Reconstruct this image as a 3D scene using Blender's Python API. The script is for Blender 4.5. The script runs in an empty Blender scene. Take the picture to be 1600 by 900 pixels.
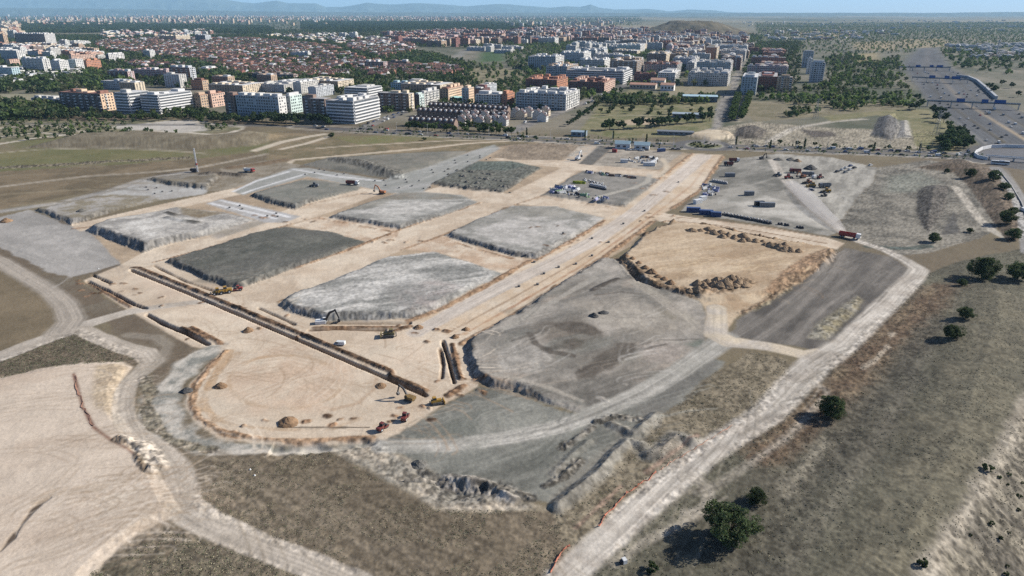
import bpy, math, random
import numpy as np
from mathutils import Matrix, Vector

# ---------------------------------------------------------------- camera, sky, sun, exposure
R = math.radians
F_PX, CAM_H, HORIZON = 1067.0, 110.0, 19.0          # focal length and horizon row of the 1600x900 photograph
TH = math.atan((450 - HORIZON) / F_PX)
scene = bpy.context.scene
cam_data = bpy.data.cameras.new('camera')
cam_data.sensor_width = 36.0
cam_data.lens = 36.0 * F_PX / 1600.0
cam_data.clip_start, cam_data.clip_end = 1.0, 200000.0
camera = bpy.data.objects.new('camera', cam_data)
scene.collection.objects.link(camera)
camera.location = (0, 0, CAM_H)
camera.rotation_euler = (math.pi / 2 - TH, 0, 0)
scene.camera = camera

SUN_EL = R(31.0)
SUN_AZ = math.atan2(0.975, 0.24)                     # clockwise from +Y
world = bpy.data.worlds.new('World')
scene.world = world
world.use_nodes = True
wn = world.node_tree
wn.nodes.clear()
sky = wn.nodes.new('ShaderNodeTexSky')
sky.sky_type = 'NISHITA'
sky.sun_disc = False
sky.sun_elevation = SUN_EL
sky.sun_rotation = SUN_AZ
sky.altitude = 600
sky.air_density = 0.42
sky.dust_density = 0.9
sky.ozone_density = 3.0
bg = wn.nodes.new('ShaderNodeBackground')
bg.inputs['Strength'].default_value = 0.125
wo = wn.nodes.new('ShaderNodeOutputWorld')
wn.links.new(sky.outputs[0], bg.inputs[0])
wn.links.new(bg.outputs[0], wo.inputs[0])

sun_data = bpy.data.lights.new('sun', 'SUN')
sun_data.energy = 4.8
sun_data.angle = R(0.55)
sun_data.color = (1.0, 0.95, 0.87)
sun = bpy.data.objects.new('sun', sun_data)
scene.collection.objects.link(sun)
sd = Vector((math.sin(SUN_AZ) * math.cos(SUN_EL), math.cos(SUN_AZ) * math.cos(SUN_EL), math.sin(SUN_EL)))
sun.rotation_euler = sd.to_track_quat('Z', 'Y').to_euler()
sun.location = (300, 100, 400)

vs = scene.view_settings
vs.view_transform = 'Standard'
vs.look = 'None'
vs.exposure = 0.66
vs.gamma = 1.0
scene.cycles.max_bounces = 5
scene.cycles.diffuse_bounces = 3
scene.cycles.volume_bounces = 0
scene.cycles.transparent_max_bounces = 6
scene.cycles.use_denoising = False
scene.render.filter_size = 1.2

# ---------------------------------------------------------------- helpers
C = scene.collection
KCOL = 1.33                                          # albedo = linear picture colour / KCOL


def s2l(c):
    c = np.asarray(c, float) / 255.0
    return np.where(c <= 0.04045, c / 12.92, ((c + 0.055) / 1.055) ** 2.4)


def alb(c):
    l = s2l(c)
    g = float(l @ np.array([0.25, 0.65, 0.10]))
    return (g + 0.76 * (l - g)) * 0.92 * np.array([1.03, 1.0, 0.955]) / KCOL


_mats = {}


def mat(name, rgb, rough=0.85, noise=0.12, scale=1.0, metal=0.0, spec=0.3):
    """matt procedural paint / masonry: base colour with noise variation"""
    if name in _mats:
        return _mats[name]
    m = bpy.data.materials.new(name)
    m.use_nodes = True
    nt = m.node_tree
    b = nt.nodes['Principled BSDF']
    b.inputs['Roughness'].default_value = rough
    b.inputs['Metallic'].default_value = metal
    b.inputs['Specular IOR Level'].default_value = spec
    tc = nt.nodes.new('ShaderNodeTexCoord')
    nz = nt.nodes.new('ShaderNodeTexNoise')
    nz.inputs['Scale'].default_value = scale
    nz.inputs['Detail'].default_value = 4
    nt.links.new(tc.outputs['Object'], nz.inputs['Vector'])
    mp = nt.nodes.new('ShaderNodeMapRange')
    mp.inputs[1].default_value, mp.inputs[2].default_value = 0.3, 0.7
    mp.inputs[3].default_value, mp.inputs[4].default_value = 1 - noise, 1 + noise
    nt.links.new(nz.outputs[0], mp.inputs[0])
    mx = nt.nodes.new('ShaderNodeVectorMath')
    mx.operation = 'SCALE'
    mx.inputs[0].default_value = tuple(rgb)[:3]
    nt.links.new(mp.outputs[0], mx.inputs['Scale'])
    nt.links.new(mx.outputs[0], b.inputs['Base Color'])
    _mats[name] = m
    return m


def leaf_mat(name, rgb, var=0.35):
    if name in _mats:
        return _mats[name]
    m = mat(name, rgb, 0.75, var, 0.9, 0, 0.15)
    nt = m.node_tree
    b = nt.nodes['Principled BSDF']
    oi = nt.nodes.new('ShaderNodeObjectInfo')
    hs = nt.nodes.new('ShaderNodeHueSaturation')
    mr = nt.nodes.new('ShaderNodeMapRange')
    mr.inputs[3].default_value, mr.inputs[4].default_value = 0.7, 1.3
    nt.links.new(oi.outputs['Random'], mr.inputs[0])
    nt.links.new(mr.outputs[0], hs.inputs['Value'])
    src = b.inputs['Base Color'].links[0].from_socket
    nt.links.new(src, hs.inputs['Color'])
    nt.links.new(hs.outputs[0], b.inputs['Base Color'])
    tl = nt.nodes.new('ShaderNodeBsdfTranslucent')
    nt.links.new(hs.outputs[0], tl.inputs['Color'])
    ms = nt.nodes.new('ShaderNodeMixShader')
    ms.inputs[0].default_value = 0.38
    out = nt.nodes['Material Output']
    nt.links.new(b.outputs[0], ms.inputs[1])
    nt.links.new(tl.outputs[0], ms.inputs[2])
    nt.links.new(ms.outputs[0], out.inputs['Surface'])
    return m


class MB:
    """collects shapes into one mesh"""

    def __init__(s):
        s.v, s.f, s.m = [], [], []

    def add(s, vs_, fs, mi=0):
        o = len(s.v)
        s.v.extend(vs_)
        s.f.extend([tuple(i + o for i in q) for q in fs])
        s.m.extend([mi] * len(fs))

    def box(s, c, d, yaw=0, mi=0, taper=1.0, bottom=True, pitch=0):
        x, y, z = d[0] / 2, d[1] / 2, d[2] / 2
        p = [(-x, -y, -z), (x, -y, -z), (x, y, -z), (-x, y, -z)]
        q = [(a * taper, b * taper, z) for a, b, _ in p]
        cy, sy = math.cos(yaw), math.sin(yaw)
        cp, sp = math.cos(pitch), math.sin(pitch)
        out = []
        for a, b, e in p + q:
            a, e = a * cp - e * sp, a * sp + e * cp
            out.append((c[0] + a * cy - b * sy, c[1] + a * sy + b * cy, c[2] + e))
        fs = [(0, 1, 5, 4), (1, 2, 6, 5), (2, 3, 7, 6), (3, 0, 4, 7), (4, 5, 6, 7)]
        if bottom:
            fs.append((3, 2, 1, 0))
        s.add(out, fs, mi)

    def cyl(s, a, b, r0, r1=None, n=10, mi=0, caps=True):
        r1 = r0 if r1 is None else r1
        a, b = Vector(a), Vector(b)
        ax = (b - a).normalized()
        u = ax.orthogonal().normalized()
        w = ax.cross(u)
        vs_ = []
        for c, r in ((a, r0), (b, r1)):
            for k in range(n):
                t = 2 * math.pi * k / n
                vs_.append(tuple(c + u * (r * math.cos(t)) + w * (r * math.sin(t))))
        fs = [(k, (k + 1) % n, n + (k + 1) % n, n + k) for k in range(n)]
        if caps:
            fs += [tuple(range(n))[::-1], tuple(range(n, 2 * n))]
        s.add(vs_, fs, mi)

    def prism(s, pts, y0, y1, mi=0):
        """outline in x,z extruded along y"""
        n = len(pts)
        vs_ = [(x, y0, z) for x, z in pts] + [(x, y1, z) for x, z in pts]
        fs = [(k, (k + 1) % n, n + (k + 1) % n, n + k) for k in range(n)]
        fs += [tuple(range(n))[::-1], tuple(range(n, 2 * n))]
        s.add(vs_, fs, mi)

    def mesh(s, name, mats):
        me = bpy.data.meshes.new(name)
        me.from_pydata(s.v, [], s.f)
        for m_ in (mats if isinstance(mats, (list, tuple)) else [mats]):
            me.materials.append(m_)
        if any(s.m):
            me.polygons.foreach_set('material_index', s.m)
        return me

    def build(s, name, mats, parent=None, **kw):
        return link(name, s.mesh(name, mats), parent, **kw)


def link(name, me, parent=None, loc=None, rz=None, **kw):
    o = bpy.data.objects.new(name, me)
    C.objects.link(o)
    if parent is not None:
        o.parent = parent
    if loc is not None:
        o.location = loc
    if rz is not None:
        o.rotation_euler = (0, 0, rz)
    for k, v in kw.items():
        o[k] = v
    return o


def empty(name, loc, rz=0, label=None, category=None, group=None):
    o = bpy.data.objects.new(name, None)
    C.objects.link(o)
    o.location = loc
    o.rotation_euler = (0, 0, rz)
    o.empty_display_size = 0.5
    tag(o, label, category, group)
    return o


def tag(o, label=None, category=None, group=None, kind=None):
    if label: o['label'] = label
    if category: o['category'] = category
    if group: o['group'] = group
    if kind: o['kind'] = kind
    return o


def copy_tree(o, loc=None, rz=None, scale=None, label=None, group=None, parent=None):
    c = o.copy()
    C.objects.link(c)
    c.parent = parent
    if loc is not None: c.location = loc
    if rz is not None: c.rotation_euler = (0, 0, rz)
    if scale is not None: c.scale = (scale,) * 3 if not hasattr(scale, '__len__') else scale
    if label: c['label'] = label
    if group: c['group'] = group
    for ch in o.children:
        copy_tree(ch, parent=c)
    return c


def ordinal(k):
    """1 -> first, 13 -> 13th"""
    w = ['first', 'second', 'third', 'fourth', 'fifth', 'sixth', 'seventh', 'eighth', 'ninth', 'tenth', 'eleventh', 'twelfth']
    return w[k - 1] if k <= 12 else '%d%s' % (k, {1: 'st', 2: 'nd', 3: 'rd'}.get(k % 10 if k % 100 not in (11, 12, 13) else 0, 'th'))


def g0(px, py, z=0.0):
    """where the photograph's pixel (of 1600x900) meets the level z"""
    u = (px - 800) / F_PX
    v = (450 - py) / F_PX
    dy = math.cos(TH) + v * math.sin(TH)
    dz = -math.sin(TH) + v * math.cos(TH)
    t = (CAM_H - z) / -dz
    return u * t, dy * t


def proj(x, y, z):
    D = y * math.cos(TH) + (CAM_H - z) * math.sin(TH)
    V = -y * math.sin(TH) * -1 * -1 + 0
    up = y * math.sin(TH) - (CAM_H - z) * math.cos(TH)
    return 800 + F_PX * x / D, 450 - F_PX * up / D


# ---------------------------------------------------------------- noise
def _hash(ix, iy, seed):
    h = (ix * 374761393 + iy * 668265263 + seed * 974634541) & 0xFFFFFFFF
    h = ((h ^ (h >> 13)) * 1274126177) & 0xFFFFFFFF
    h = ((h ^ (h >> 15)) * 2246822519) & 0xFFFFFFFF
    return ((h ^ (h >> 16)) & 0xFFFF) / 65535.0


def vn(x, y, seed=0):
    fx, fy = np.floor(x), np.floor(y)
    ix, iy = fx.astype(np.int64), fy.astype(np.int64)
    a, b = x - fx, y - fy
    a = a * a * (3 - 2 * a)
    b = b * b * (3 - 2 * b)
    n00, n10 = _hash(ix, iy, seed), _hash(ix + 1, iy, seed)
    n01, n11 = _hash(ix, iy + 1, seed), _hash(ix + 1, iy + 1, seed)
    return (n00 * (1 - a) + n10 * a) * (1 - b) + (n01 * (1 - a) + n11 * a) * b - 0.5


def fbm(x, y, size, octaves=4, seed=0, gain=0.55):
    out = np.zeros_like(x)
    amp, tot = 1.0, 0.0
    for k in range(octaves):
        f = 2.03 ** k / size
        ca, sa = math.cos(0.7 * k), math.sin(0.7 * k)
        out += amp * vn((x * ca - y * sa) * f + 17.3 * k, (x * sa + y * ca) * f - 9.1 * k, seed + 31 * k)
        tot += amp
        amp *= gain
    return out * 2.2 / tot


def sstep(a, b, x):
    t = np.clip((x - a) / (b - a), 0, 1)
    return t * t * (3 - 2 * t)


def seg_dist(X, Y, pts, closed):
    """distance to a polyline, side sign of the nearest piece, length along it"""
    P = np.asarray(pts, float)
    n = len(P) if closed else len(P) - 1
    best = np.full(X.shape, 1e18)
    side = np.ones_like(best)
    along = np.zeros_like(best)
    s0 = 0.0
    for k in range(n):
        a, b = P[k], P[(k + 1) % len(P)]
        e = b - a
        L2 = max(e @ e, 1e-9)
        rx, ry = X - a[0], Y - a[1]
        t = np.clip((rx * e[0] + ry * e[1]) / L2, 0, 1)
        d2 = (rx - t * e[0]) ** 2 + (ry - t * e[1]) ** 2
        w = d2 < best
        best = np.where(w, d2, best)
        side = np.where(w, np.sign(e[0] * ry - e[1] * rx), side)
        along = np.where(w, s0 + t * math.sqrt(L2), along)
        s0 += math.sqrt(L2)
    return np.sqrt(best), side, along


def inside(X, Y, pts):
    P = np.asarray(pts, float)
    r = np.zeros(X.shape, bool)
    j = len(P) - 1
    for i in range(len(P)):
        xi, yi = P[i]
        xj, yj = P[j]
        if yi != yj:
            r ^= ((yi > Y) != (yj > Y)) & (X < (xj - xi) * (Y - yi) / (yj - yi) + xi)
        j = i
    return r

# ---------------------------------------------------------------- terrain: one height field, cut into named pieces of ground
PXS = 1.5
rows = np.concatenate([np.arange(1010, 60, -PXS), np.arange(60, 22.7, -0.8), [22.2]])
ROWY = np.array([g0(800, r)[1] for r in rows])
ROWY[-1] = 49000.0
assert (np.diff(ROWY) > 0).all()
U = np.linspace(-0.95, 0.95, 1301)
NR, NC = len(ROWY), len(U)
ROWD = ROWY * math.cos(TH) + CAM_H * math.sin(TH)
X = (ROWD[:, None] * U[None, :]).ravel()
Y = np.repeat(ROWY, NC)
SP = np.repeat(np.gradient(ROWY), NC)                 # local spacing of the rows
SP = np.clip(SP, 0.3, 40)
HT = np.zeros(NR * NC)
COL = np.zeros((NR * NC, 3))
REG = np.zeros(NR * NC, np.int32)
ROUGH = np.full(NR * NC, 0.10)                        # clod height of the surface
REGIONS = [('ground', 'open dry ground around the building site and under the far town')]
KEEP = {}


def region(name, label):
    REGIONS.append((name, label))
    return len(REGIONS) - 1


def pick(pts, pad):
    P = np.asarray(pts)
    return np.nonzero((X > P[:, 0].min() - pad) & (X < P[:, 0].max() + pad) & (Y > P[:, 1].min() - pad) & (Y < P[:, 1].max() + pad))[0]


def mixcol(x, y, col, col2, size, seed, stretch=None, sharp=1.0):
    c = np.tile(alb(col), (len(x), 1))
    if col2 is not None:
        if stretch:
            a, k = R(stretch[0]), stretch[1]
            u = x * math.cos(a) + y * math.sin(a)
            v = -x * math.sin(a) + y * math.cos(a)
            wx, wy = u / k, v
        else:
            wx, wy = x, y
        wx = wx + size * 0.5 * fbm(x, y, size * 1.7, 2, seed + 5)
        n = np.clip(0.5 + 1.45 * sharp * fbm(wx, wy, size, 6, seed, 0.66), 0, 1)[:, None]
        c = c * (1 - n) + alb(col2) * n
    return c


_seed = [100]


def poly(px, col=None, col2=None, size=12, edge=0.8, jit=1.0, dz=None, ramp=4.0, mode='max', reg=None, rough=None,
         stretch=None, sharp=1.2, alpha=1.0, fade=None, world=False, hj=0.6):
    _seed[0] += 7
    sd_ = _seed[0]
    if reg and reg[0] in ('earth_plot', 'storage_yard', 'sand_plot', 'graded_plot'):
        hj, jit = max(hj, 1.5), max(jit, 1.8)
    pts = px if world else [g0(*p) for p in px]
    I = pick(pts, 12 + edge)
    if not len(I):
        return
    x, y = X[I], Y[I]
    d, _, _ = seg_dist(x, y, pts, True)
    d = np.where(inside(x, y, pts), -d, d)
    jn = fbm(x, y, 9, 5, sd_, 0.65)
    if dz is not None:
        if mode == 'max' and 3.2 <= ramp <= 7:
            ramp = ramp * 0.68
        k = np.clip(-(d + hj * jn * 1.2) / ramp, 0, 1)
        k = k + (0.30 if ramp < 8 else 0.05) * np.sin(k * math.pi) * fbm(x, y, 2.2, 3, sd_ + 3, 0.7)
        hh = dz * k * (0.72 if mode == 'max' else 1.0)
        if fade:
            a, b = np.array(g0(*fade[0])), np.array(g0(*fade[1]))
            e = b - a
            t = ((x - a[0]) * e[0] + (y - a[1]) * e[1]) / (e @ e)
            hh = hh * (1 - sstep(0, 1, t))
        if mode == 'max':
            HT[I] = np.maximum(HT[I], hh)
        elif mode == 'add':
            HT[I] += hh
        else:
            HT[I] = HT[I] * (1 - k) + dz * k
    if col is not None:
        ee = np.maximum(edge, 0.45 * SP[I])
        m = sstep(ee, -ee, d + jit * jn) * alpha
        c = mixcol(x, y, col, col2, size, sd_ + 1, stretch, sharp)
        COL[I] = COL[I] * (1 - m[:, None]) + c * m[:, None]
        if rough is not None:
            ROUGH[I] = ROUGH[I] * (1 - m) + rough * m
        if reg and reg[0] == 'earth_plot' and fade and dz:    # broken rock on the tipped front, partly its shade painted dark
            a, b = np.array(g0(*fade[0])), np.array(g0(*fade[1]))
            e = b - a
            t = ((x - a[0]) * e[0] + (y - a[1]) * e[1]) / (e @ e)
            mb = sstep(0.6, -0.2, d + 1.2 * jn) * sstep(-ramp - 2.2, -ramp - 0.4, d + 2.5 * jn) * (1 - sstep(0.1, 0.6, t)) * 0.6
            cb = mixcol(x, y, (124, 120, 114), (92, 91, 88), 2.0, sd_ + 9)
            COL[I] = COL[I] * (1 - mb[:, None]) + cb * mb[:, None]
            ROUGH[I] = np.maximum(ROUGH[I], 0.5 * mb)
    if reg:
        r = region(*reg)
        REG[I[d + jit * jn < 0]] = r
        return r


def line(px, w, col=None, col2=None, edge=0.6, jit=0.4, dz=None, shape='flat', streak=0.0, reg=None, alpha=1.0, rough=None,
         world=False, off=0.0, size=8, ramp=1.5, lump=0.0, closed=False):
    """w: full width in metres (number, or one per point)"""
    _seed[0] += 7
    sd_ = _seed[0]
    pts = px if world else [g0(*p) for p in px]
    wm = max(w) if hasattr(w, '__len__') else w
    I = pick(pts, wm + abs(off) + 6)
    if not len(I):
        return
    x, y = X[I], Y[I]
    d, side, s = seg_dist(x, y, pts, closed)
    sdist = d * side - off
    if hasattr(w, '__len__'):
        cum = [0]
        for a, b in zip(pts[:-1], pts[1:]):
            cum.append(cum[-1] + math.hypot(a[0] - b[0], a[1] - b[1]))
        hw = np.interp(s, cum, w) / 2
    else:
        hw = w / 2
    jn = fbm(x, y, 6, 3, sd_)
    e = np.abs(sdist) - hw + jit * jn
    if dz is not None:
        if shape == 'flat':
            k = np.clip(-e / ramp + 0.5, 0, 1)
        else:                                        # ridge
            k = np.clip(1 - np.abs(sdist) / hw, 0, 1)
        if lump:
            k = k * np.clip(1 + lump * fbm(x, y, 5, 3, sd_ + 3), 0.1, 2)
        HT[I] += dz * k * (0.62 if dz > 0 else 1.0)
    if col is not None:
        ee = np.maximum(edge, 0.4 * SP[I])
        m = sstep(ee, -ee, e) * alpha * np.where(0.4 * SP[I] > edge, np.clip(hw / ee, 0, 1), 1.0)
        c = mixcol(x, y, col, col2, size, sd_ + 1)
        if streak:
            st = vn(sdist / 0.55 + 3 * vn(s / 30, s * 0, sd_ + 4), s / 45, sd_ + 2) + 0.7 * vn(sdist / 1.6, s / 70, sd_ + 6)
            c = c * (1 + streak * st)[:, None]
        COL[I] = COL[I] * (1 - m[:, None]) + c * m[:, None]
        if rough is not None:
            ROUGH[I] = ROUGH[I] * (1 - m) + rough * m
    if reg:
        r = region(*reg)
        REG[I[e < 0]] = r
        return r


# colours of the ground as they look in the picture
SAND, SAND2 = (224, 206, 180), (206, 184, 156)
PALE, PALE2 = (218, 200, 178), (206, 184, 160)
ORANGE, ORANGE2 = (184, 148, 110), (156, 122, 88)
HAUL, HAUL2 = (196, 186, 172), (178, 167, 152)
LGREY, LGREY2 = (176, 172, 166), (156, 153, 148)
WGREY, WGREY2 = (200, 196, 188), (148, 146, 140)
DGREY, DGREY2 = (108, 108, 101), (128, 126, 117)
GGREY, GGREY2 = (124, 126, 117), (142, 140, 130)
BROWN, BROWN2 = (118, 104, 85), (134, 119, 97)
OLIVE, OLIVE2 = (134, 122, 92), (116, 108, 80)
GREEN, GREEN2 = (116, 116, 70), (134, 124, 82)
ASPH, ASPH2 = (98, 99, 102), (112, 111, 111)
CITY, CITY2 = (92, 98, 76), (146, 138, 120)

# base: dry fields near, mottled town ground far, plains and woods farther
n1 = fbm(X, Y, 60, 5, 1)
n2 = fbm(X, Y, 420, 5, 2)
n3 = fbm(X, Y, 9, 4, 3)
COL[:] = alb(OLIVE)
t = np.clip(0.5 + 0.9 * n1, 0, 1)[:, None]
COL[:] = alb(BROWN) * (1 - t) + alb(OLIVE) * t
f = sstep(640, 760, Y + 0.30 * X)[:, None]
t2 = np.clip(0.42 + 0.9 * n1 + 0.4 * n2, 0, 1)[:, None]
COL[:] = COL * (1 - f) + (alb(CITY) * (1 - t2) + alb(CITY2) * t2) * f
f = sstep(3000, 6000, Y)[:, None]
t3 = np.clip(0.45 + 1.1 * fbm(X, Y * 0.5, 1500, 5, 4), 0, 1)[:, None]
COL[:] = COL * (1 - f) + (alb((92, 100, 78)) * (1 - t3) + alb((150, 140, 112)) * t3) * f
HT += 0.8 * n2 * sstep(2000, 400, Y) + 0.25 * n1 * sstep(2000, 400, Y)
HT[:] *= 0.5
far = sstep(2500, 9000, Y)
HT += far * 28 * fbm(X, Y, 2600, 4, 8)

# ---- fields and slopes, left
poly([(-220, 205), (100, 204), (240, 203), (335, 208), (420, 206), (520, 214), (440, 238), (300, 252), (150, 268), (-220, 300)], OLIVE, GREEN, 30,
     reg=('field', 'olive grass field behind the site on the left'))
poly([(-220, 236), (0, 238), (150, 233), (290, 238), (285, 249), (150, 255), (0, 259), (-220, 268)], GREEN, (128, 122, 78), 16, edge=2,
     reg=('meadow', 'strip of green grass in the left middle distance'))
poly([(35, 232), (110, 213), (207, 209), (250, 208), (335, 214), (400, 206), (445, 212), (400, 228), (300, 236), (150, 233)], (124, 113, 90), (140, 130, 106), 8, edge=2,
     dz=9, ramp=26, reg=('embankment', 'eroded grassy bank below the curving white path on the left'), rough=0.15)
line([(0, 262), (80, 258), (180, 252), (290, 247)], 9, (132, 122, 104), (108, 98, 80), edge=3, jit=3, rough=0.9, size=3)
poly([(-220, 275), (0, 268), (180, 258), (290, 250), (420, 235), (330, 262), (250, 272), (180, 290), (80, 312), (0, 328), (-220, 360)], (138, 121, 92), (116, 103, 78), 22,
     reg=('field', 'brown stubble field left of the site'))
line([(-200, 305), (0, 292), (130, 276), (250, 268), (310, 262), (360, 252), (420, 240), (457, 250)], 6, (176, 164, 144), (160, 148, 128), streak=0.2, edge=1.5,
     reg=('dirt_track', 'pale dirt track along the brown stubble field on the left'))
line([(-200, 252), (0, 239), (60, 234), (150, 232), (230, 234), (300, 238), (320, 240)], 3, (176, 166, 142), edge=1)
line([(-150, 245), (0, 225), (25, 221), (60, 215), (105, 211), (207, 207), (240, 205), (290, 207), (335, 211), (360, 208), (378, 201)], 6, (208, 198, 180), edge=1,
     reg=('footpath', 'pale footpath curving along the grassy bank on the left'))
# park with pale paths at the far left
poly([(-200, 188), (0, 184), (150, 190), (250, 186), (380, 196), (375, 203), (330, 208), (240, 203), (105, 209), (0, 222), (-200, 240)], (150, 142, 112), (112, 112, 78), 14,
     reg=('park_ground', 'sparse park lawn in front of the apartment row, left'))
poly([(170, 198), (215, 194), (260, 189), (300, 188), (318, 195), (325, 204), (280, 208), (240, 203), (200, 204)], (206, 200, 190), (184, 178, 166), 8,
     reg=('plaza', 'pale paved play area in the park, left'))
line([(0, 200), (50, 196), (90, 197), (130, 206)], 7, (200, 188, 168), edge=1.5)
line([(300, 188), (350, 197), (380, 198)], 7, (200, 190, 172), edge=1.5)
line([(0, 214), (60, 207), (105, 211)], 5, (196, 186, 168), edge=1)
poly([(-100, 148), (60, 146), (96, 152), (50, 163), (-100, 166)], (164, 156, 128), (150, 146, 116), 20, reg=('field', 'bare tan lot beside the brown brick block, far left'))

# middle strip between the left field and the avenue
poly([(420, 206), (520, 212), (600, 212), (800, 217), (905, 222), (900, 226), (800, 224), (735, 236), (660, 236), (560, 246), (470, 258), (440, 262), (410, 262), (420, 240)], (150, 132, 100), (122, 112, 80), 16,
     reg=('field', 'brown grassy strip below the tree-lined avenue'))
poly([(520, 214), (640, 210), (700, 213), (690, 218), (560, 226)], (122, 124, 70), GREEN2, 8, edge=2)
line([(400, 235), (440, 222), (480, 214), (505, 210)], 9, (206, 192, 168), edge=1.5, reg=('dirt_track', 'pale twin track climbing to the avenue, left'))
line([(440, 233), (480, 224), (512, 214)], 6, (206, 192, 168), edge=1.5)
line([(445, 262), (457, 250), (550, 242), (662, 232), (732, 224), (800, 220), (905, 224)], 5, (214, 198, 172), edge=1,
     reg=('dirt_track', 'long pale track below the avenue behind the grey mound'))
line([(495, 232), (530, 229), (625, 224), (700, 220), (790, 218)], 4, (196, 180, 154), edge=1)

# ---- left grey land and west roads
poly([(-220, 372), (0, 340), (45, 328), (108, 352), (140, 362), (215, 397), (190, 412), (155, 422), (110, 434), (75, 425), (0, 386), (-220, 395)], LGREY, LGREY2, 14, stretch=(-30, 5),
     reg=('graded_plot', 'pale grey graded plot at the left edge'))
line([(-200, 350), (0, 331), (100, 316), (175, 297), (225, 280), (300, 268)], 8, (184, 178, 168), LGREY2, edge=3, streak=0.15)
poly([(150, 306), (190, 295), (235, 279), (262, 290), (325, 296), (320, 303), (250, 313), (235, 308), (180, 305)], (188, 188, 184), LGREY, 9,
     reg=('graded_plot', 'small pale grey plot beside the tall drill rig'))
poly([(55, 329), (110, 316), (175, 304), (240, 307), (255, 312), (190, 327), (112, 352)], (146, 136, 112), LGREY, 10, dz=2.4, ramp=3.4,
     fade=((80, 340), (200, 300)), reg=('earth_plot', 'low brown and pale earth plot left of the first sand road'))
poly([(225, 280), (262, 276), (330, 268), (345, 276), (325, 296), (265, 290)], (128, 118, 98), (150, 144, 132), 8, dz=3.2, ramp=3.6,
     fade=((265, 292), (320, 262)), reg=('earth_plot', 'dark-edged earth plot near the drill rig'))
poly([(345, 262), (420, 250), (470, 258), (455, 268), (375, 298), (325, 298), (345, 278)], (160, 150, 132), (140, 128, 106), 10)
line([(320, 273), (350, 271), (378, 274)], 9, (96, 88, 78), dz=2.5, shape='ridge', lump=0.6, edge=2, rough=0.5)
line([(362, 262), (410, 256), (445, 250)], 12, (128, 108, 82), dz=1.6, shape='ridge', lump=0.6, edge=3)
poly([(60, 430), (110, 434), (200, 487), (135, 508), (118, 496), (100, 465)], (128, 118, 100), BROWN, 10, reg=('field', 'grey-brown verge between the west road and the sand pad'))
poly([(-220, 400), (0, 418), (40, 440), (80, 465), (95, 490), (85, 515), (50, 530), (0, 548), (-220, 600)], (124, 110, 84), (138, 122, 94), 18, stretch=(20, 3),
     reg=('field', 'dry brown field inside the bend of the west road'))
poly([(-220, 640), (0, 560), (130, 514), (200, 545), (225, 560), (215, 572), (190, 566), (130, 568), (75, 574), (0, 592), (-220, 670)], BROWN, (104, 94, 76), 10, rough=0.25,
     reg=('field', 'brown weedy strip above the pale sand clearing'))
poly([(168, 500), (222, 490), (262, 512), (305, 545), (268, 590), (252, 610), (236, 600), (245, 566), (228, 548), (175, 522)], BROWN, (128, 116, 96), 9,
     reg=('field', 'brown patch inside the bend of the middle-left road'))

poly([(110, 352), (200, 331), (366, 294), (457, 262), (600, 281), (737, 236), (800, 226), (915, 225), (1082, 240), (1128, 242), (1095, 295), (1020, 345), (985, 385), (722, 535), (636, 502), (352, 450), (258, 409), (190, 413), (140, 362)], (196, 172, 140), (172, 150, 122), 10, jit=1.0,
     reg=('sand_ground', 'bare sandy ground between the plots of the street grid'))

# ---- the sand pad and the roundabout
PAD = [(130, 438), (190, 413), (215, 405), (258, 407), (352, 447), (375, 456), (433, 474), (442, 483), (505, 503), (636, 498), (680, 483), (726, 533), (738, 590), (748, 604), (700, 628),
       (640, 668), (600, 692), (560, 690), (510, 695), (400, 694), (345, 686), (305, 662), (288, 632), (298, 600), (325, 572), (345, 552), (330, 545), (300, 542), (250, 512), (205, 488)]
poly(PAD, SAND, SAND2, 26, reg=('sand_pad', 'large bare sand pad with the trench and the round earthwork'), rough=0.06, jit=0.6)
for k, (q, c) in enumerate([([(380, 560), (440, 540), (520, 548), (560, 575), (545, 615), (480, 650), (400, 645), (355, 615), (350, 585)], (216, 184, 152)),
                            ([(560, 520), (640, 520), (690, 545), (688, 580), (640, 600), (590, 575)], (224, 200, 172)),
                            ([(600, 505), (680, 490), (705, 520), (660, 530)], (226, 208, 182)),
                            ([(215, 430), (300, 452), (380, 480), (470, 520), (430, 530), (330, 495), (240, 462)], (220, 196, 170))]):
    poly(q, c, SAND, 14, edge=4, jit=3, alpha=0.7)
ring = [(445 + 88 * math.cos(a), 597 + 42 * math.sin(a)) for a in np.linspace(0.3, 5.6, 24)]
line(ring, 1.6, (196, 158, 112), SAND2, jit=0.8, alpha=0.7)
line([(520, 640), (560, 630), (585, 608), (588, 590), (570, 570)], 1.2, ORANGE, jit=0.6, alpha=0.5)
edge_arc = [(352, 549), (330, 572), (308, 600), (298, 628), (312, 655), (350, 676), (405, 686), (470, 690), (530, 687), (580, 684)]
line(edge_arc, 2.6, ORANGE, ORANGE2, jit=1.4, dz=0.5, shape='ridge', lump=0.5, rough=0.3)
line([(372, 552), (345, 575), (322, 606), (316, 632), (338, 655), (390, 668), (450, 672), (520, 670), (560, 655)], 2.2, (198, 160, 112), SAND2, jit=1.2, alpha=0.7, rough=0.15)
line([(360, 548), (334, 590), (328, 606)], 3.0, (190, 150, 100), jit=1, alpha=0.6)
line([(470, 668), (505, 668), (540, 668)], 0.8, (70, 55, 42), alpha=0.9)
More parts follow.
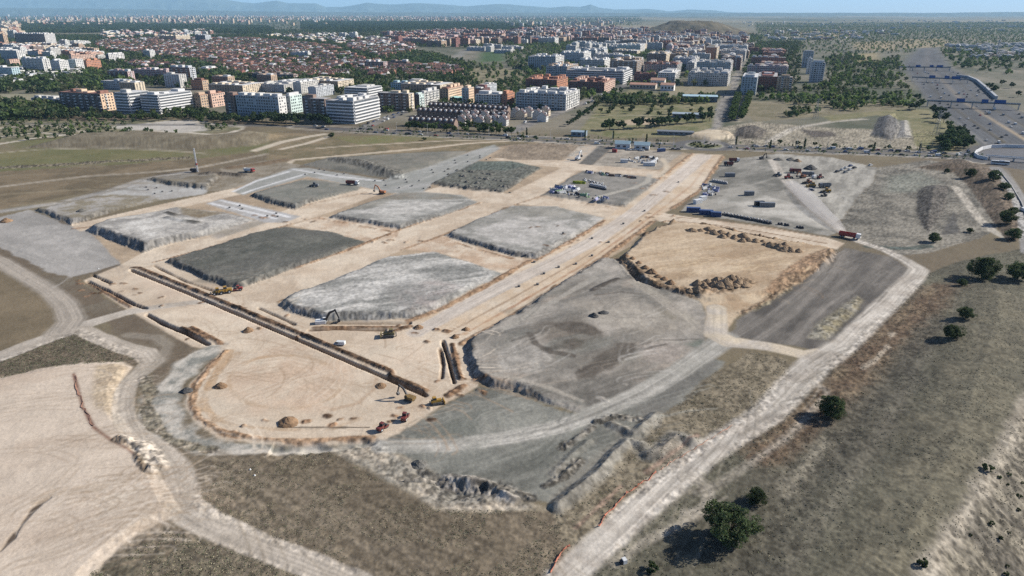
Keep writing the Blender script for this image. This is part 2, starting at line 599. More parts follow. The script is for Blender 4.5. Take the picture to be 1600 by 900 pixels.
# grey ditch that curves around it
ditch = [(332, 543), (300, 565), (272, 592), (254, 622), (250, 648), (270, 674), (310, 692), (370, 702), (450, 702), (520, 700), (575, 694)]
line(ditch, [9, 9, 10, 11, 11, 9, 7, 5, 4, 4, 3], (206, 199, 186), (142, 143, 135), dz=-1.3, jit=3.0, size=4, edge=1.5, ramp=3, reg=('ditch', 'pale grey ditch curving round the circular earthwork'))
line([(226, 590), (234, 615), (228, 640), (240, 668), (275, 690), (330, 704)], 4, (150, 142, 122), (116, 108, 88), jit=1.4, rough=0.35)
line([(330, 709), (400, 706), (460, 706), (520, 702)], 2.2, (206, 198, 184), jit=0.4)

# ---- sand roads of the street grid
poly([(110, 352), (140, 345), (200, 331), (325, 303), (366, 294), (380, 303), (325, 315), (225, 338), (165, 352), (125, 362)], SAND, SAND2, 12, jit=0.5, reg=('dirt_road', 'first sand street from the left, between two grey plots'))
poly([(190, 413), (235, 388), (325, 366), (400, 344), (470, 320), (575, 291), (600, 300), (575, 310), (500, 337), (400, 366), (325, 390), (258, 409), (220, 418)], SAND, SAND2, 12, jit=0.5,
     reg=('dirt_road', 'second sand street, left of the dark grey plot'))
poly([(352, 450), (400, 440), (460, 418), (620, 360), (745, 317), (800, 300), (883, 260), (905, 238), (925, 250), (905, 266), (847, 304), (800, 322), (695, 364), (625, 392), (511, 443), (455, 464), (425, 474), (375, 470)], SAND, SAND2, 14, jit=0.5,
     reg=('dirt_road', 'third sand street, through the middle of the plots'))
poly([(455, 352), (500, 338), (545, 344), (625, 358), (620, 372), (572, 378), (515, 364)], SAND, (202, 172, 140), 10, jit=0.5, reg=('dirt_road', 'short sand cross street left of the middle crossing'))
poly([(625, 388), (690, 366), (740, 384), (800, 400), (840, 408), (815, 428), (786, 428), (700, 398)], SAND, (202, 172, 140), 10, jit=0.5, reg=('dirt_road', 'short sand cross street right of the middle crossing'))
poly([(662, 299), (690, 290), (785, 301), (805, 306), (790, 318), (745, 316)], SAND, SAND2, 10, jit=0.5, reg=('dirt_road', 'short sand cross street below the rubble plot'))
poly([(795, 318), (847, 304), (955, 321), (975, 326), (950, 341), (870, 324)], SAND, SAND2, 10, jit=0.5, reg=('dirt_road', 'sand cross street below the storage yard'))
poly([(770, 247), (800, 247), (880, 251), (1017, 266), (1045, 270), (1030, 279), (1010, 275), (912, 267), (880, 262), (790, 254)], SAND, SAND2, 10, jit=0.5, reg=('dirt_road', 'sand cross street above the storage yard'))
poly([(1015, 342), (1030, 332), (1100, 342), (1200, 355), (1290, 371), (1318, 380), (1308, 390), (1200, 374), (1100, 358), (1050, 350)], SAND, SAND2, 10, jit=0.6, reg=('dirt_road', 'sand cross street above the yellow sand plot'))
line([(1040, 345), (1120, 352), (1200, 364), (1290, 380)], 1.6, (150, 118, 86), jit=0.6)
line([(1040, 337), (1120, 345), (1200, 356), (1280, 370)], 1.2, (160, 126, 92), jit=0.5)
AV = [(636, 502), (800, 424), (907, 370), (1012, 292), (1082, 240), (1128, 242), (1095, 295), (1050, 325), (1017, 345), (975, 380), (939, 402), (800, 492), (722, 535), (690, 520), (660, 515)]
poly(AV, SAND, (214, 188, 154), 16, jit=0.5, reg=('dirt_road', 'broad pale sand avenue running up to the roundabout'))
line([(650, 520), (700, 492), (790, 445), (850, 417), (925, 378), (1000, 327), (1050, 285), (1100, 243)], [7, 8, 9, 9, 10, 11, 12, 13], (214, 202, 188), (204, 190, 174), streak=0.25, jit=0.4)
line([(725, 522), (800, 480), (905, 418), (985, 362), (1040, 322), (1080, 290), (1115, 244)], 1.4, (172, 122, 84), (206, 170, 130), jit=0.6, alpha=0.85)
line([(700, 520), (800, 466), (905, 407), (975, 360), (1040, 310)], 1.0, (170, 140, 108), jit=0.5, alpha=0.8)
# banks of cut soil beside the streets
for q, w in (([(640, 501), (690, 482), (760, 446), (815, 415), (860, 394), (907, 368), (945, 345)], 3.4), ([(722, 536), (800, 494), (940, 404), (1000, 362), (1020, 346)], 3.0),
             ([(1050, 326), (1095, 297), (1112, 270), (1130, 244)], 3.0), ([(462, 419), (540, 392), (622, 360), (690, 337), (750, 317)], 2.2), ([(1010, 294), (1040, 272), (1082, 240)], 3.0)):
    line(q, w, ORANGE, ORANGE2, jit=1.2, dz=0.8, shape='ridge', lump=0.8, rough=0.3, size=4)
for q, w in (([(240, 410), (330, 386), (400, 366), (455, 350)], 1.8), ([(470, 322), (575, 300)], 1.4), ([(625, 391), (700, 365), (790, 325), (850, 305)], 1.6), ([(436, 472), (520, 440), (608, 402)], 1.8),
             ([(112, 358), (165, 352), (230, 338)], 1.8), ([(692, 372), (740, 388), (800, 404)], 1.4), ([(500, 341), (612, 362)], 1.4), ([(850, 308), (955, 324)], 1.2)):
    line(q, w, (170, 132, 92), (146, 112, 80), jit=1.2, dz=0.4, shape='ridge', lump=0.8, rough=0.3, size=4, alpha=0.85)

# ---- plots standing above the streets
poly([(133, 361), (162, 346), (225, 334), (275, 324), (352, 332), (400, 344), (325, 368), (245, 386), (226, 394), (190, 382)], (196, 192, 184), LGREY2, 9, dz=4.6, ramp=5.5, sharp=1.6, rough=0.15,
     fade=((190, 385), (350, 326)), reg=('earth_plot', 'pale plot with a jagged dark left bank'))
poly([(280, 324), (352, 333), (310, 343), (285, 336)], (138, 122, 96), (150, 138, 114), 6, edge=2)
poly([(325, 366), (400, 345), (440, 338), (405, 352), (340, 374)], (136, 134, 124), LGREY2, 6, edge=2, alpha=0.7)
line([(262, 343), (285, 348), (308, 351)], 5, (96, 94, 88), dz=1.8, shape='ridge', edge=1.5)
line([(262, 333), (275, 338)], 4, (90, 86, 78), dz=1.5, shape='ridge', edge=1.5)
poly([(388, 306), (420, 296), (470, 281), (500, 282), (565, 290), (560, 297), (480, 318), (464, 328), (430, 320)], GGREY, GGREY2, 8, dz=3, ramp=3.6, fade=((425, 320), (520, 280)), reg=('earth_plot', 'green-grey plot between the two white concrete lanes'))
poly([(470, 258), (515, 246), (560, 244), (660, 238), (732, 236), (700, 252), (660, 264), (618, 277), (590, 277), (520, 266)], (122, 122, 112), (140, 136, 124), 8, dz=2, ramp=8, reg=('earth_plot', 'dark plot with a long heap behind the concrete street'))
line([(528, 252), (560, 256), (590, 266), (618, 276)], 16, (112, 110, 102), dz=3.5, shape='ridge', lump=0.7, edge=4, rough=0.5)
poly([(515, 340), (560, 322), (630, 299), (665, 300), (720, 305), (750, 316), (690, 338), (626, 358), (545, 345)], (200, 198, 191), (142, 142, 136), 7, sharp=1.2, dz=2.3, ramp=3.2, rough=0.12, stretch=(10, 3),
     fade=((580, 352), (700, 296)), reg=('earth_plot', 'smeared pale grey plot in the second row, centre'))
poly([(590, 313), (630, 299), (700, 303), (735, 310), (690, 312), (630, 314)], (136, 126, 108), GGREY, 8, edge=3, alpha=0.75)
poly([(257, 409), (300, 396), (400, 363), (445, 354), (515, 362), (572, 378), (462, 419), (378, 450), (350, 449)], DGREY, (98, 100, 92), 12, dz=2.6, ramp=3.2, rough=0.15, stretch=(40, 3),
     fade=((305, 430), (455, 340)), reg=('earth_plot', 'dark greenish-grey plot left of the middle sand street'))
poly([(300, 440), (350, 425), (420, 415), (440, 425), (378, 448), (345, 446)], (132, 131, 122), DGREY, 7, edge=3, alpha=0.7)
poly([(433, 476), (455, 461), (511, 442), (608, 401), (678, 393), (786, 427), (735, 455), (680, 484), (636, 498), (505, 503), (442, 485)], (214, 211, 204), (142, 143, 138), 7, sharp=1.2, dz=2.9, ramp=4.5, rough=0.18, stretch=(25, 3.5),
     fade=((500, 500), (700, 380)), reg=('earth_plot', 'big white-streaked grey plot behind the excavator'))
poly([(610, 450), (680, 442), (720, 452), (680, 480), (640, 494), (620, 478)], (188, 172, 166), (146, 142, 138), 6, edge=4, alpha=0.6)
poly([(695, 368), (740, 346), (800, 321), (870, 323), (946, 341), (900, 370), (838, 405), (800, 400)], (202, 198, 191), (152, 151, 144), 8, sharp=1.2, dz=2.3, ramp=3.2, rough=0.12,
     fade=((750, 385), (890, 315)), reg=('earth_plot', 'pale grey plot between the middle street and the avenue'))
poly([(780, 326), (870, 324), (940, 341), (880, 342), (800, 340)], (140, 136, 120), GGREY2, 7, edge=4, alpha=0.6)
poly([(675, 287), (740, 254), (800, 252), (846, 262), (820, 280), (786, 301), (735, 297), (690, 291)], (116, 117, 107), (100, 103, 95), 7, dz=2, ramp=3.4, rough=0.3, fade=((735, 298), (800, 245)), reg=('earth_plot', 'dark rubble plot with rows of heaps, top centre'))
poly([(745, 252), (800, 252), (825, 258), (790, 268), (730, 266)], (112, 122, 112), (98, 108, 100), 10, edge=1.5)
poly([(800, 250), (768, 244), (800, 226), (860, 223), (915, 225), (903, 243), (875, 250)], (164, 146, 122), (142, 126, 106), 9, rough=0.2, reg=('earth_plot', 'brown rubble-strewn plot below the avenue'))
poly([(847, 305), (900, 272), (912, 267), (1010, 276), (1030, 281), (978, 323), (955, 321)], (154, 150, 142), (130, 128, 121), 9, dz=1.6, ramp=3.2, fade=((890, 314), (980, 262)), reg=('storage_yard', 'grey yard full of pipes and pallets, between two sand streets'))
line([(1015, 273), (1012, 285), (990, 295), (960, 303), (930, 312)], 4, (190, 184, 170), jit=0.5, alpha=0.8)
poly([(925, 258), (958, 231), (1020, 234), (1068, 238), (1030, 265), (1010, 264)], (184, 174, 158), (150, 142, 128), 8, reg=('site_compound', 'pale compound with two blue-roofed sheds near the roundabout'))
line([(1035, 248), (1042, 258), (1040, 266), (1032, 276)], 4, (206, 190, 164), jit=0.4)
poly([(903, 256), (934, 227), (958, 230), (926, 258)], (104, 102, 98), (122, 119, 112), 6, jit=0.2, reg=('asphalt_road', 'short dark asphalt stub with a white line below the avenue'))
poly([(878, 252), (905, 228), (934, 227), (903, 256)], (186, 178, 164), SAND2, 6, jit=0.4)
line([(916, 243), (934, 230)], 1.0, (230, 228, 222), jit=0)

for q, c1, c2, al in (([(470, 478), (520, 455), (580, 440), (640, 430), (690, 425), (660, 445), (600, 462), (540, 480), (500, 488)], (214, 212, 206), (178, 177, 172), 0.85), ([(560, 425), (620, 408), (680, 404), (720, 418), (660, 420), (600, 432)], (196, 194, 188), (160, 160, 155), 0.6),
                      ([(640, 425), (700, 412), (760, 428), (720, 440), (680, 438)], (120, 122, 118), (150, 150, 146), 0.7), ([(600, 450), (660, 448), (690, 460), (650, 476), (600, 470)], (124, 126, 122), (160, 160, 156), 0.6),
                      ([(560, 335), (600, 322), (650, 316), (700, 318), (690, 328), (640, 334), (600, 342)], (212, 209, 202), (176, 174, 168), 0.85), ([(545, 330), (590, 312), (620, 310), (580, 328)], (150, 146, 132), (130, 128, 116), 0.6),
                      ([(740, 360), (790, 348), (850, 350), (890, 345), (870, 365), (840, 388), (800, 385), (760, 375)], (206, 202, 196), (178, 175, 168), 0.85), ([(720, 355), (770, 336), (820, 332), (790, 346), (750, 362)], (138, 137, 128), (160, 158, 150), 0.6),
                      ([(180, 358), (230, 345), (300, 345), (260, 362), (240, 378), (210, 372)], (218, 216, 210), (190, 187, 180), 0.85), ([(320, 395), (400, 375), (440, 385), (400, 405), (350, 415)], (90, 93, 86), (118, 118, 110), 0.7),
                      ([(420, 380), (480, 368), (530, 376), (480, 395)], (128, 128, 118), (104, 106, 98), 0.7), ([(400, 312), (450, 296), (520, 292), (480, 308)], (142, 142, 132), (122, 124, 115), 0.7),
                      ([(20, 352), (90, 352), (150, 380), (120, 400), (50, 380)], (194, 190, 184), (168, 165, 160), 0.6)):
    poly(q, c1, c2, 5, edge=3.5, jit=4, alpha=al)

# concrete streets (light grey)
poly([(320, 318), (345, 311), (420, 327), (470, 338), (445, 348), (415, 348)], (186, 186, 186), LGREY, 8, reg=('concrete_street', 'pale concrete street with two white lanes, left'))
poly([(366, 300), (400, 281), (457, 262), (480, 262), (600, 281), (675, 259), (737, 236), (772, 226), (782, 232), (720, 266), (675, 287), (662, 300), (612, 302), (565, 292), (480, 276), (400, 299), (380, 305)], (176, 176, 172), (156, 158, 152), 10, jit=0.3,
     stretch=(30, 6), reg=('concrete_street', 'light grey street base dotted with dark manhole shafts'))
for q in ([(365, 299), (400, 283), (452, 268)], [(380, 302), (400, 295), (477, 272)], [(457, 264), (520, 275), (595, 283)], [(330, 318), (400, 334), (430, 341)], [(345, 313), (400, 326), (452, 339)]):
    line(q, 2.6, (226, 228, 230), (214, 215, 216), jit=0.15)
line([(620, 296), (690, 268), (765, 232)], 1.5, (200, 198, 192), jit=0.3, alpha=0.8)

# ---- grey ground right of the avenue, the yellow sand plot
poly([(1062, 330), (1095, 300), (1132, 250), (1200, 242), (1212, 256), (1258, 320), (1316, 362), (1295, 369), (1200, 352), (1120, 340)], (118, 117, 109), (168, 164, 154), 10, stretch=(40, 3), sharp=1.0,
     reg=('storage_yard', 'grey yard beside the avenue with rows of stored drums and bags'))
poly([(1150, 318), (1195, 305), (1260, 322), (1312, 360), (1280, 356), (1210, 338), (1160, 333)], (200, 196, 186), (176, 172, 162), 8, edge=3)
poly([(1110, 320), (1140, 306), (1185, 300), (1190, 308), (1150, 316)], (184, 182, 174), GGREY2, 7, edge=3, alpha=0.7)
poly([(1200, 242), (1215, 240), (1300, 246), (1370, 262), (1365, 285), (1340, 308), (1320, 340), (1300, 348), (1258, 318), (1212, 256)], (192, 188, 176), (142, 139, 130), 7, stretch=(60, 3), sharp=1.0,
     reg=('storage_yard', 'dusty pale yard where machines and cars are parked'))
poly([(1370, 262), (1450, 250), (1520, 262), (1550, 300), (1570, 350), (1530, 372), (1450, 395), (1395, 400), (1340, 374), (1312, 350), (1322, 335), (1342, 306), (1366, 284)], (150, 144, 130), (104, 101, 92), 12, sharp=1.0, rough=0.25,
     reg=('cleared_ground', 'grey-brown cleared ground right of the dusty haul track'))
poly([(1390, 275), (1440, 268), (1470, 285), (1430, 300), (1380, 302)], (136, 140, 128), (126, 132, 120), 9, edge=5, alpha=0.7)
poly([(1432, 330), (1434, 298), (1448, 290), (1482, 291), (1475, 330), (1452, 362), (1440, 352)], (100, 95, 88), (84, 80, 75), 4, edge=1.5, dz=3.5, ramp=8, rough=0.5, reg=('earth_bank', 'rubble bank with painted-in shade in the cleared ground near the highway'))  # the slope's shade is painted into the rubble colours
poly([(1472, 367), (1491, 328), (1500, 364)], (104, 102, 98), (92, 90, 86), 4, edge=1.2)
line([(1493, 292), (1510, 315), (1528, 340), (1550, 360), (1572, 372)], 5, (186, 178, 162), streak=0.2, jit=0.5, reg=('dirt_track', 'pale track along the foot of the highway bank'))
poly([(1430, 262), (1500, 246), (1560, 268), (1590, 300), (1605, 350), (1600, 375), (1575, 378), (1540, 330), (1512, 290), (1490, 270)], (116, 100, 82), (98, 86, 70), 6, dz=5, ramp=16, rough=0.4, reg=('embankment', 'brown bank with bushes below the highway slip road'))
line([(1355, 385), (1420, 388), (1450, 384)], 5, (100, 114, 108), (84, 92, 84), jit=1)  # dark grey-green strip across the cleared ground
# K: sand plot with heaps
poly([(966, 408), (985, 388), (1003, 371), (1050, 350), (1110, 356), (1200, 376), (1300, 391), (1306, 398), (1290, 418), (1240, 443), (1205, 462), (1160, 470), (1110, 472), (1062, 462), (1000, 444)],
     (208, 184, 150), (182, 154, 118), 7, dz=3.4, ramp=4.5, rough=0.12, hj=1.5, stretch=(20, 3), fade=((1115, 435), (1135, 490)), reg=('sand_plot', 'yellow sand plot edged by rows of tipped heaps'))
poly([(1240, 445), (1290, 418), (1306, 398), (1298, 392), (1262, 405), (1222, 430), (1190, 462), (1205, 468)], (178, 138, 98), (140, 110, 80), 4, edge=1.2, alpha=0.85, rough=0.35)
poly([(1090, 466), (1205, 460), (1180, 484), (1150, 494), (1138, 512), (1115, 530), (1098, 526), (1106, 490)], (214, 190, 154), (190, 160, 122), 7, reg=('dirt_ramp', 'sandy ramp leading down from the yellow sand plot'))
for q, w_, z_ in (([(1008, 368), (1055, 350), (1110, 354), (1200, 374), (1296, 390)], 5, 2.0), ([(966, 408), (985, 425), (1005, 442), (1035, 455), (1065, 462)], 7, 2.2), ([(1060, 458), (1090, 462), (1130, 456), (1165, 448)], 7, 1.6), ([(1300, 395), (1288, 418), (1240, 442)], 4, 1.4), ([(1240, 446), (1200, 470), (1165, 488)], 4, 1.2)):
    line(q, w_, (160, 132, 98), (118, 96, 72), dz=z_, shape='ridge', lump=1.3, jit=2.0, rough=0.7, size=3, edge=1.5)
poly([(1165, 492), (1200, 472), (1240, 448), (1246, 452), (1200, 482), (1160, 506), (1145, 516)], (150, 140, 112), (120, 112, 90), 4, edge=1.5, rough=0.4)
# L: grey mottled plateau
Lp = [(722, 541), (760, 516), (800, 493), (870, 448), (940, 404), (965, 409), (1000, 444), (1062, 462), (1092, 470), (1104, 490), (1100, 528), (1062, 572), (990, 622), (925, 650), (905, 646), (850, 628), (800, 610), (765, 606), (742, 592), (733, 570)]
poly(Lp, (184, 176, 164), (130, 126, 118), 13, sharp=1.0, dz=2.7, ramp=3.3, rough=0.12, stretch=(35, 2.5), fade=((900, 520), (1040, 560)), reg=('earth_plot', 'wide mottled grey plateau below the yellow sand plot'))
poly([(840, 515), (900, 505), (940, 525), (930, 545), (880, 555), (835, 540)], (112, 102, 90), (136, 126, 112), 7, edge=6, jit=4, alpha=0.85)
poly([(900, 560), (960, 540), (990, 540), (985, 565), (930, 585), (905, 580)], (116, 109, 100), (138, 131, 120), 7, edge=6, jit=4, alpha=0.8)
poly([(760, 560), (830, 545), (870, 570), (850, 590), (800, 600), (770, 590)], (178, 168, 154), (146, 140, 130), 7, edge=6, jit=4, alpha=0.8)
poly([(900, 480), (980, 470), (1050, 500), (1090, 520), (1020, 530), (950, 510)], (178, 168, 152), (150, 142, 130), 9, edge=6, jit=4, alpha=0.8)
poly([(990, 540), (1050, 530), (1085, 545), (1040, 570), (1000, 575)], (166, 154, 140), (146, 138, 126), 6, edge=5, jit=3, alpha=0.8)
poly([(1070, 538), (1095, 530), (1112, 540), (1090, 546)], (128, 134, 122), (116, 120, 110), 4, edge=1.5)
poly([(870, 590), (940, 590), (990, 600), (930, 640), (880, 625)], (122, 118, 110), (110, 107, 100), 8, edge=6, jit=4, alpha=0.8)
poly([(1010, 480), (1050, 487), (1070, 500), (1035, 506)], (120, 112, 92), (142, 134, 116), 4, edge=3, jit=2, alpha=0.7)
rng = random.Random(91)
for k_ in range(40):
    x0, y0 = rng.uniform(770, 1080), rng.uniform(440, 630)
    a_, b_ = rng.uniform(20, 62), rng.uniform(6, 16)
    if inside(np.array([x0]), np.array([y0]), Lp)[0]:
        poly([(x0 + a_ * math.cos(t_) * rng.uniform(.6, 1.3), y0 + b_ * math.sin(t_) * rng.uniform(.6, 1.3) - 0.35 * a_ * math.cos(t_)) for t_ in np.linspace(0, 5.6, 9)], *rng.choice([((84, 79, 70), (116, 110, 100)), ((192, 184, 172), (158, 152, 142)), ((104, 100, 92), (132, 126, 116)), ((184, 168, 150), (156, 146, 132)), ((116, 118, 110), (140, 140, 132))]), 3, edge=1.4, jit=2.2, alpha=rng.uniform(0.3, 0.7), stretch=(35, 2.5))
DKB, DKB2 = (88, 80, 71), (110, 102, 92)
poly([(862, 512), (890, 508), (925, 516), (942, 526), (925, 532), (895, 528), (868, 520)], DKB, DKB2, 3, edge=1.2, jit=1.6, alpha=0.85)
poly([(880, 540), (897, 535), (912, 540), (908, 550), (890, 553)], (86, 82, 70), DKB2, 3, edge=1.2, jit=1.4, alpha=0.85)
poly([(903, 582), (930, 562), (965, 543), (993, 537), (988, 556), (960, 575), (925, 594), (900, 596)], DKB, DKB2, 3, edge=1.0, jit=2.0, alpha=0.8, stretch=(40, 3))
poly([(1035, 612), (1075, 585), (1112, 566), (1124, 572), (1080, 600), (1045, 625)], (92, 89, 85), (112, 108, 102), 3, edge=1.2, jit=1.5, alpha=0.8)
poly([(830, 612), (890, 600), (950, 590), (1000, 585), (985, 612), (930, 640), (880, 632)], (104, 101, 94), (130, 126, 118), 4, edge=1.6, jit=2.5, alpha=0.75, stretch=(35, 3))
poly([(778, 560), (805, 545), (835, 548), (860, 568), (838, 588), (800, 592), (780, 580)], (196, 190, 180), (160, 155, 146), 3, edge=1.5, jit=2.5, alpha=0.75)
poly([(1000, 545), (1040, 535), (1070, 542), (1050, 562), (1010, 568)], (186, 174, 162), (158, 148, 138), 3, edge=1.5, jit=2.0, alpha=0.75)
poly([(900, 500), (950, 480), (1010, 478), (1060, 505), (1000, 515), (940, 512)], (184, 176, 162), (156, 149, 138), 4, edge=1.6, jit=2.5, alpha=0.7)
for q, w_, c_ in (([(826, 528), (838, 545), (862, 558), (895, 562)], 2.2, DKB), ([(800, 540), (830, 530), (862, 518)], 1.8, (112, 106, 97)), ([(900, 588), (940, 566), (985, 545), (1030, 532), (1090, 530)], 1.0, (92, 86, 78)), ([(910, 592), (950, 570), (1000, 548), (1040, 538)], 0.9, (96, 90, 82)),
                  ([(1010, 600), (1050, 575), (1090, 555)], 1.0, (100, 95, 88)), ([(983, 446), (1010, 463), (1050, 488), (1092, 512)], 1.0, (196, 188, 174)), ([(990, 444), (1020, 462), (1060, 487), (1096, 508)], 1.0, (196, 188, 174)), ([(930, 468), (970, 463), (1000, 466)], 1.8, (112, 105, 96)),
                  ([(790, 520), (860, 480), (930, 440)], 3.0, (176, 170, 158)), ([(760, 590), (800, 598), (860, 612), (910, 628)], 1.6, (178, 170, 156))):
    line(q, w_, c_, edge=0.5, jit=0.8, alpha=0.75)
for x0, y0 in ((972, 600), (935, 622), (944, 626)):
    line([(x0, y0), (x0 + 6, y0 + 1)], 1.2, (172, 166, 156), dz=0.5, shape='ridge', lump=0.8, jit=0.8)
line([(925, 460), (945, 450), (965, 442)], 2.6, (84, 78, 72), dz=1.0, shape='ridge', jit=0.6)
line([(995, 448), (1030, 470), (1070, 495), (1092, 515)], 6, (176, 168, 152), (156, 148, 136), streak=0.3, edge=2, alpha=0.8)
# M: grey ground right of the sand plot
poly([(1318, 386), (1395, 402), (1424, 424), (1380, 472), (1310, 532), (1270, 546), (1200, 536), (1140, 524), (1150, 500), (1200, 476), (1246, 444), (1296, 414)], (96, 92, 87), (132, 126, 118), 6, stretch=(50, 9), sharp=1.0, rough=0.08,
     reg=('graded_plot', 'dark grey streaked ground inside the haul road bend'))
for q in ([(1150, 525), (1200, 495), (1262, 445), (1312, 395)], [(1180, 532), (1240, 490), (1290, 440), (1322, 392)], [(1235, 535), (1262, 505), (1290, 480), (1330, 455)]):
    line(q, 2.6, (150, 143, 134), (132, 126, 118), streak=0.5, edge=1.0, alpha=0.7)
poly([(1264, 528), (1275, 508), (1310, 484), (1340, 462), (1350, 470), (1330, 495), (1290, 530)], (142, 132, 100), (160, 154, 136), 5, edge=1.5, dz=0.8, ramp=3, rough=0.35)
# island and olive slope left of the haul road
OL = [(860, 795), (900, 778), (960, 735), (1030, 652), (1120, 580), (1172, 548), (1228, 562), (1236, 586), (1195, 640), (1100, 702), (1010, 775), (940, 815), (890, 860), (860, 900), (840, 940), (700, 960), (680, 800), (760, 800)]
poly(OL, (142, 130, 106), (120, 110, 88), 8, rough=0.28, jit=1.5, reg=('verge', 'rough olive verge left of the long haul road'))
# N: lower grey ground
poly([(600, 692), (640, 670), (700, 632), (748, 606), (800, 612), (850, 632), (905, 648), (930, 650), (1030, 604), (1110, 560), (1130, 566), (1118, 580), (1032, 652), (990, 692), (965, 722), (935, 752), (900, 775), (860, 788), (800, 772), (745, 770), (700, 752), (660, 728)],
     (150, 150, 140), (116, 117, 109), 8, sharp=1.0, rough=0.12, stretch=(25, 3), reg=('graded_plot', 'green-grey graded ground in the lower centre'))
poly([(985, 640), (1040, 600), (1110, 562), (1128, 570), (1060, 628), (1010, 660)], (122, 118, 112), (104, 101, 96), 8, edge=3, alpha=0.7)
poly([(515, 702), (575, 695), (600, 692), (650, 722), (690, 752), (740, 775), (800, 778), (850, 792), (800, 802), (700, 800), (670, 790), (620, 760), (560, 728)], (192, 178, 156), (152, 146, 132), 7, rough=0.3, edge=2, jit=1.5, reg=('eroded_bank', 'pale eroded bank along the brown field, lower centre'))
poly([(640, 735), (690, 740), (740, 755), (780, 752), (800, 765), (750, 782), (700, 785), (670, 765)], (138, 134, 124), (118, 114, 106), 4, edge=3, jit=2, dz=-1.8, ramp=5, mode='add', rough=0.5)
line([(700, 752), (735, 752), (762, 760), (800, 778)], 5, (170, 162, 150), dz=1.6, shape='ridge', lump=0.9, jit=1, rough=0.5)
poly([(742, 755), (760, 752), (768, 764), (750, 770)], (96, 92, 86), dz=-2.4, ramp=2, mode='add', edge=1)
for q, w, z in (([(872, 792), (905, 766), (935, 742), (958, 715), (982, 693), (1002, 697)], 5.5, 2.8), ([(955, 664), (975, 672), (990, 682)], 4.5, 2.0), ([(998, 676), (1012, 662), (1026, 650)], 5, 2.8),
                ([(1015, 712), (1035, 706), (1058, 684), (1080, 690)], 6, 2.4), ([(865, 740), (890, 715), (920, 690)], 3, 0.8)):
    line(q, w, (152, 147, 135), (122, 118, 108), dz=z, shape='ridge', lump=0.35, jit=1.6, rough=0.25, edge=1.5)
poly([(1015, 715), (1030, 700), (1056, 682), (1070, 698), (1040, 715)], (176, 164, 146), (150, 140, 124), 4, edge=2, alpha=0.8)

for q, c1, c2, al in (([(640, 690), (700, 660), (760, 640), (800, 650), (740, 680)], (118, 122, 113), (138, 140, 131), 0.7), ([(780, 700), (860, 690), (930, 680), (900, 720), (830, 740), (780, 730)], (112, 114, 106), (134, 134, 125), 0.7), ([(860, 750), (920, 715), (960, 690), (940, 730), (890, 765)], (150, 145, 133), (124, 120, 110), 0.6),
                      ([(690, 710), (760, 705), (800, 720), (760, 740), (700, 735)], (142, 143, 134), (122, 124, 116), 0.6)):
    poly(q, c1, c2, 4, edge=2, jit=3, alpha=al, stretch=(30, 2.5))
for q in ([(880, 700), (905, 684), (925, 668)], [(850, 760), (880, 745), (905, 720)], [(760, 758), (790, 765), (830, 778)], [(930, 660), (960, 650), (1000, 655)]):
    line(q, 2.5, (96, 93, 86), (140, 134, 122), dz=0.8, shape='ridge', lump=1.2, jit=1.0, rough=0.6, size=3)

# ---- foreground, bottom
poly([(330, 712), (510, 704), (560, 728), (620, 762), (680, 796), (760, 802), (860, 800), (880, 850), (860, 910), (820, 1010), (700, 1010), (560, 905), (480, 870), (400, 840), (300, 795), (300, 760), (305, 730)], (116, 104, 84), (132, 118, 96), 14, rough=0.22,
     stretch=(-40, 2), reg=('field', 'dark brown dry field in the lower centre'))
for o in (0, 3.4, 7.5, 10.5, 13):
    line([(310, 735), (400, 775), (500, 832), (600, 890), (680, 950)], 1.7, (150, 136, 114), (136, 122, 102), off=o - 5, edge=1.0, alpha=0.65, streak=0.3)
poly([(140, 905), (190, 852), (240, 822), (290, 830), (400, 868), (480, 900), (560, 960), (560, 1010), (80, 1010)], (126, 114, 94), (110, 102, 82), 8, rough=0.26, reg=('field', 'weedy brown corner at the bottom left'))
# pale sand clearing, lower left
poly([(-260, 640), (0, 590), (75, 574), (130, 567), (190, 565), (208, 574), (188, 600), (186, 640), (215, 690), (245, 722), (262, 760), (285, 800), (240, 822), (190, 852), (140, 905), (60, 1010), (-260, 1010)], PALE, PALE2, 22, stretch=(15, 3), rough=0.07, dz=1.2, ramp=5,
     reg=('sand_clearing', 'wide pale sand clearing at the lower left'))
poly([(150, 575), (190, 568), (205, 576), (187, 602), (186, 640), (200, 668), (178, 660), (152, 640), (148, 605)], (212, 190, 156), (192, 170, 138), 5, edge=1.5, jit=1.5, rough=0.18, dz=0.9, ramp=3)
line([(116, 588), (122, 610), (130, 640), (148, 672), (175, 692), (205, 708), (232, 736)], 0.9, (140, 96, 76), jit=0.3)
line([(80, 782), (64, 790), (50, 805), (36, 822), (20, 845), (2, 866)], [0.3, 0.8, 1.0, 1.0, 0.8, 0.3], (104, 90, 76), dz=-0.22, jit=1.0, ramp=0.4)
line([(60, 785), (90, 772), (140, 768), (190, 765)], 3, (186, 164, 136), jit=1.2, alpha=0.6, streak=0.5)
line([(187, 688), (205, 695), (222, 705), (220, 718), (237, 736)], 4, (150, 128, 100), dz=1.3, shape='ridge', lump=1.0, jit=1, rough=0.7)
line([(222, 695), (240, 712), (250, 730)], 5, (204, 182, 140), dz=1.2, shape='ridge', lump=0.6, jit=1, rough=0.4)
line([(40, 700), (110, 690), (190, 700)], 4, (192, 166, 138), alpha=0.35, edge=2, jit=2)
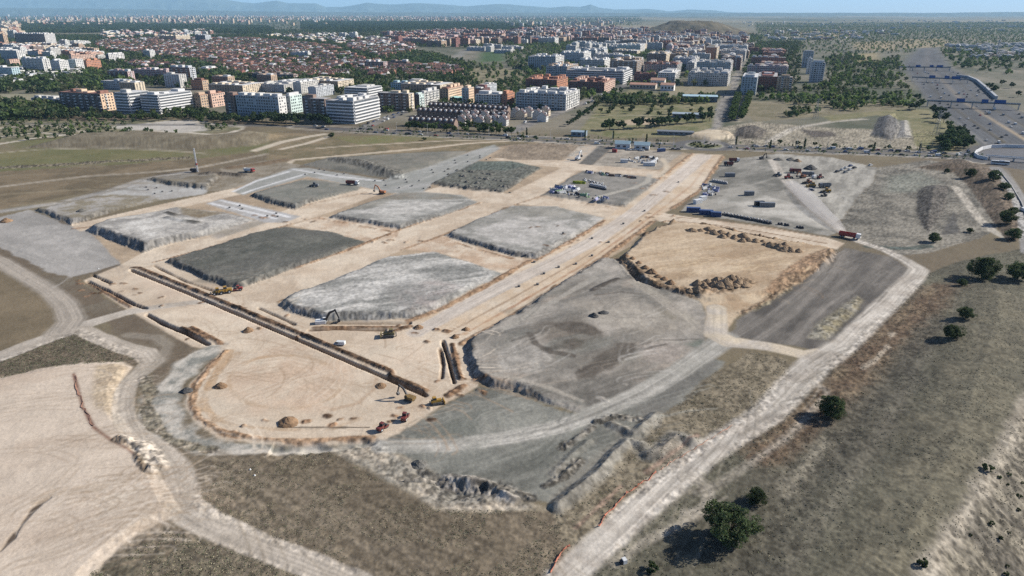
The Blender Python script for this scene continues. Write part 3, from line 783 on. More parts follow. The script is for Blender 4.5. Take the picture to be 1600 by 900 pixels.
# right hillside
HS = [(860, 1010), (930, 890), (1010, 800), (1110, 725), (1210, 655), (1290, 575), (1350, 530), (1400, 480), (1445, 430), (1500, 408), (1560, 395), (1620, 385), (1800, 400), (1950, 600), (1950, 1010)]
poly(HS, (112, 109, 90), (94, 91, 76), 16, rough=0.22, stretch=(48, 3), jit=1.5, reg=('hillside', 'dry grey-olive hillside filling the lower right'))
poly([(1150, 700), (1230, 640), (1300, 570), (1370, 505), (1440, 445), (1505, 440), (1470, 500), (1420, 560), (1360, 620), (1290, 670), (1200, 720)], (104, 84, 64), (134, 114, 86), 5, edge=5, jit=4, alpha=0.85, rough=0.35)
poly([(1190, 760), (1280, 680), (1350, 640), (1330, 700), (1240, 780)], (98, 92, 80), (116, 108, 92), 6, edge=7, jit=5, alpha=0.7)
line([(1180, 960), (1260, 850), (1330, 750), (1400, 640), (1450, 540)], 4, (140, 132, 114), edge=3, jit=2, alpha=0.5)
line([(1120, 980), (1190, 860), (1265, 745), (1345, 650), (1410, 575), (1460, 505)], 11, (84, 81, 71), (106, 101, 86), edge=4, jit=5, alpha=0.75, size=5, rough=0.3)
line([(1330, 1000), (1400, 880), (1470, 740), (1520, 620), (1550, 520), (1560, 470)], 20, (134, 126, 102), (112, 107, 88), edge=6, jit=6, alpha=0.65, size=6)
line([(1330, 1000), (1400, 880), (1470, 740), (1520, 620), (1550, 520), (1560, 470)], 46, dz=5.0, shape='ridge')
line([(1180, 700), (1260, 625), (1330, 555), (1400, 500), (1450, 450)], 6, (92, 72, 55), (122, 100, 76), edge=3, jit=4, alpha=0.7, size=3, off=-5)
line([(1290, 690), (1245, 745), (1225, 770)], 3, (154, 146, 126), edge=1.5, jit=1, alpha=0.6)
line([(1395, 520), (1385, 545), (1370, 560), (1350, 575)], 1.5, (190, 176, 154), jit=1.5, alpha=0.6)
poly([(1640, 560), (1600, 650), (1550, 740), (1510, 800), (1470, 850), (1440, 910), (1420, 1010), (1950, 1010), (1950, 560)], (136, 128, 110), (108, 102, 90), 5, dz=-9, ramp=20, mode='add', rough=0.35, stretch=(-50, 5), reg=('eroded_slope', 'eroded slope with low bushes at the right edge'))
line([(1640, 580), (1595, 650), (1548, 740), (1505, 810), (1465, 868), (1440, 920)], 4, (180, 170, 152), (156, 146, 128), edge=1.5, jit=1.5, alpha=0.85)

# ---- haul roads
line([(-120, 590), (0, 558), (55, 536), (133, 508), (194, 489), (250, 479), (300, 473), (345, 470)], [9, 9, 9, 8, 6, 5, 4.5, 5], HAUL, HAUL2, streak=0.35, reg=('dirt_road', 'pale dirt road from the left edge to the sand pad'))
line([(-60, 385), (0, 408), (36, 430), (78, 455), (103, 478), (112, 500), (98, 518)], [8, 8, 8, 8, 9, 10, 12], (170, 160, 146), HAUL2, streak=0.4, edge=1.5, reg=('dirt_road', 'grey dirt road curving down the left side'))
line([(128, 515), (160, 530), (194, 544), (225, 552), (238, 565), (222, 580), (202, 596), (194, 615), (192, 640), (197, 662), (214, 684), (245, 706), (268, 733), (276, 765), (284, 790), (320, 815), (400, 850), (483, 883), (560, 915), (640, 960)],
     [7, 7, 7, 8, 8, 7, 6, 6, 6, 6, 7, 8, 9, 10, 9, 8, 7, 7, 7, 7], (202, 190, 173), (184, 172, 155), streak=0.35, reg=('dirt_road', 'winding pale dirt road down to the bottom edge'))
line([(200, 524), (245, 528), (262, 540), (250, 565), (228, 580)], 4, (164, 154, 138), streak=0.4, edge=1.5, alpha=0.7)
poly([(150, 770), (250, 735), (270, 765), (285, 800), (240, 822), (200, 845), (150, 830)], (208, 192, 170), PALE2, 10, edge=4, alpha=0.7)
line([(598, 697), (700, 697), (800, 683), (870, 668), (925, 648), (1000, 615), (1060, 580), (1112, 545), (1135, 528)], [6, 6, 6, 6.5, 7, 7.5, 8, 9, 10], (190, 186, 176), (166, 163, 153), streak=0.45, edge=1.0, reg=('dirt_road', 'grey haul track sweeping up from the lower centre'))
line([(640, 705), (700, 712), (740, 700), (760, 690)], 2, (146, 146, 137), edge=1, streak=0.5, alpha=0.6)
for rr in (9, 12, 15, 18, 22):
    line([(790 + rr * 2.2 * math.cos(a), 662 + rr * math.sin(a)) for a in np.linspace(0.5, 5.2, 16)], 0.7, (160, 158, 148), alpha=0.5, edge=0.4)
line([(1120, 482), (1120, 500), (1118, 522), (1140, 534), (1200, 541), (1262, 556), (1285, 552)], [8, 8, 9, 9, 7, 7, 8], (212, 196, 168), HAUL, streak=0.3, reg=('dirt_road', 'pale haul link from the yellow sand plot to the long haul road'))
line([(1262, 560), (1252, 580), (1225, 612), (1190, 645)], 4, (180, 172, 160), streak=0.5, edge=1)
line([(840, 960), (880, 905), (905, 882), (967, 825), (1050, 752), (1105, 707), (1200, 645), (1272, 570), (1322, 537), (1378, 482), (1428, 434), (1436, 421), (1415, 407), (1385, 391), (1342, 377), (1325, 368), (1300, 350), (1262, 320), (1220, 272), (1206, 250)],
     [7, 8, 8, 8, 8.5, 8.5, 9.5, 11, 9, 9, 9, 8, 6, 5.5, 5, 5, 8, 8, 7, 6], (210, 202, 189), (184, 174, 160), streak=0.42, edge=1.2, size=5, reg=('haul_road', 'long pale haul road running from the bottom edge past the red truck'))
for rr, c in ((14, 0.5), (17, 0.7), (20, 0.8), (23, 0.6)):
    line([(1075 + rr * 1.75 * math.cos(a), 775 + rr * 1.55 * math.sin(a)) for a in np.linspace(-1.9, 1.9, 16)], 0.8, (184, 174, 158), alpha=c, edge=0.4)
line([(960, 880), (1000, 850), (1060, 820), (1105, 800)], 2.5, (176, 166, 148), streak=0.5, alpha=0.7, edge=1)
line([(1080, 745), (1130, 715), (1200, 668), (1260, 610)], 2.5, (176, 166, 150), off=-6, streak=0.5, alpha=0.5, edge=1)
for k, s_ in enumerate(((1040, 748, 1120, 690), (930, 835, 1000, 770))):
    line([(s_[0] - 30, s_[1] - 10), (s_[2] - 30, s_[3] - 10)], 1.2, (184, 150, 128), jit=0.5, alpha=0.6)
# tyre-mark swirls on the sand plot
rng = random.Random(5)
for k in range(26):
    x0, y0 = rng.uniform(1030, 1230), rng.uniform(372, 432)
    q = [(x0 + s * 12, y0 + rng.uniform(-1, 1) - s * rng.uniform(0.5, 2.5)) for s in range(-4, 5)]
    line(q, 0.7, (232, 208, 164), alpha=0.55, edge=0.4, jit=0.3)

# faint wheel tracks and scraper marks on the graded land
rng = random.Random(31)


def tracks(px, n, ang, length, cols, w=(0.4, 0.9), bend=0.5, alpha=(0.15, 0.42)):
    pts = [g0(*p) for p in px]
    P = np.array(pts)
    got = 0
    while got < n:
        x0, y0 = rng.uniform(P[:, 0].min(), P[:, 0].max()), rng.uniform(P[:, 1].min(), P[:, 1].max())
        if not inside(np.array([x0]), np.array([y0]), pts)[0]:
            continue
        got += 1
        a = R(ang + rng.gauss(0, 14))
        c = rng.gauss(0, bend) / length
        q, x, y = [], x0, y0
        for _ in range(7):
            q.append((x, y))
            x += math.cos(a) * length / 7
            y += math.sin(a) * length / 7
            a += c * length / 7
        col = rng.choice(cols)
        al = rng.uniform(*alpha)
        ww = rng.uniform(*w)
        line(q, ww, col, alpha=al, edge=0.35, jit=0.25, world=True)
        if rng.random() < 0.6:
            line(q, ww, col, alpha=al, edge=0.35, jit=0.25, world=True, off=2.2)


LT, DK = (206, 202, 194), (92, 92, 86)
tracks(Lp, 60, 38, 18, [LT, DK, DK, (186, 170, 150)], alpha=(0.1, 0.32))
tracks([(600, 692), (748, 606), (905, 648), (1030, 604), (1032, 652), (935, 752), (800, 772), (660, 728)], 40, 30, 26, [(160, 160, 150), (96, 98, 92)])
tracks([(1318, 386), (1424, 424), (1310, 532), (1140, 524), (1200, 476)], 40, 52, 40, [(156, 150, 142), (92, 88, 83)])
tracks([(433, 476), (608, 401), (678, 393), (786, 427), (636, 498)], 40, 28, 20, [(222, 220, 214), DK, (150, 150, 146)])
tracks([(257, 409), (445, 354), (572, 378), (378, 450)], 30, 45, 20, [(140, 138, 130), (82, 84, 78)])
tracks([(695, 368), (870, 323), (946, 341), (838, 405)], 26, 20, 20, [LT, DK])
tracks([(515, 340), (665, 300), (750, 316), (626, 358)], 26, 12, 20, [LT, DK])
tracks([(133, 361), (275, 324), (400, 344), (226, 394)], 24, 50, 16, [(216, 214, 208), (120, 118, 112)])
tracks([(0, 340), (108, 352), (215, 397), (110, 434), (0, 386)], 30, -30, 40, [(196, 193, 188), (138, 136, 131)])
tracks([(1062, 330), (1132, 250), (1212, 256), (1316, 362), (1120, 340)], 40, 40, 30, [(188, 185, 176), (108, 106, 100)])
tracks([(1200, 242), (1370, 262), (1340, 308), (1300, 348)], 36, 60, 26, [(206, 203, 194), (128, 125, 117)])
tracks([(1370, 262), (1550, 300), (1530, 372), (1395, 400), (1312, 350)], 40, 60, 30, [(164, 158, 144), (96, 92, 84)])
tracks(PAD, 120, -20, 24, [(234, 218, 194), (184, 154, 120), (200, 174, 144), (176, 146, 112)], w=(0.3, 0.7), bend=1.2, alpha=(0.2, 0.55))
tracks(PAD, 60, 55, 30, [(234, 218, 194), (190, 162, 130)], w=(0.3, 0.7), bend=0.8, alpha=(0.2, 0.5))
tracks(AV, 50, 60, 40, [(230, 216, 196), (186, 158, 126)], bend=0.1)
tracks([(0, 590), (190, 565), (262, 760), (140, 905), (0, 900)], 90, 15, 25, [(226, 210, 190), (182, 160, 134), (166, 142, 114)], w=(0.25, 0.6), bend=1.0)
tracks([(90, 755), (260, 740), (285, 800), (190, 850), (60, 820)], 60, 12, 14, [(230, 216, 196), (170, 148, 120), (186, 164, 138)], w=(0.25, 0.6), bend=1.4, alpha=(0.25, 0.6))
tracks([(0, 800), (180, 800), (140, 900), (0, 900)], 40, 50, 20, [(228, 212, 192), (176, 154, 128)], w=(0.3, 0.9), bend=0.8)
tracks([(985, 388), (1110, 356), (1290, 400), (1180, 480), (1000, 440)], 50, 20, 24, [(232, 206, 162), (170, 134, 92)], bend=1.5)
tracks([(960, 850), (1130, 690), (1280, 560), (1300, 600), (1150, 740), (1020, 870)], 24, 46, 30, [(176, 166, 148), (90, 84, 72)])
tracks(HS, 40, 48, 50, [(142, 135, 116), (86, 82, 70)], alpha=(0.15, 0.4))
tracks([(330, 712), (510, 704), (680, 796), (860, 800), (560, 905), (300, 795)], 30, -42, 40, [(146, 132, 110), (88, 80, 66)], alpha=(0.15, 0.45))
tracks([(-100, 275), (290, 250), (250, 272), (0, 328)], 24, 12, 60, [(156, 142, 112), (100, 92, 70)], w=(1, 2.5), alpha=(0.2, 0.5))
tracks([(1130, 200), (1300, 200), (1470, 205), (1350, 230)], 20, 20, 40, [(196, 188, 170), (110, 104, 94)], w=(1, 3))

# ---- the trench with its spoil bank, side trenches
TR = [(205, 422), (300, 461), (400, 503), (500, 546), (600, 589), (665, 618)]
line(TR, 1.35, (96, 74, 56), (84, 66, 50), dz=-2.6, jit=0.15, ramp=0.5, reg=('trench', 'long straight trench across the sand pad'))
line([(209, 421), (300, 458), (400, 500), (500, 542), (600, 584)], 2.7, (140, 108, 78), (92, 72, 54), dz=1.5, shape='ridge', lump=0.8, jit=0.4, off=2.5, rough=0.4, reg=('spoil_bank', 'brown spoil heap along the upper side of the long trench'))
line([(612, 588), (640, 599), (665, 611)], 2.6, (150, 116, 82), (112, 88, 64), dz=1.3, shape='ridge', lump=0.5, jit=0.4, rough=0.4)
for q, w, z in (([(692, 533), (700, 560), (710, 598)], 1.2, -1.8), ([(505, 505), (560, 505), (640, 505)], 1.2, -1.5), ([(484, 516), (530, 514), (600, 516)], 1.6, -0.8), ([(137, 440), (180, 460), (210, 476), (228, 482)], 1.3, -1.2),
                ([(230, 492), (260, 508), (290, 520), (325, 538)], 1.6, -1.4), ([(145, 430), (172, 442)], 1.2, -1.0), ([(240, 415), (290, 440), (335, 455)], 1.0, -0.7), ([(405, 482), (430, 493), (460, 507)], 1.0, -0.7), ([(688, 545), (692, 570), (690, 590)], 1.2, -0.8)):
    line(q, w, (100, 78, 58), (122, 96, 70), dz=z, jit=0.35, ramp=0.6)
for q, w, z in (([(707, 538), (713, 565), (720, 592)], 2.2, 1.2), ([(140, 443), (205, 480)], 1.8, 0.8), ([(300, 512), (345, 536)], 2.4, 1.2), ([(285, 512), (325, 530)], 2.0, 0.9), ([(490, 512), (560, 511), (640, 512)], 1.8, 0.7),
                ([(700, 618), (725, 603)], 2.5, 1.0), ([(610, 520), (640, 510)], 3, 1.2)):
    line(q, w, (152, 116, 82), (120, 92, 66), dz=z, shape='ridge', lump=0.7, jit=0.5, rough=0.4)
rng = random.Random(8)
for k in range(90):                                    # clods and small piles lying about the sand
    a, b, sx_, sy_ = rng.choice([(430, 660, 120, 12), (660, 520, 60, 14), (720, 605, 40, 14), (900, 375, 80, 20), (1010, 290, 30, 16), (620, 372, 40, 8), (350, 500, 120, 40), (630, 640, 50, 22), (160, 450, 60, 14), (450, 345, 60, 10), (1020, 340, 40, 8)])
    x0, y0 = a + rng.uniform(-1, 1) * sx_, b + rng.uniform(-1, 1) * sy_
    line([(x0, y0), (x0 + rng.uniform(2, 7), y0 + rng.uniform(-1.5, 1.5))], rng.uniform(1, 2.2), (158, 120, 84), (118, 90, 64), dz=rng.uniform(0.4, 1.1), shape='ridge', lump=0.8, jit=0.5, rough=0.4)

# ---- town avenue, roundabout, streets, highway
AVN = [(-100, 192), (380, 196), (475, 198), (550, 203), (675, 210), (800, 215), (925, 222), (1060, 228), (1140, 229), (1200, 232), (1350, 237), (1490, 243), (1530, 250)]
line(AVN, [6, 8, 12, 16, 20, 22, 24, 24, 24, 24, 24, 26, 24], ASPH, ASPH2, jit=0.2, streak=0.15, reg=('avenue', 'busy tree-lined avenue crossing behind the site'))
line(AVN[3:], 4, (150, 138, 112), GREEN2, jit=0.5)
for o in (-14.5, 14.5):
    line(AVN[2:], 4, (178, 172, 160), off=o, jit=0.3)
cx_, cy_ = g0(1101, 227)
RB = [(cx_ + 27 * math.cos(a), cy_ + 27 * math.sin(a)) for a in np.linspace(0, 6.1832, 28)]
poly(RB, ASPH, ASPH2, 8, jit=0.1, world=True, reg=('roundabout', 'asphalt roundabout at the head of the sand avenue'))
RBI = [(cx_ + 15 * math.cos(a), cy_ + 15 * math.sin(a)) for a in np.linspace(0, 6.1832, 24)]
poly([(cx_ + 16.5 * math.cos(a), cy_ + 16.5 * math.sin(a)) for a in np.linspace(0, 6.1832, 24)], (190, 184, 172), jit=0.0, edge=0.3, world=True)
poly(RBI, (84, 98, 54), (110, 112, 66), 5, jit=0.1, world=True, dz=1.5, ramp=8, reg=('traffic_island', 'green round island in the middle of the roundabout'))
line([(800, 206), (830, 192), (875, 175), (940, 150), (980, 131), (1003, 112), (1012, 95)], 16, (156, 150, 142), ASPH2, jit=0.3, streak=0.15, reg=('street', 'diagonal street beside the sloping park'))
line([(560, 204), (590, 190), (630, 176), (660, 165)], 14, (140, 137, 132), ASPH2, jit=0.3, reg=('street', 'short street between the white striped block and the terraces'))
line([(1110, 226), (1117, 190), (1135, 155), (1150, 122), (1162, 100), (1172, 78), (1180, 66)], 16, (166, 160, 150), ASPH2, jit=0.3, reg=('street', 'wide pale street climbing from the roundabout'))
line([(1153, 190), (1160, 168), (1166, 150)], 6, (172, 164, 146), jit=0.3)
poly([(905, 205), (940, 160), (985, 140), (1060, 150), (1120, 160), (1112, 200), (1060, 214), (960, 216)], (146, 138, 98), (112, 116, 68), 14, reg=('park_ground', 'sloping park lawn with rows of young trees'))
line([(905, 186), (960, 180), (1040, 181), (1105, 184)], 3, (196, 184, 158))
line([(910, 166), (980, 160), (1060, 166), (1118, 172)], 3, (190, 180, 152))
poly([(960, 190), (1010, 184), (1040, 188), (1020, 194), (970, 196)], (200, 178, 148), (186, 164, 132), 6, edge=1)
poly([(1050, 134), (1140, 132), (1140, 146), (1040, 148)], (158, 148, 116), (146, 138, 108), 8, reg=('field', 'bare tan lot in front of the long white block'))
poly([(1120, 200), (1180, 190), (1300, 200), (1470, 205), (1480, 232), (1350, 232), (1140, 226)], (168, 158, 136), (142, 134, 114), 12, rough=0.3, reg=('cleared_ground', 'dusty cleared ground behind the avenue on the right'))
poly([(1070, 212), (1100, 204), (1140, 206), (1150, 216), (1110, 220)], (216, 200, 170), (196, 178, 148), 8, edge=1, dz=3, ramp=6)
poly([(1145, 216), (1152, 200), (1180, 196), (1200, 205), (1190, 218)], (112, 104, 94), (96, 90, 82), 5, edge=1, dz=4, ramp=8, rough=0.4)
poly([(1360, 212), (1372, 184), (1398, 176), (1408, 200), (1395, 220)], (112, 110, 108), (96, 95, 94), 5, edge=1, dz=6, ramp=10, rough=0.4, reg=('earth_mound', 'steep grey earth mound left of the highway'))
poly([(1400, 216), (1405, 190), (1420, 186), (1425, 215)], (176, 172, 164), (150, 146, 138), 5, edge=1, dz=4, ramp=8)
line([(1200, 222), (1240, 200), (1300, 190), (1350, 186)], 8, (186, 178, 162), streak=0.3, edge=2)
poly([(1300, 206), (1250, 202), (1270, 214), (1310, 213)], (104, 96, 88), edge=2, jit=2)
poly([(1280, 180), (1330, 172), (1400, 170), (1450, 170), (1490, 200), (1500, 230), (1480, 238), (1430, 228), (1420, 190), (1370, 180), (1300, 190)], (144, 136, 94), (118, 118, 72), 12, reg=('field', 'grassy slope left of the highway'))
poly([(1325, 85), (1372, 82), (1372, 98), (1340, 100)], (170, 154, 108), (156, 142, 100), 12)
poly([(1165, 158), (1300, 158), (1400, 160), (1430, 168), (1300, 180), (1180, 190), (1165, 180)], (142, 132, 104), (124, 118, 86), 12, reg=('field', 'dry lawn with scattered trees above the cleared ground'))
line([(1170, 159), (1210, 160), (1260, 164)], 3, (196, 186, 164))
line([(1260, 180), (1310, 166), (1330, 160)], 3, (186, 176, 152))
# plots of the open land left of the diagonal street
poly([(700, 110), (760, 104), (830, 112), (822, 128), (760, 140), (720, 132)], (152, 142, 110), (132, 126, 92), 14, reg=('field', 'pale open land left of the grey tower block'))
poly([(750, 82), (788, 78), (790, 96), (748, 97)], (70, 100, 56), (84, 112, 62), 10, jit=0.3, reg=('sports_pitch', 'green sports pitch with stripes in the distance'))
line([(694, 100), (715, 88), (728, 78)], 24, (150, 148, 142), jit=1)
line([(730, 130), (790, 120), (830, 112)], 8, (170, 158, 130), jit=1)
# highway
HL = [(1545, 246), (1532, 225), (1490, 192), (1450, 160), (1424, 124), (1410, 103), (1422, 86), (1440, 74)]
HR = [(1466, 74), (1476, 92), (1484, 104), (1516, 122), (1556, 155), (1625, 190), (1720, 240), (1760, 262)]
poly(HL + HR, (84, 88, 94), (98, 102, 108), 14, jit=0.2, stretch=(63, 8), reg=('highway', 'broad multi-lane highway on the right'))
def hmid(t):
    n = len(HL)
    a = [HL[::-1][i] for i in range(n)]
    return [(a[i][0] * (1 - t) + HR[i][0] * t, a[i][1] * (1 - t) + HR[i][1] * t) for i in range(n)]
for t_, w_, c_ in ((0.5, 4, (190, 168, 132)), (0.24, 4, (82, 78, 66)), (0.26, 1.5, (150, 138, 112)), (0.74, 4, (82, 78, 66)), (0.72, 1.5, (150, 138, 112)), (0.05, 2, (176, 172, 164)), (0.95, 2, (176, 172, 164))):
    line(hmid(t_), w_, c_, jit=0.2, edge=0.4)
for t_ in (0.08, 0.14, 0.19, 0.29, 0.345, 0.40, 0.455, 0.545, 0.60, 0.655, 0.71, 0.78, 0.84, 0.90):
    line(hmid(t_), 0.7, (206, 206, 206), jit=0.0, edge=0.2, alpha=0.85)
poly([(1490, 242), (1520, 228), (1560, 223), (1640, 226), (1720, 240), (1720, 290), (1620, 268), (1560, 260), (1520, 250)], ASPH, ASPH2, 8, jit=0.1)
line([(1556, 262), (1575, 285), (1592, 312), (1604, 350), (1612, 395)], 9, (160, 158, 156), (146, 145, 143), jit=0.1, reg=('slip_road', 'pale slip road descending at the right edge'))
line([(1572, 264), (1590, 290), (1604, 316)], 0.8, (200, 198, 194), jit=0, off=0)
# far town streets: light seams between quarters
for q, w in (([(0, 135), (120, 132), (250, 140), (400, 142), (520, 140)], 10), ([(170, 72), (300, 66), (420, 74), (560, 92)], 10), ([(600, 52), (720, 54), (860, 50)], 14), ([(1190, 60), (1290, 62), (1420, 70)], 9),
             ([(1190, 45), (1350, 50), (1600, 55)], 14), ([(1240, 75), (1420, 78), (1500, 76), (1640, 84)], 8), ([(1480, 58), (1560, 56), (1640, 55)], 20), ([(560, 62), (640, 70), (700, 85)], 10)):
    line(q, w, (160, 152, 134), edge=3, jit=2)
for q in ([(420, 56), (480, 52), (520, 58), (460, 64)], [(600, 48), (680, 46), (720, 54), (640, 58)], [(1240, 50), (1320, 46), (1340, 56), (1260, 60)], [(1400, 62), (1470, 60), (1500, 72), (1410, 76)], [(1330, 66), (1400, 64), (1400, 80), (1340, 78)]):
    poly(q, (170, 152, 114), (146, 134, 98), 60, edge=6, jit=8)

# ---- finish the height field
nf = fbm(X, Y, 2.2, 3, 41) * 0.6 + fbm(X, Y, 0.7, 2, 42) * 0.4
LOD = sstep(900, 250, Y)
HT += ROUGH * nf * LOD * 0.9
v_ = 1 + 0.15 * fbm(X, Y, 4, 5, 51, 0.7) + 0.08 * fbm(X, Y, 30, 3, 52)
sp_ = fbm(X, Y, 1.1, 2, 53)
v_ = v_ * (1 - 0.85 * np.clip(ROUGH - 0.08, 0, 0.4) * np.clip(sp_ * 2.2, -1, 1.2) * 2)
COL *= np.clip(v_, 0.5, 1.5)[:, None]
HG = HT.reshape(NR, NC)
print('terrain field', NR, NC)


_ROWL = ROWY.tolist()
_CT, _ST, _U0, _DU = math.cos(TH), CAM_H * math.sin(TH), float(U[0]), float(U[1] - U[0])
import bisect


def cell(x, y):
    i = min(max(bisect.bisect_right(_ROWL, y) - 1, 0), NR - 2)
    a = min(max((y - _ROWL[i]) / (_ROWL[i + 1] - _ROWL[i]), 0), 1)
    c = min(max((x / (y * _CT + _ST) - _U0) / _DU, 0), NC - 1.001)
    return i, a, int(c), c - int(c)


def height(x, y):
    """ground level at a point"""
    i, a, j, b = cell(x, y)
    return float((HG[i, j] * (1 - b) + HG[i, j + 1] * b) * (1 - a) + (HG[i + 1, j] * (1 - b) + HG[i + 1, j + 1] * b) * a)


def at(px, py, lift=0.0):
    """point of the ground seen at this pixel of the photograph"""
    z = 0.0
    for _ in range(5):
        x, y = g0(px, py, z)
        z = height(x, y)
    return Vector((x, y, z + lift))


def ground_material():
    m = bpy.data.materials.new('bare_soil')
    m.use_nodes = True
    nt = m.node_tree
    b = nt.nodes['Principled BSDF']
    b.inputs['Roughness'].default_value = 0.95
    b.inputs['Specular IOR Level'].default_value = 0.1
    at_ = nt.nodes.new('ShaderNodeAttribute')
    at_.attribute_name = 'soil'
    tc = nt.nodes.new('ShaderNodeTexCoord')
    n_a = nt.nodes.new('ShaderNodeTexNoise')
    n_a.inputs['Scale'].default_value = 1.3
    n_a.inputs['Detail'].default_value = 6
    n_a.inputs['Roughness'].default_value = 0.7
    nt.links.new(tc.outputs['Object'], n_a.inputs['Vector'])
    mr = nt.nodes.new('ShaderNodeMapRange')
    mr.inputs[1].default_value, mr.inputs[2].default_value = 0.3, 0.7
    mr.inputs[3].default_value, mr.inputs[4].default_value = 0.86, 1.14
    nt.links.new(n_a.outputs[0], mr.inputs[0])
    mx = nt.nodes.new('ShaderNodeVectorMath')
    mx.operation = 'SCALE'
    nt.links.new(at_.outputs['Color'], mx.inputs[0])
    nt.links.new(mr.outputs[0], mx.inputs['Scale'])
    nt.links.new(mx.outputs[0], b.inputs['Base Color'])
    bp = nt.nodes.new('ShaderNodeBump')
    bp.inputs['Strength'].default_value = 0.5
    bp.inputs['Distance'].default_value = 0.12
    nt.links.new(n_a.outputs[0], bp.inputs['Height'])
    nt.links.new(bp.outputs[0], b.inputs['Normal'])
    return m


SOIL = ground_material()


def build_terrain():
    V = np.stack([X, Y, HT], 1).astype(np.float32)
    col4 = np.concatenate([np.clip(COL, 0, 1), np.ones((len(COL), 1))], 1).astype(np.float32)
    ii = np.arange((NR - 1) * NC).reshape(NR - 1, NC)[:, :-1].ravel()
    quads = np.stack([ii, ii + 1, ii + NC + 1, ii + NC], 1)
    freg = REG[ii]
    for r, (nm, lb) in enumerate(REGIONS):
        q = quads[freg == r]
        if not len(q):
            continue
        used, inv = np.unique(q, return_inverse=True)
        me = bpy.data.meshes.new(nm)
        me.vertices.add(len(used))
        me.vertices.foreach_set('co', V[used].ravel())
        me.loops.add(q.size)
        me.loops.foreach_set('vertex_index', inv.astype(np.int32).ravel())
        me.polygons.add(len(q))
        me.polygons.foreach_set('loop_start', np.arange(0, q.size, 4, dtype=np.int32))
        me.update(calc_edges=True)
        ca = me.color_attributes.new('soil', 'FLOAT_COLOR', 'POINT')
        ca.data.foreach_set('color', col4[used].ravel())
        me.materials.append(SOIL)
        tag(link(nm, me), lb, nm.replace('_', ' '), None, 'structure')


build_terrain()

# ---------------------------------------------------------------- town: materials
PAINT = {
    'white': (0.54, 0.525, 0.49), 'offwhite': (0.46, 0.44, 0.40), 'cream': (0.55, 0.46, 0.34), 'grey': (0.40, 0.41, 0.42), 'bluegrey': (0.33, 0.365, 0.375),
    'palegreen': (0.44, 0.52, 0.48), 'brown': (0.21, 0.15, 0.12), 'darkbrown': (0.14, 0.11, 0.10), 'brick': (0.27, 0.135, 0.095), 'redbrick': (0.22, 0.095, 0.075),
    'orange': (0.42, 0.20, 0.12), 'salmon': (0.50, 0.34, 0.26), 'tan': (0.40, 0.29, 0.20), 'peach': (0.58, 0.42, 0.29), 'teal': (0.34, 0.44, 0.46), 'charcoal': (0.09, 0.09, 0.10),
    'pink': (0.44, 0.32, 0.30), 'maroon': (0.17, 0.08, 0.075)}


def paint(n):
    return mat('facade_' + n, PAINT[n], 0.85, 0.07, 0.15)


GLASS = mat('window_glass', (0.035, 0.045, 0.055), 0.12, 0.3, 0.4, 0, 0.5)
GLASS2 = mat('shaded_glazing', (0.10, 0.11, 0.12), 0.25, 0.3, 0.3, 0, 0.5)
ROOFG = mat('gravel_roof', (0.33, 0.32, 0.31), 0.95, 0.2, 0.3)
ROOFW = mat('pale_roof_coat', (0.50, 0.49, 0.47), 0.9, 0.15, 0.3)
ROOFR = mat('terracotta_roof', (0.22, 0.115, 0.085), 0.9, 0.3, 0.5)
ROOFD = mat('slate_brown_roof', (0.085, 0.06, 0.058), 0.85, 0.25, 0.5)
ROOFS = {'gravel': ROOFG, 'pale': ROOFW, 'terracotta': ROOFR, 'slate': ROOFD}
LIGHTB = mat('balcony_concrete', (0.58, 0.57, 0.55), 0.85, 0.06, 0.4)
YAW = R(-20)
OCC = []                                             # footprints: x, y, radius


class Occ(list):
    """footprints in a coarse grid"""
    cells = {}

    def append(s, t):
        x, y, r = t
        n = int((r + 30) // 60) + 1
        for i in range(int(x // 60) - n, int(x // 60) + n + 1):
            for j in range(int(y // 60) - n, int(y // 60) + n + 1):
                s.cells.setdefault((i, j), []).append(t)


OCC = Occ()


def free(x, y, r):
    for a, b, q in OCC.cells.get((int(x // 60), int(y // 60)), ()):
        if q + r > 0 and (a - x) ** 2 + (b - y) ** 2 < (q + r) ** 2:
            return False
    return True


ROADS = {'avenue', 'street', 'highway', 'roundabout', 'slip_road', 'concrete_street', 'dirt_road', 'haul_road', 'traffic_island', 'asphalt_road', 'footpath', 'sand_pad', 'earth_plot', 'sports_pitch', 'plaza'}
ROADID = np.array([n in ROADS for n, _ in REGIONS])


def region_at(x, y):
    i, a, j, b = cell(x, y)
    return REG[(i + (a > 0.5)) * NC + j + (b > 0.5)]


def on_road(x, y):
    return ROADID[region_at(x, y)]


def quad(mb, p, u, w, h, n, out, mi=0):
    """upright pane: lower-left corner p, direction u, width, height, outward normal n"""
    a = (p[0] + n[0] * out, p[1] + n[1] * out, p[2])
    b = (a[0] + u[0] * w, a[1] + u[1] * w, a[2])
    mb.add([a, b, (b[0], b[1], b[2] + h), (a[0], a[1], a[2] + h)], [(0, 1, 2, 3)], mi)


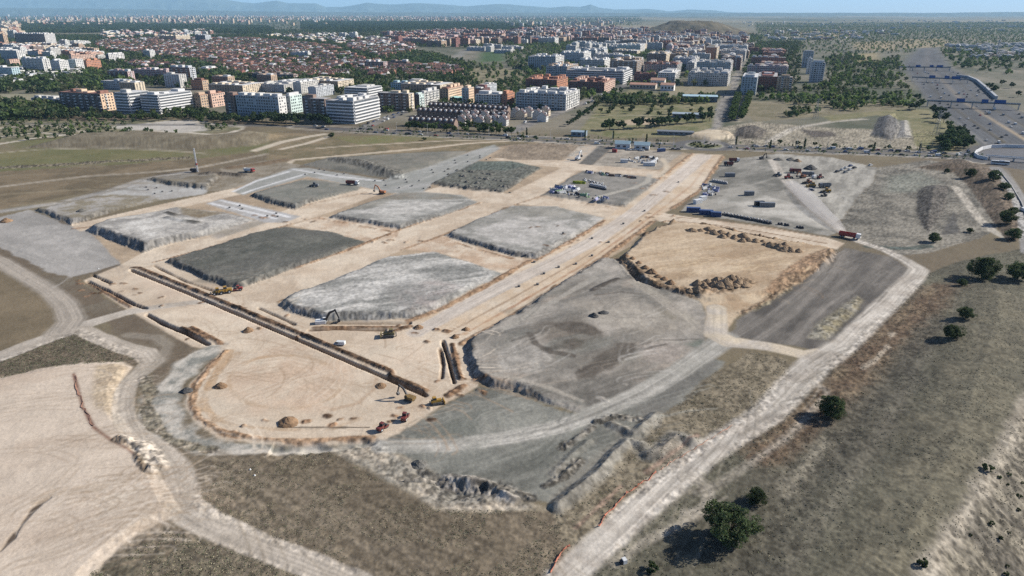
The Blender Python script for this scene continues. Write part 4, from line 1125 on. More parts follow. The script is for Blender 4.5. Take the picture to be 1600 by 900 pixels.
def apartment_meshes(L, W, hgt, col, end=None, style='grid', roof='gravel', rng=None, ring=True, fine=True, accent='white'):
    """local meshes of a block: list of (part name, mesh, is_stuff)"""
    rng = rng or random.Random(1)
    out = []
    n = max(2, int(round(hgt / 3.15)))
    fl = hgt / n
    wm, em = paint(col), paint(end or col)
    x, y = L / 2, W / 2
    ringed = ring and L > 34 and W > 34
    d = 13.0
    wall = MB()
    z0 = -3.0

    def wallbox(x0, x1, y0, y1, z1):
        wall.box(((x0 + x1) / 2, (y0 + y1) / 2, (z0 + z1) / 2), (x1 - x0, y1 - y0, z1 - z0))
        k = len(wall.m)
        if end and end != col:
            wall.m[k - 5] = 1                        # right-hand end wall, often coloured paler as the sunlit side
    if ringed:
        wallbox(-x, x, -y, -y + d, hgt)
        wallbox(-x, x, y - d, y, hgt)
        wallbox(-x, -x + d, -y + d, y - d, hgt - 0.02)
        wallbox(x - d, x, -y + d, y - d, hgt - 0.02)
    else:
        wallbox(-x, x, -y, y, hgt)
    out.append(('wall', wall.mesh('wall', [wm, em]), False))
    win = MB()
    bands = []
    faces = [((-x, -y), (1, 0), L, (0, -1)), ((x, -y), (0, 1), W, (1, 0))]
    if fine:
        faces += [((-x, y), (0, -1), W, (-1, 0))]
    for fi, (p, u, ln, nn) in enumerate(faces):
        for s in range(n):
            z = s * fl + (0.9 if style != 'bands' else 1.05)
            if style == 'bands' and fi < 2:
                quad(win, (p[0] + u[0] * 0.8, p[1] + u[1] * 0.8, s * fl + 1.0), u, ln - 1.6, fl - 1.0, nn, 0.05, 1)
                if s:
                    b = MB()
                    c = (p[0] + u[0] * ln / 2 + nn[0] * 0.55, p[1] + u[1] * ln / 2 + nn[1] * 0.55, s * fl + 0.42)
                    b.box(c, (ln - 0.3, 1.1, 1.25) if u[0] else (1.1, ln - 0.3, 1.25))
                    bands.append(b)
                continue
            step = 3.3 if fine else 4.2
            k = max(1, int((ln - 1.6) / step))
            gap = (ln - 1.6) / k
            for j in range(k):
                if rng.random() < 0.06:
                    continue
                w_ = 1.9 if fine else 2.6
                if style == 'columns' and j % 3 == 1:
                    w_ = 2.7
                quad(win, (p[0] + u[0] * (0.8 + gap * (j + 0.5) - w_ / 2), p[1] + u[1] * (0.8 + gap * (j + 0.5) - w_ / 2), z), u, w_, 1.75 if w_ < 2.65 else 2.0, nn, 0.05, rng.random() < 0.35)
                if style == 'columns' and j % 3 == 1 and s and fine:
                    c = (p[0] + u[0] * (0.8 + gap * (j + 0.5)) + nn[0] * 0.5, p[1] + u[1] * (0.8 + gap * (j + 0.5)) + nn[1] * 0.5, s * fl + 0.3)
                    win.box(c, (3.0, 1.0, 1.1) if u[0] else (1.0, 3.0, 1.1), mi=2)
    out.append(('window_grid', win.mesh('window_grid', [GLASS, GLASS2, paint(accent) if style == 'columns' else LIGHTB]), True))
    for b in bands:
        out.append(('balcony_band', b.mesh('balcony_band', LIGHTB), False))
    # roof: slab, parapet line, set-back penthouse pieces
    rf = MB()
    runs = [(-x + 0.4, x - 0.4, -y + 0.4, -y + d - 0.4), (-x + 0.4, x - 0.4, y - d + 0.4, y - 0.4), (-x + 0.4, -x + d - 0.4, -y + d, y - d), (x - d + 0.4, x - 0.4, -y + d, y - d)] if ringed else [(-x + 0.4, x - 0.4, -y + 0.4, y - 0.4)]
    for a, b, c, e in runs:
        rf.box(((a + b) / 2, (c + e) / 2, hgt + 0.15), (b - a, e - c, 0.3))
    out.append(('roof', rf.mesh('roof', ROOFS[roof]), False))
    ph = MB()
    for a, b, c, e in runs:
        lx, ly = b - a, e - c
        along = lx >= ly
        ln = max(lx, ly)
        k = max(1, int(ln / 11))
        for j in range(k):
            if rng.random() < 0.18:
                continue
            t = (j + 0.5) / k * ln - ln / 2
            l_ = ln / k * rng.uniform(0.45, 0.86)
            w_ = min(lx, ly) * rng.uniform(0.4, 0.7)
            h_ = rng.choice((1.4, 2.6, 2.8, 3.4))
            px_, py_ = ((a + b) / 2 + (t if along else 0), (c + e) / 2 + (0 if along else t))
            ph.box((px_, py_, hgt + 0.3 + h_ / 2), (l_, w_, h_) if along else (w_, l_, h_), mi=rng.choice((0, 0, 1)), bottom=False)
    if ph.v:
        out.append(('penthouse', ph.mesh('penthouse', [em, ROOFR if roof in ('terracotta',) else ROOFW]), True))
    return out


def apartment(name, loc, yaw, L, W, hgt, label, category='building', group=None, **kw):
    root = empty(name, loc, yaw, label, category, group)
    for nm, me, st in apartment_meshes(L, W, hgt, **kw):
        o = link(nm, me, root)
        if st:
            o['kind'] = 'stuff'
    return root


def solve_block(xl, xc, xr, yb, yt, yaw=YAW, minw=13.0):
    px, py = g0(xc, yb)
    D0 = py * math.cos(TH) + CAM_H * math.sin(TH)
    ux, uy = math.cos(yaw), math.sin(yaw)
    vx, vy = -uy, ux
    k = (xl - 800) / F_PX
    L = (px - k * D0) / (ux - k * uy * math.cos(TH))
    k = (xr - 800) / F_PX
    den = vx - k * vy * math.cos(TH)
    W = (k * D0 - px) / den if abs(den) > 1e-3 else 0
    W = min(max(W, minw), 75)
    L = max(L, 8.0)
    v = (450 - yt) / F_PX
    z = CAM_H - py * (math.sin(TH) - v * math.cos(TH)) / (math.cos(TH) + v * math.sin(TH))
    cx, cy = px - ux * L / 2 + vx * W / 2, py - uy * L / 2 + vy * W / 2
    return cx, cy, L, W, z


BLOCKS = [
    # left, corner, right, base, top, colour, end colour (often paler: sun painted in), style, roof, label
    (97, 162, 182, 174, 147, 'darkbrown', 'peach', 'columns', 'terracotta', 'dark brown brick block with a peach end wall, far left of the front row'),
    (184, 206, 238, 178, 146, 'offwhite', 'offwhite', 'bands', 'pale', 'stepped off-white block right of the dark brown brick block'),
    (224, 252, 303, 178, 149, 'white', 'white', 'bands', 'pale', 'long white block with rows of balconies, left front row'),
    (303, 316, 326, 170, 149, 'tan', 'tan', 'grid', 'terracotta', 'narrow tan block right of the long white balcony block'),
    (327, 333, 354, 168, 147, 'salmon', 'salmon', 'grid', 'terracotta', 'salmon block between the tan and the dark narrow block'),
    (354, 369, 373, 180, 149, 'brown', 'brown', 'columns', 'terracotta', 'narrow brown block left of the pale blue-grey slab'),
    (372, 438, 450, 184, 152, 'bluegrey', 'white', 'grid', 'gravel', 'long pale slab, front shade painted blue-grey, with a bright white end wall'),  # front in shade, painted blue-grey on a pale slab
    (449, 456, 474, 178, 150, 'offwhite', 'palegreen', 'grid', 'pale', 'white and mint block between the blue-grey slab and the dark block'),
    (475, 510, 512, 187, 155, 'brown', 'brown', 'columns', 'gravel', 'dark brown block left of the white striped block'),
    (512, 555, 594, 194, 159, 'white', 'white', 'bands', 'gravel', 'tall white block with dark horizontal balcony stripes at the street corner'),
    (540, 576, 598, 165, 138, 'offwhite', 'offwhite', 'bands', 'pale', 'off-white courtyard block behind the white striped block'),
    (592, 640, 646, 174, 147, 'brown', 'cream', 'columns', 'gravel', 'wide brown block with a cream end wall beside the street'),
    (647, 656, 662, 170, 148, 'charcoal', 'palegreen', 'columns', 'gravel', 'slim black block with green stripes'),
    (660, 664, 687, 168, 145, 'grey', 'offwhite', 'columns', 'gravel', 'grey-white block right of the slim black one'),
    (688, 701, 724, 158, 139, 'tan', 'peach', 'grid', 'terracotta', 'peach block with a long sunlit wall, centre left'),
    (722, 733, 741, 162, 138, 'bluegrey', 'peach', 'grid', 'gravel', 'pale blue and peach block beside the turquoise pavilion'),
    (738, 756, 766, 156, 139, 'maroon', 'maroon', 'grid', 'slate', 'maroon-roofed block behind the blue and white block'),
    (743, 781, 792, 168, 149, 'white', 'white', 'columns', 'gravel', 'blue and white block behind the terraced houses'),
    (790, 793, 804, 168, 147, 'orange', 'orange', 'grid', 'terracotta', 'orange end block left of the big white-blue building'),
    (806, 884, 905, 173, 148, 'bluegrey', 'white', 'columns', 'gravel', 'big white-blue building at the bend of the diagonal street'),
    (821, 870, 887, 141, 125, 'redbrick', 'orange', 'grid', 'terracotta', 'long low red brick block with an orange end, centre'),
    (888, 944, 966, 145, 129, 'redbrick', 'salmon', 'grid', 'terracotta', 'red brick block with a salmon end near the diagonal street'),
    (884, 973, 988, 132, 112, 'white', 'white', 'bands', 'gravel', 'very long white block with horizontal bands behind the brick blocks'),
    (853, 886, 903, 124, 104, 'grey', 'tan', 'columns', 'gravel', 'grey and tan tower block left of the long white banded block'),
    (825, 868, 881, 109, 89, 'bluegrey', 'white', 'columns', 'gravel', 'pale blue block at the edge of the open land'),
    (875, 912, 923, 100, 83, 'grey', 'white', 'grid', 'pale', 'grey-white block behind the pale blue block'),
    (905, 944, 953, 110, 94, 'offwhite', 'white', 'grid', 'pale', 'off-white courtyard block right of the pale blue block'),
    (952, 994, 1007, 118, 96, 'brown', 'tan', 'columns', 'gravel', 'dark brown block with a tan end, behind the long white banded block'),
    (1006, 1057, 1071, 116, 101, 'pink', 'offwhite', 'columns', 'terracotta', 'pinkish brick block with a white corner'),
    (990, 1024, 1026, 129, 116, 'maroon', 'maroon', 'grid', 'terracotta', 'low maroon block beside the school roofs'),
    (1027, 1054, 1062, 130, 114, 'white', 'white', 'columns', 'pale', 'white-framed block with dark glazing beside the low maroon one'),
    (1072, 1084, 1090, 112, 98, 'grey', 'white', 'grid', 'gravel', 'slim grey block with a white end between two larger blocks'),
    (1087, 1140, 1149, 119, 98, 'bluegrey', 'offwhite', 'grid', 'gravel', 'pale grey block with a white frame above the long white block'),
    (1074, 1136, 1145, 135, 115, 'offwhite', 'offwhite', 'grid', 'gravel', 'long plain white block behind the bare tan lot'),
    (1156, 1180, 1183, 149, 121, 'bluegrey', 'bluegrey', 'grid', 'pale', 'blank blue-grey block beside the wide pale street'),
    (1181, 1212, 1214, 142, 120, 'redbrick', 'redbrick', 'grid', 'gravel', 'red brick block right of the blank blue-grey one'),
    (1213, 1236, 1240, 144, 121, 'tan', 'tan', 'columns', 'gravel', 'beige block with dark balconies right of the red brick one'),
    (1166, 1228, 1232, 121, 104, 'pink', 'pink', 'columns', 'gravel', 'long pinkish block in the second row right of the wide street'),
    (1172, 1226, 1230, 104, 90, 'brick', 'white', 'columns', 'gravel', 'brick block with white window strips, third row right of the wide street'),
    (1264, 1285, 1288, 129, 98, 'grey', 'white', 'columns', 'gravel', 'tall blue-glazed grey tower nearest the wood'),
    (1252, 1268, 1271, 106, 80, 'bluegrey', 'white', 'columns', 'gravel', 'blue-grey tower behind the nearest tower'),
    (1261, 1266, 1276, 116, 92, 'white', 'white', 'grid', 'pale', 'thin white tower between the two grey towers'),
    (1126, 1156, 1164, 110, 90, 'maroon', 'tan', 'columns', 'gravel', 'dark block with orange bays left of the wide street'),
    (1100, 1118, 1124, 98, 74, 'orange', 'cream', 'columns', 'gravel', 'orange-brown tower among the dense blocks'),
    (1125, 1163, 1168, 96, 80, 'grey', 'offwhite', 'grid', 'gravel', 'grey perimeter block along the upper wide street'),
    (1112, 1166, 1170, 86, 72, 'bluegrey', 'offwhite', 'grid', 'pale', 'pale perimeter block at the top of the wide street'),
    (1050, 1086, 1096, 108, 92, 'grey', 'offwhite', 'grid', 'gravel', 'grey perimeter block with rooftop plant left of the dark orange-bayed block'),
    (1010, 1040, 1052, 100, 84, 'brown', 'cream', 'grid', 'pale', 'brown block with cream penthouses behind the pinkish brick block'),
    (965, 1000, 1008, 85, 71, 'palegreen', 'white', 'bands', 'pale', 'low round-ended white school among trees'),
    (38, 71, 82, 115, 92, 'bluegrey', 'white', 'columns', 'pale', 'white block with its front shade painted blue, far left'),  # blue front colour carries the shade of a white block
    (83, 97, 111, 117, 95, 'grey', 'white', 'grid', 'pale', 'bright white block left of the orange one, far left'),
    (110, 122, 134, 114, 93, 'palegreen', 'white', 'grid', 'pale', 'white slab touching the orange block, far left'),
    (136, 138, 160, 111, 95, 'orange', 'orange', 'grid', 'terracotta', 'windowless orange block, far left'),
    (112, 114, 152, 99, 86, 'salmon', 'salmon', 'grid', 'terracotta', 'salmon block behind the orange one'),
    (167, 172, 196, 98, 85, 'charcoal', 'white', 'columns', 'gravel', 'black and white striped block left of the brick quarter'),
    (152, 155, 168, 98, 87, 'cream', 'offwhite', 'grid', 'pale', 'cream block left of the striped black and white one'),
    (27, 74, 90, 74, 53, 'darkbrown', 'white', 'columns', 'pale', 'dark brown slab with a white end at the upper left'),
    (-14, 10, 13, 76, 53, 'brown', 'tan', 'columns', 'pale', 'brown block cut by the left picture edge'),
    (14, 24, 29, 62, 48, 'cream', 'white', 'grid', 'pale', 'cream block left of the dark brown slab'),
    (4, 30, 43, 98, 79, 'bluegrey', 'white', 'grid', 'pale', 'pale blue-grey block at the left edge'),
    (45, 62, 72, 92, 80, 'grey', 'salmon', 'grid', 'terracotta', 'grey block behind the white far-left blocks'),
    (-6, 22, 34, 123, 106, 'teal', 'teal', 'grid', 'gravel', 'teal hall at the left edge'),
    (12, 18, 33, 106, 93, 'tan', 'salmon', 'grid', 'terracotta', 'salmon block behind the teal hall'),
    (250, 276, 305, 65, 56, 'tan', 'cream', 'grid', 'pale', 'low cream block right of the far brick quarter'),
    (306, 322, 331, 66, 55, 'charcoal', 'grey', 'grid', 'gravel', 'dark glazed office block beside the low cream block'),
    (225, 236, 244, 92, 79, 'offwhite', 'white', 'grid', 'pale', 'white cube-like building in the brick quarter'),
    (611, 636, 640, 143, 130, 'teal', 'teal', 'grid', 'gravel', 'low teal school building behind the brown block'),
    (638, 658, 666, 138, 126, 'grey', 'white', 'grid', 'gravel', 'grey school wing with a white end'),
    (310, 326, 342, 117, 107, 'redbrick', 'brick', 'grid', 'pale', 'dark red brick block in the left quarter'),
    (170, 202, 212, 127, 112, 'redbrick', 'pink', 'columns', 'gravel', 'red brick block with pale bays beside the left wood'),
    (210, 262, 272, 124, 110, 'pink', 'pink', 'columns', 'gravel', 'long dusky pink block in the left quarter'),
    (268, 300, 308, 132, 106, 'brick', 'grey', 'columns', 'gravel', 'brick and grey block above the salmon one'),
    (300, 318, 326, 141, 126, 'orange', 'tan', 'grid', 'terracotta', 'orange block behind the salmon front-row block'),
    (160, 204, 208, 141, 128, 'grey', 'grey', 'grid', 'gravel', 'flat grey hall behind the dark brown brick block'),
    (50, 97, 98, 163, 156, 'bluegrey', 'offwhite', 'grid', 'pale', 'low white hall left of the dark brown brick block'),
    (420, 460, 466, 130, 117, 'brown', 'brown', 'columns', 'gravel', 'dim brown block at the foot of the terracotta quarter'),
    (395, 418, 426, 128, 115, 'charcoal', 'brown', 'columns', 'gravel', 'dark block left of the dim brown one'),
    (455, 482, 486, 92, 82, 'grey', 'white', 'grid', 'pale', 'grey school with a white end in the terracotta quarter'),
    (570, 600, 606, 110, 97, 'brown', 'pink', 'columns', 'gravel', 'brown block at the right end of the terracotta quarter'),
    (610, 636, 640, 106, 96, 'darkbrown', 'brown', 'columns', 'gravel', 'dark brown block beside the orange-roofed terraces'),
    (720, 746, 750, 64, 54, 'redbrick', 'brick', 'grid', 'terracotta', 'red brick block right of the far red quarter'),
    (748, 784, 790, 64, 53, 'redbrick', 'salmon', 'grid', 'terracotta', 'red brick tower pair at the far centre'),
    (530, 540, 544, 60, 52, 'offwhite', 'white', 'grid', 'pale', 'white industrial block in the far green belt'),
    (546, 556, 560, 60, 51, 'white', 'white', 'grid', 'pale', 'bright white block in the far green belt'),
]
rb = random.Random(77)
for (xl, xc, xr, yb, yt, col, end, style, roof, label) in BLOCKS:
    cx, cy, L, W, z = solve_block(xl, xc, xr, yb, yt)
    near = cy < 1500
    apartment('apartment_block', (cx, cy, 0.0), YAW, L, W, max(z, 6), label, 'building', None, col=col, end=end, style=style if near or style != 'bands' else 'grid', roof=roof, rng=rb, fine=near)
    OCC.append((cx, cy, 0.42 * (L + W) / 2 + 4))
    if L > 45:
        for s in (-1, 1):
            OCC.append((cx + s * math.cos(YAW) * L * 0.32, cy + s * math.sin(YAW) * L * 0.32, W * 0.5 + 4))

# ---- filler blocks behind: templates, each copied many times
TEMPL = []
for k, (col, end, roof, style) in enumerate([('brick', 'salmon', 'terracotta', 'columns'), ('redbrick', 'brick', 'terracotta', 'grid'), ('brown', 'tan', 'gravel', 'columns'), ('offwhite', 'white', 'pale', 'grid'), ('grey', 'offwhite', 'gravel', 'grid'),
                                             ('pink', 'cream', 'gravel', 'columns'), ('cream', 'peach', 'terracotta', 'grid'), ('darkbrown', 'brown', 'gravel', 'grid'), ('bluegrey', 'white', 'pale', 'grid'), ('tan', 'cream', 'pale', 'columns'), ('orange', 'peach', 'terracotta', 'grid')]):  # second colour: end wall painted lighter, as lit by the sun
    for (L, W, H_) in ((46, 14, 22), (30, 16, 28), (58, 44, 20)):
        ms = apartment_meshes(L, W, H_, col, end, style, roof, random.Random(k), True, False)
        TEMPL.append((col, L, W, H_, ms))


def zone_points(px, du, dv, yaw, jit, rng, keep=1.0):
    pts = [g0(*p) for p in px]
    P = np.array(pts)
    c0 = P.mean(0)
    r = np.abs(P - c0).max() * 1.5
    out = []
    ca, sa = math.cos(yaw), math.sin(yaw)
    nu, nv = int(r / du) + 1, int(r / dv) + 1
    gi, gj = np.meshgrid(np.arange(-nu, nu + 1), np.arange(-nv, nv + 1), indexing='ij')
    a, b = gi.ravel() * du, gj.ravel() * dv
    x = c0[0] + a * ca - b * sa
    y = c0[1] + a * sa + b * ca
    ok = inside(x, y, pts)
    for xx, yy in zip(x[ok], y[ok]):
        if rng.random() <= keep:
            out.append((xx + rng.uniform(-jit, jit) * du, yy + rng.uniform(-jit, jit) * dv))
    return out


ZB = [  # polygon, colours, spacing, height factor, what, group
    ([(800, 50), (905, 44), (1000, 50), (1060, 55), (1180, 62), (1165, 80), (1110, 92), (1060, 92), (1010, 84), (960, 70), (880, 66), (800, 76)], ('brick', 'redbrick', 'brown', 'pink', 'offwhite', 'tan', 'darkbrown', 'grey'), 66, 58, 1.0,
     'mid-rise apartment block in the dense quarter below the flat-topped hill', 'blocks below the flat-topped hill'),
    ([(905, 74), (960, 72), (1000, 90), (985, 108), (930, 100), (890, 88)], ('offwhite', 'grey', 'bluegrey', 'tan'), 70, 62, 0.8, 'pale courtyard block behind the long white banded block', 'pale courtyard blocks right of centre'),
    ([(1060, 82), (1165, 78), (1160, 100), (1090, 104), (1050, 98)], ('grey', 'brown', 'offwhite', 'pink'), 62, 56, 0.9, 'courtyard block left of the wide pale street', 'courtyard blocks left of the wide street'),
    ([(600, 56), (700, 50), (800, 54), (810, 68), (700, 74), (620, 70)], ('redbrick', 'brick', 'brown', 'pink'), 70, 60, 0.9, 'red brick block in the far red quarter right of centre', 'far red brick blocks'),
    ([(0, 72), (130, 70), (150, 92), (60, 92), (0, 88)], ('brick', 'grey', 'brown', 'pink', 'tan', 'offwhite'), 64, 56, 0.7, 'pale block in the upper left quarter', 'pale blocks at the upper left'),
    ([(0, 40), (26, 40), (30, 58), (0, 60)], ('tan', 'brick', 'cream'), 64, 60, 1.2, 'tan tower at the upper left edge', 'tan towers at the left edge'),
    ([(640, 142), (690, 138), (735, 150), (790, 142), (800, 150), (735, 152), (690, 150), (648, 146)], ('tan', 'pink', 'brown', 'grey'), 44, 34, 0.7, 'low roofs behind the peach block, centre left', 'low blocks behind the peach block'),
    ([(330, 132), (470, 134), (530, 136), (525, 150), (470, 152), (330, 146)], ('tan', 'peach', 'brown', 'grey', 'offwhite'), 52, 40, 0.62, 'low block behind the blue-grey slab', 'low blocks behind the blue-grey slab'),
    ([(180, 136), (300, 134), (304, 146), (182, 146)], ('offwhite', 'tan', 'grey', 'brown'), 50, 40, 0.6, 'low block behind the long white balcony block', 'low blocks behind the white balcony block'),
    ([(730, 76), (800, 74), (815, 84), (760, 86)], ('offwhite', 'grey'), 60, 50, 0.5, 'low pale hall beside the far sports pitch', 'halls by the sports pitch'),
    ([(1168, 82), (1230, 82), (1236, 100), (1232, 118), (1170, 112)], ('brick', 'pink', 'grey', 'redbrick'), 60, 52, 0.6, 'low brick block right of the wide pale street', 'brick blocks right of the wide street'),
]
zr = random.Random(12)
n_block = 0
cands = []
for (pg, cols, du, dv, hf, what, grp) in ZB:
    cand = [t for t in TEMPL if t[0] in cols]
    for (x, y) in zone_points(pg, du, dv, YAW, 0.12, zr, 0.9):
        if free(x, y, 22) and not on_road(x, y):
            cands.append((y, x, zr.choice(cand), hf, what, grp))
cands.sort(key=lambda c: c[0])
block_mass = MB()
BM = list(PAINT)
SIDE = {'white': 'white', 'offwhite': 'white', 'cream': 'cream', 'brick': 'red brick', 'redbrick': 'dark red brick', 'brown': 'brown', 'pink': 'dusky pink', 'tan': 'tan', 'darkbrown': 'dark brown', 'grey': 'grey', 'bluegrey': 'blue-grey', 'orange': 'orange'}
for (y, x, t, hf, what, grp) in cands:
    if not free(x, y, 20):
        continue
    yaw = YAW + zr.choice((0, 0, 0, math.pi / 2)) * (1 if t[1] < 50 else 0)
    sc = (zr.uniform(0.85, 1.12), zr.uniform(0.9, 1.1), hf * zr.uniform(0.8, 1.2))
    OCC.append((x, y, 22))
    if n_block < 205:
        lab = SIDE[t[0]] + ' ' + what.replace('red brick ', '').replace('pale ', '', 1).replace('tan ', '') if not what.startswith(SIDE[t[0]]) else what
        root = empty('apartment_block', (x, y, 0), yaw, lab, 'building', grp + ', ' + SIDE[t[0]])
        root.scale = sc
        for nm, me, st in t[4]:
            if nm == 'balcony_band':
                continue
            o = link(nm, me, root)
            if st:
                o['kind'] = 'stuff'
        n_block += 1
    else:
        h = t[3] * sc[2]
        c = BM.index(t[0])
        block_mass.box((x, y, h / 2 - 2), (t[1] * sc[0], t[2] * sc[1], h + 4), yaw, c, bottom=False)
        for k in range(1, int(h / 3.2)):
            block_mass.box((x, y, k * 3.2), (t[1] * sc[0] + 0.3, t[2] * sc[1] + 0.3, 1.0), yaw, len(BM), bottom=False)
        for k in range(3):
            block_mass.box((x + zr.uniform(-9, 9), y + zr.uniform(-6, 6), h + 1.2), (zr.uniform(5, 12), zr.uniform(4, 8), 2.4), yaw, BM.index(zr.choice(('white', 'offwhite', 'tan', 'grey', 'brick'))), bottom=False)
tag(block_mass.build('distant_blocks', [paint(c) for c in BM] + [GLASS2]), 'crowd of hazy mid-rise blocks in the far quarters right of centre', 'blocks', None, 'stuff')
print('blocks', len(BLOCKS), n_block)


# ---- houses
def house_meshes(w, d, h, rh, wallm, roofm, dormer=True):
    a = MB()
    a.box((0, 0, h / 2 - 1), (w, d, h + 2), bottom=False)
    a.add([(-w / 2, -d / 2, h), (-w / 2, d / 2, h), (-w / 2, 0, h + rh)], [(0, 1, 2)])
    a.add([(w / 2, -d / 2, h), (w / 2, d / 2, h), (w / 2, 0, h + rh)], [(1, 0, 2)])
    r = MB()
    e, t = 0.45, 0.22
    s = rh / (d / 2)
    for sg in (-1, 1):
        y1, z1 = sg * (d / 2 + e), h - e * s
        r.add([(-w / 2 - e, y1, z1), (w / 2 + e, y1, z1), (w / 2 + e, 0, h + rh), (-w / 2 - e, 0, h + rh),
               (-w / 2 - e, y1, z1 + t), (w / 2 + e, y1, z1 + t), (w / 2 + e, 0, h + rh + t), (-w / 2 - e, 0, h + rh + t)],
              [(0, 1, 2, 3), (4, 5, 6, 7), (0, 1, 5, 4), (1, 2, 6, 5), (0, 3, 7, 4)])
    out = [('wall', a.mesh('wall', wallm)), ('roof', r.mesh('roof', roofm))]
    if dormer:
        m = MB()
        for sg in (-1, 1):
            m.box((0, sg * d * 0.29, h + rh * 0.52), (2.2, 2.2, 1.9))
        out.append(('dormer', m.mesh('dormer', [LIGHTB])))
    wn_ = MB()
    for sg in (-1, 1):
        for xx in (-w * 0.25, w * 0.25):
            for zz in (0.9, 3.7):
                if zz + 1.4 < h:
                    quad(wn_, (xx - 0.6, sg * d / 2, zz), (1, 0), 1.2, 1.4, (0, sg), 0.05)
    out.append(('window', wn_.mesh('window', GLASS)))
    ch = MB()
    ch.box((w * 0.3, 0.8, h + rh * 0.9), (0.9, 0.7, 2.0))
    out.append(('chimney', ch.mesh('chimney', LIGHTB)))
    return out


def put_house(ms, x, y, yaw, label, group, sc=1.0):
    root = empty('terraced_house', (x, y, 0), yaw, label, 'house', group)
    root.scale = (sc, sc, sc)
    for nm, me in ms:
        o = link(nm, me, root)
        if nm in ('window', 'dormer'):
            o['kind'] = 'stuff'
    return root


HN = [house_meshes(6.4, 10, 6.2, 3.6, paint(c), ROOFD) for c in ('brown', 'darkbrown')]
HG_ = [house_meshes(8, 10, 6.6, 4.2, paint(c), ROOFD) for c in ('offwhite', 'cream', 'white')]
ROWS = [((642, 196), (716, 200), HN, 'dark-roofed terraced house in the front terrace by the tree-lined avenue'), ((655, 181), (800, 189), HN, 'dark-roofed terraced house in the second terrace from the avenue'),
        ((672, 172), (800, 179), HN, 'dark-roofed terraced house in the third terrace from the avenue')]
for a, b, ms, lab in ROWS:
    A, B = Vector(g0(*a)), Vector(g0(*b))
    yaw = math.atan2(B.y - A.y, B.x - A.x)
    k = int((B - A).length / 6.42)
    for j in range(k):
        p = A + (B - A).normalized() * (6.42 * (j + 0.5))
        put_house(ms[0], p.x, p.y, yaw, lab.replace('house in', 'house, %s from the left in' % ordinal(j + 1)), lab.replace('dark-roofed terraced house', 'houses'))
    for f_ in np.linspace(0, 1, 9):
        q = A + (B - A) * f_
        OCC.append((q.x, q.y, 8))
for k, (px, py) in enumerate([(722, 196), (731, 195), (740, 194), (750, 197), (762, 196), (774, 195), (786, 196), (728, 188), (742, 187), (758, 188), (772, 187), (788, 188), (806, 183), (815, 186), (826, 182), (840, 186), (852, 181), (848, 190)]):
    x, y = g0(px, py)
    put_house(HG_[k % 3], x, y, YAW + math.pi / 2, 'gabled house with a pale sunlit gable, right end of the terraces' if px < 800 else 'gabled house below the big white-blue building', 'gabled houses of the terraces' if px < 800 else 'gabled houses by the diagonal street')
    OCC.append((x, y, 8))
HR_ = [house_meshes(9, 9, 6.0, 2.8, paint(c), ROOFR, False) for c in ('brick', 'redbrick', 'offwhite', 'tan', 'pink')] + [house_meshes(9, 9, 6.0, 2.4, paint(c), ROOFD, False) for c in ('brown', 'grey')] + [house_meshes(10, 9, 6.5, 0.8, paint(c), ROOFW, False) for c in ('offwhite', 'pink')]
ZH = [([(320, 100), (420, 92), (560, 92), (640, 108), (600, 122), (480, 124), (380, 122), (330, 112)], 'red-roofed house in the terracotta quarter, left of centre', 'houses of the terracotta quarter'),
      ([(622, 112), (650, 104), (715, 106), (725, 114), (690, 122), (640, 122)], 'orange-roofed house in the bright terrace quarter at the centre', 'bright orange-roofed houses'),
      ([(150, 66), (250, 60), (400, 62), (520, 74), (560, 90), (420, 90), (320, 98), (270, 92), (200, 84), (155, 78)], 'red-roofed house in the far brick quarter, left', 'houses of the far brick quarter'),
      ([(560, 66), (640, 64), (650, 80), (600, 92), (540, 76)], 'house in the far quarter left of the sports pitch', 'houses left of the sports pitch'),
      ([(200, 100), (260, 98), (320, 102), (300, 108), (210, 108)], 'red-roofed house among trees above the pink block', 'houses above the pink block')]
hp = []
hr = random.Random(3)
for pg, lab, grp in ZH:
    zy = R(-26 + 22 * hr.random())
    for (x, y) in zone_points(pg, 9.4, 21, zy, 0.05, hr, 0.9):
        if free(x, y, 6) and not on_road(x, y) and float(vn(np.array([x / 70]), np.array([y / 70]), 5)[0]) > -0.32:
            hp.append((y, x, lab, grp, zy))
hp.sort()
wallcols = [paint(c) for c in ('brick', 'redbrick', 'offwhite', 'tan', 'pink')]
mass = MB()
for i, (y, x, lab, grp, zy) in enumerate(hp):
    yaw = zy + hr.uniform(-0.03, 0.03)
    if i < 280:
        put_house(HR_[hr.choice((0, 1, 2, 3, 4, 0, 1, 5, 5, 6, 8))], x, y, yaw, lab, grp, hr.uniform(0.9, 1.25))
    else:
        s = hr.uniform(0.9, 1.3)
        w, d, h, rh = 10 * s, 9 * s, hr.choice((5, 6, 6.5, 9)), 2.6
        ca, sa = math.cos(yaw), math.sin(yaw)
        mass.box((x, y, h / 2 - 0.5), (w, d, h + 1), yaw, hr.randrange(5), bottom=False)
        pts = [(-w / 2, -d / 2, h), (w / 2, -d / 2, h), (w / 2, d / 2, h), (-w / 2, d / 2, h), (-w / 2, 0, h + rh), (w / 2, 0, h + rh)]
        mass.add([(x + a * ca - b * sa, y + a * sa + b * ca, e) for a, b, e in pts], [(0, 1, 5, 4), (2, 3, 4, 5), (3, 0, 4), (1, 2, 5)], hr.choice((5, 5, 5, 6, 6, 7)))
if mass.v:
    tag(mass.build('distant_houses', wallcols + [ROOFR, ROOFD, ROOFW]), 'dense mass of small red-roofed houses in the far left quarters', 'houses', None, 'stuff')
print('houses', len(hp))

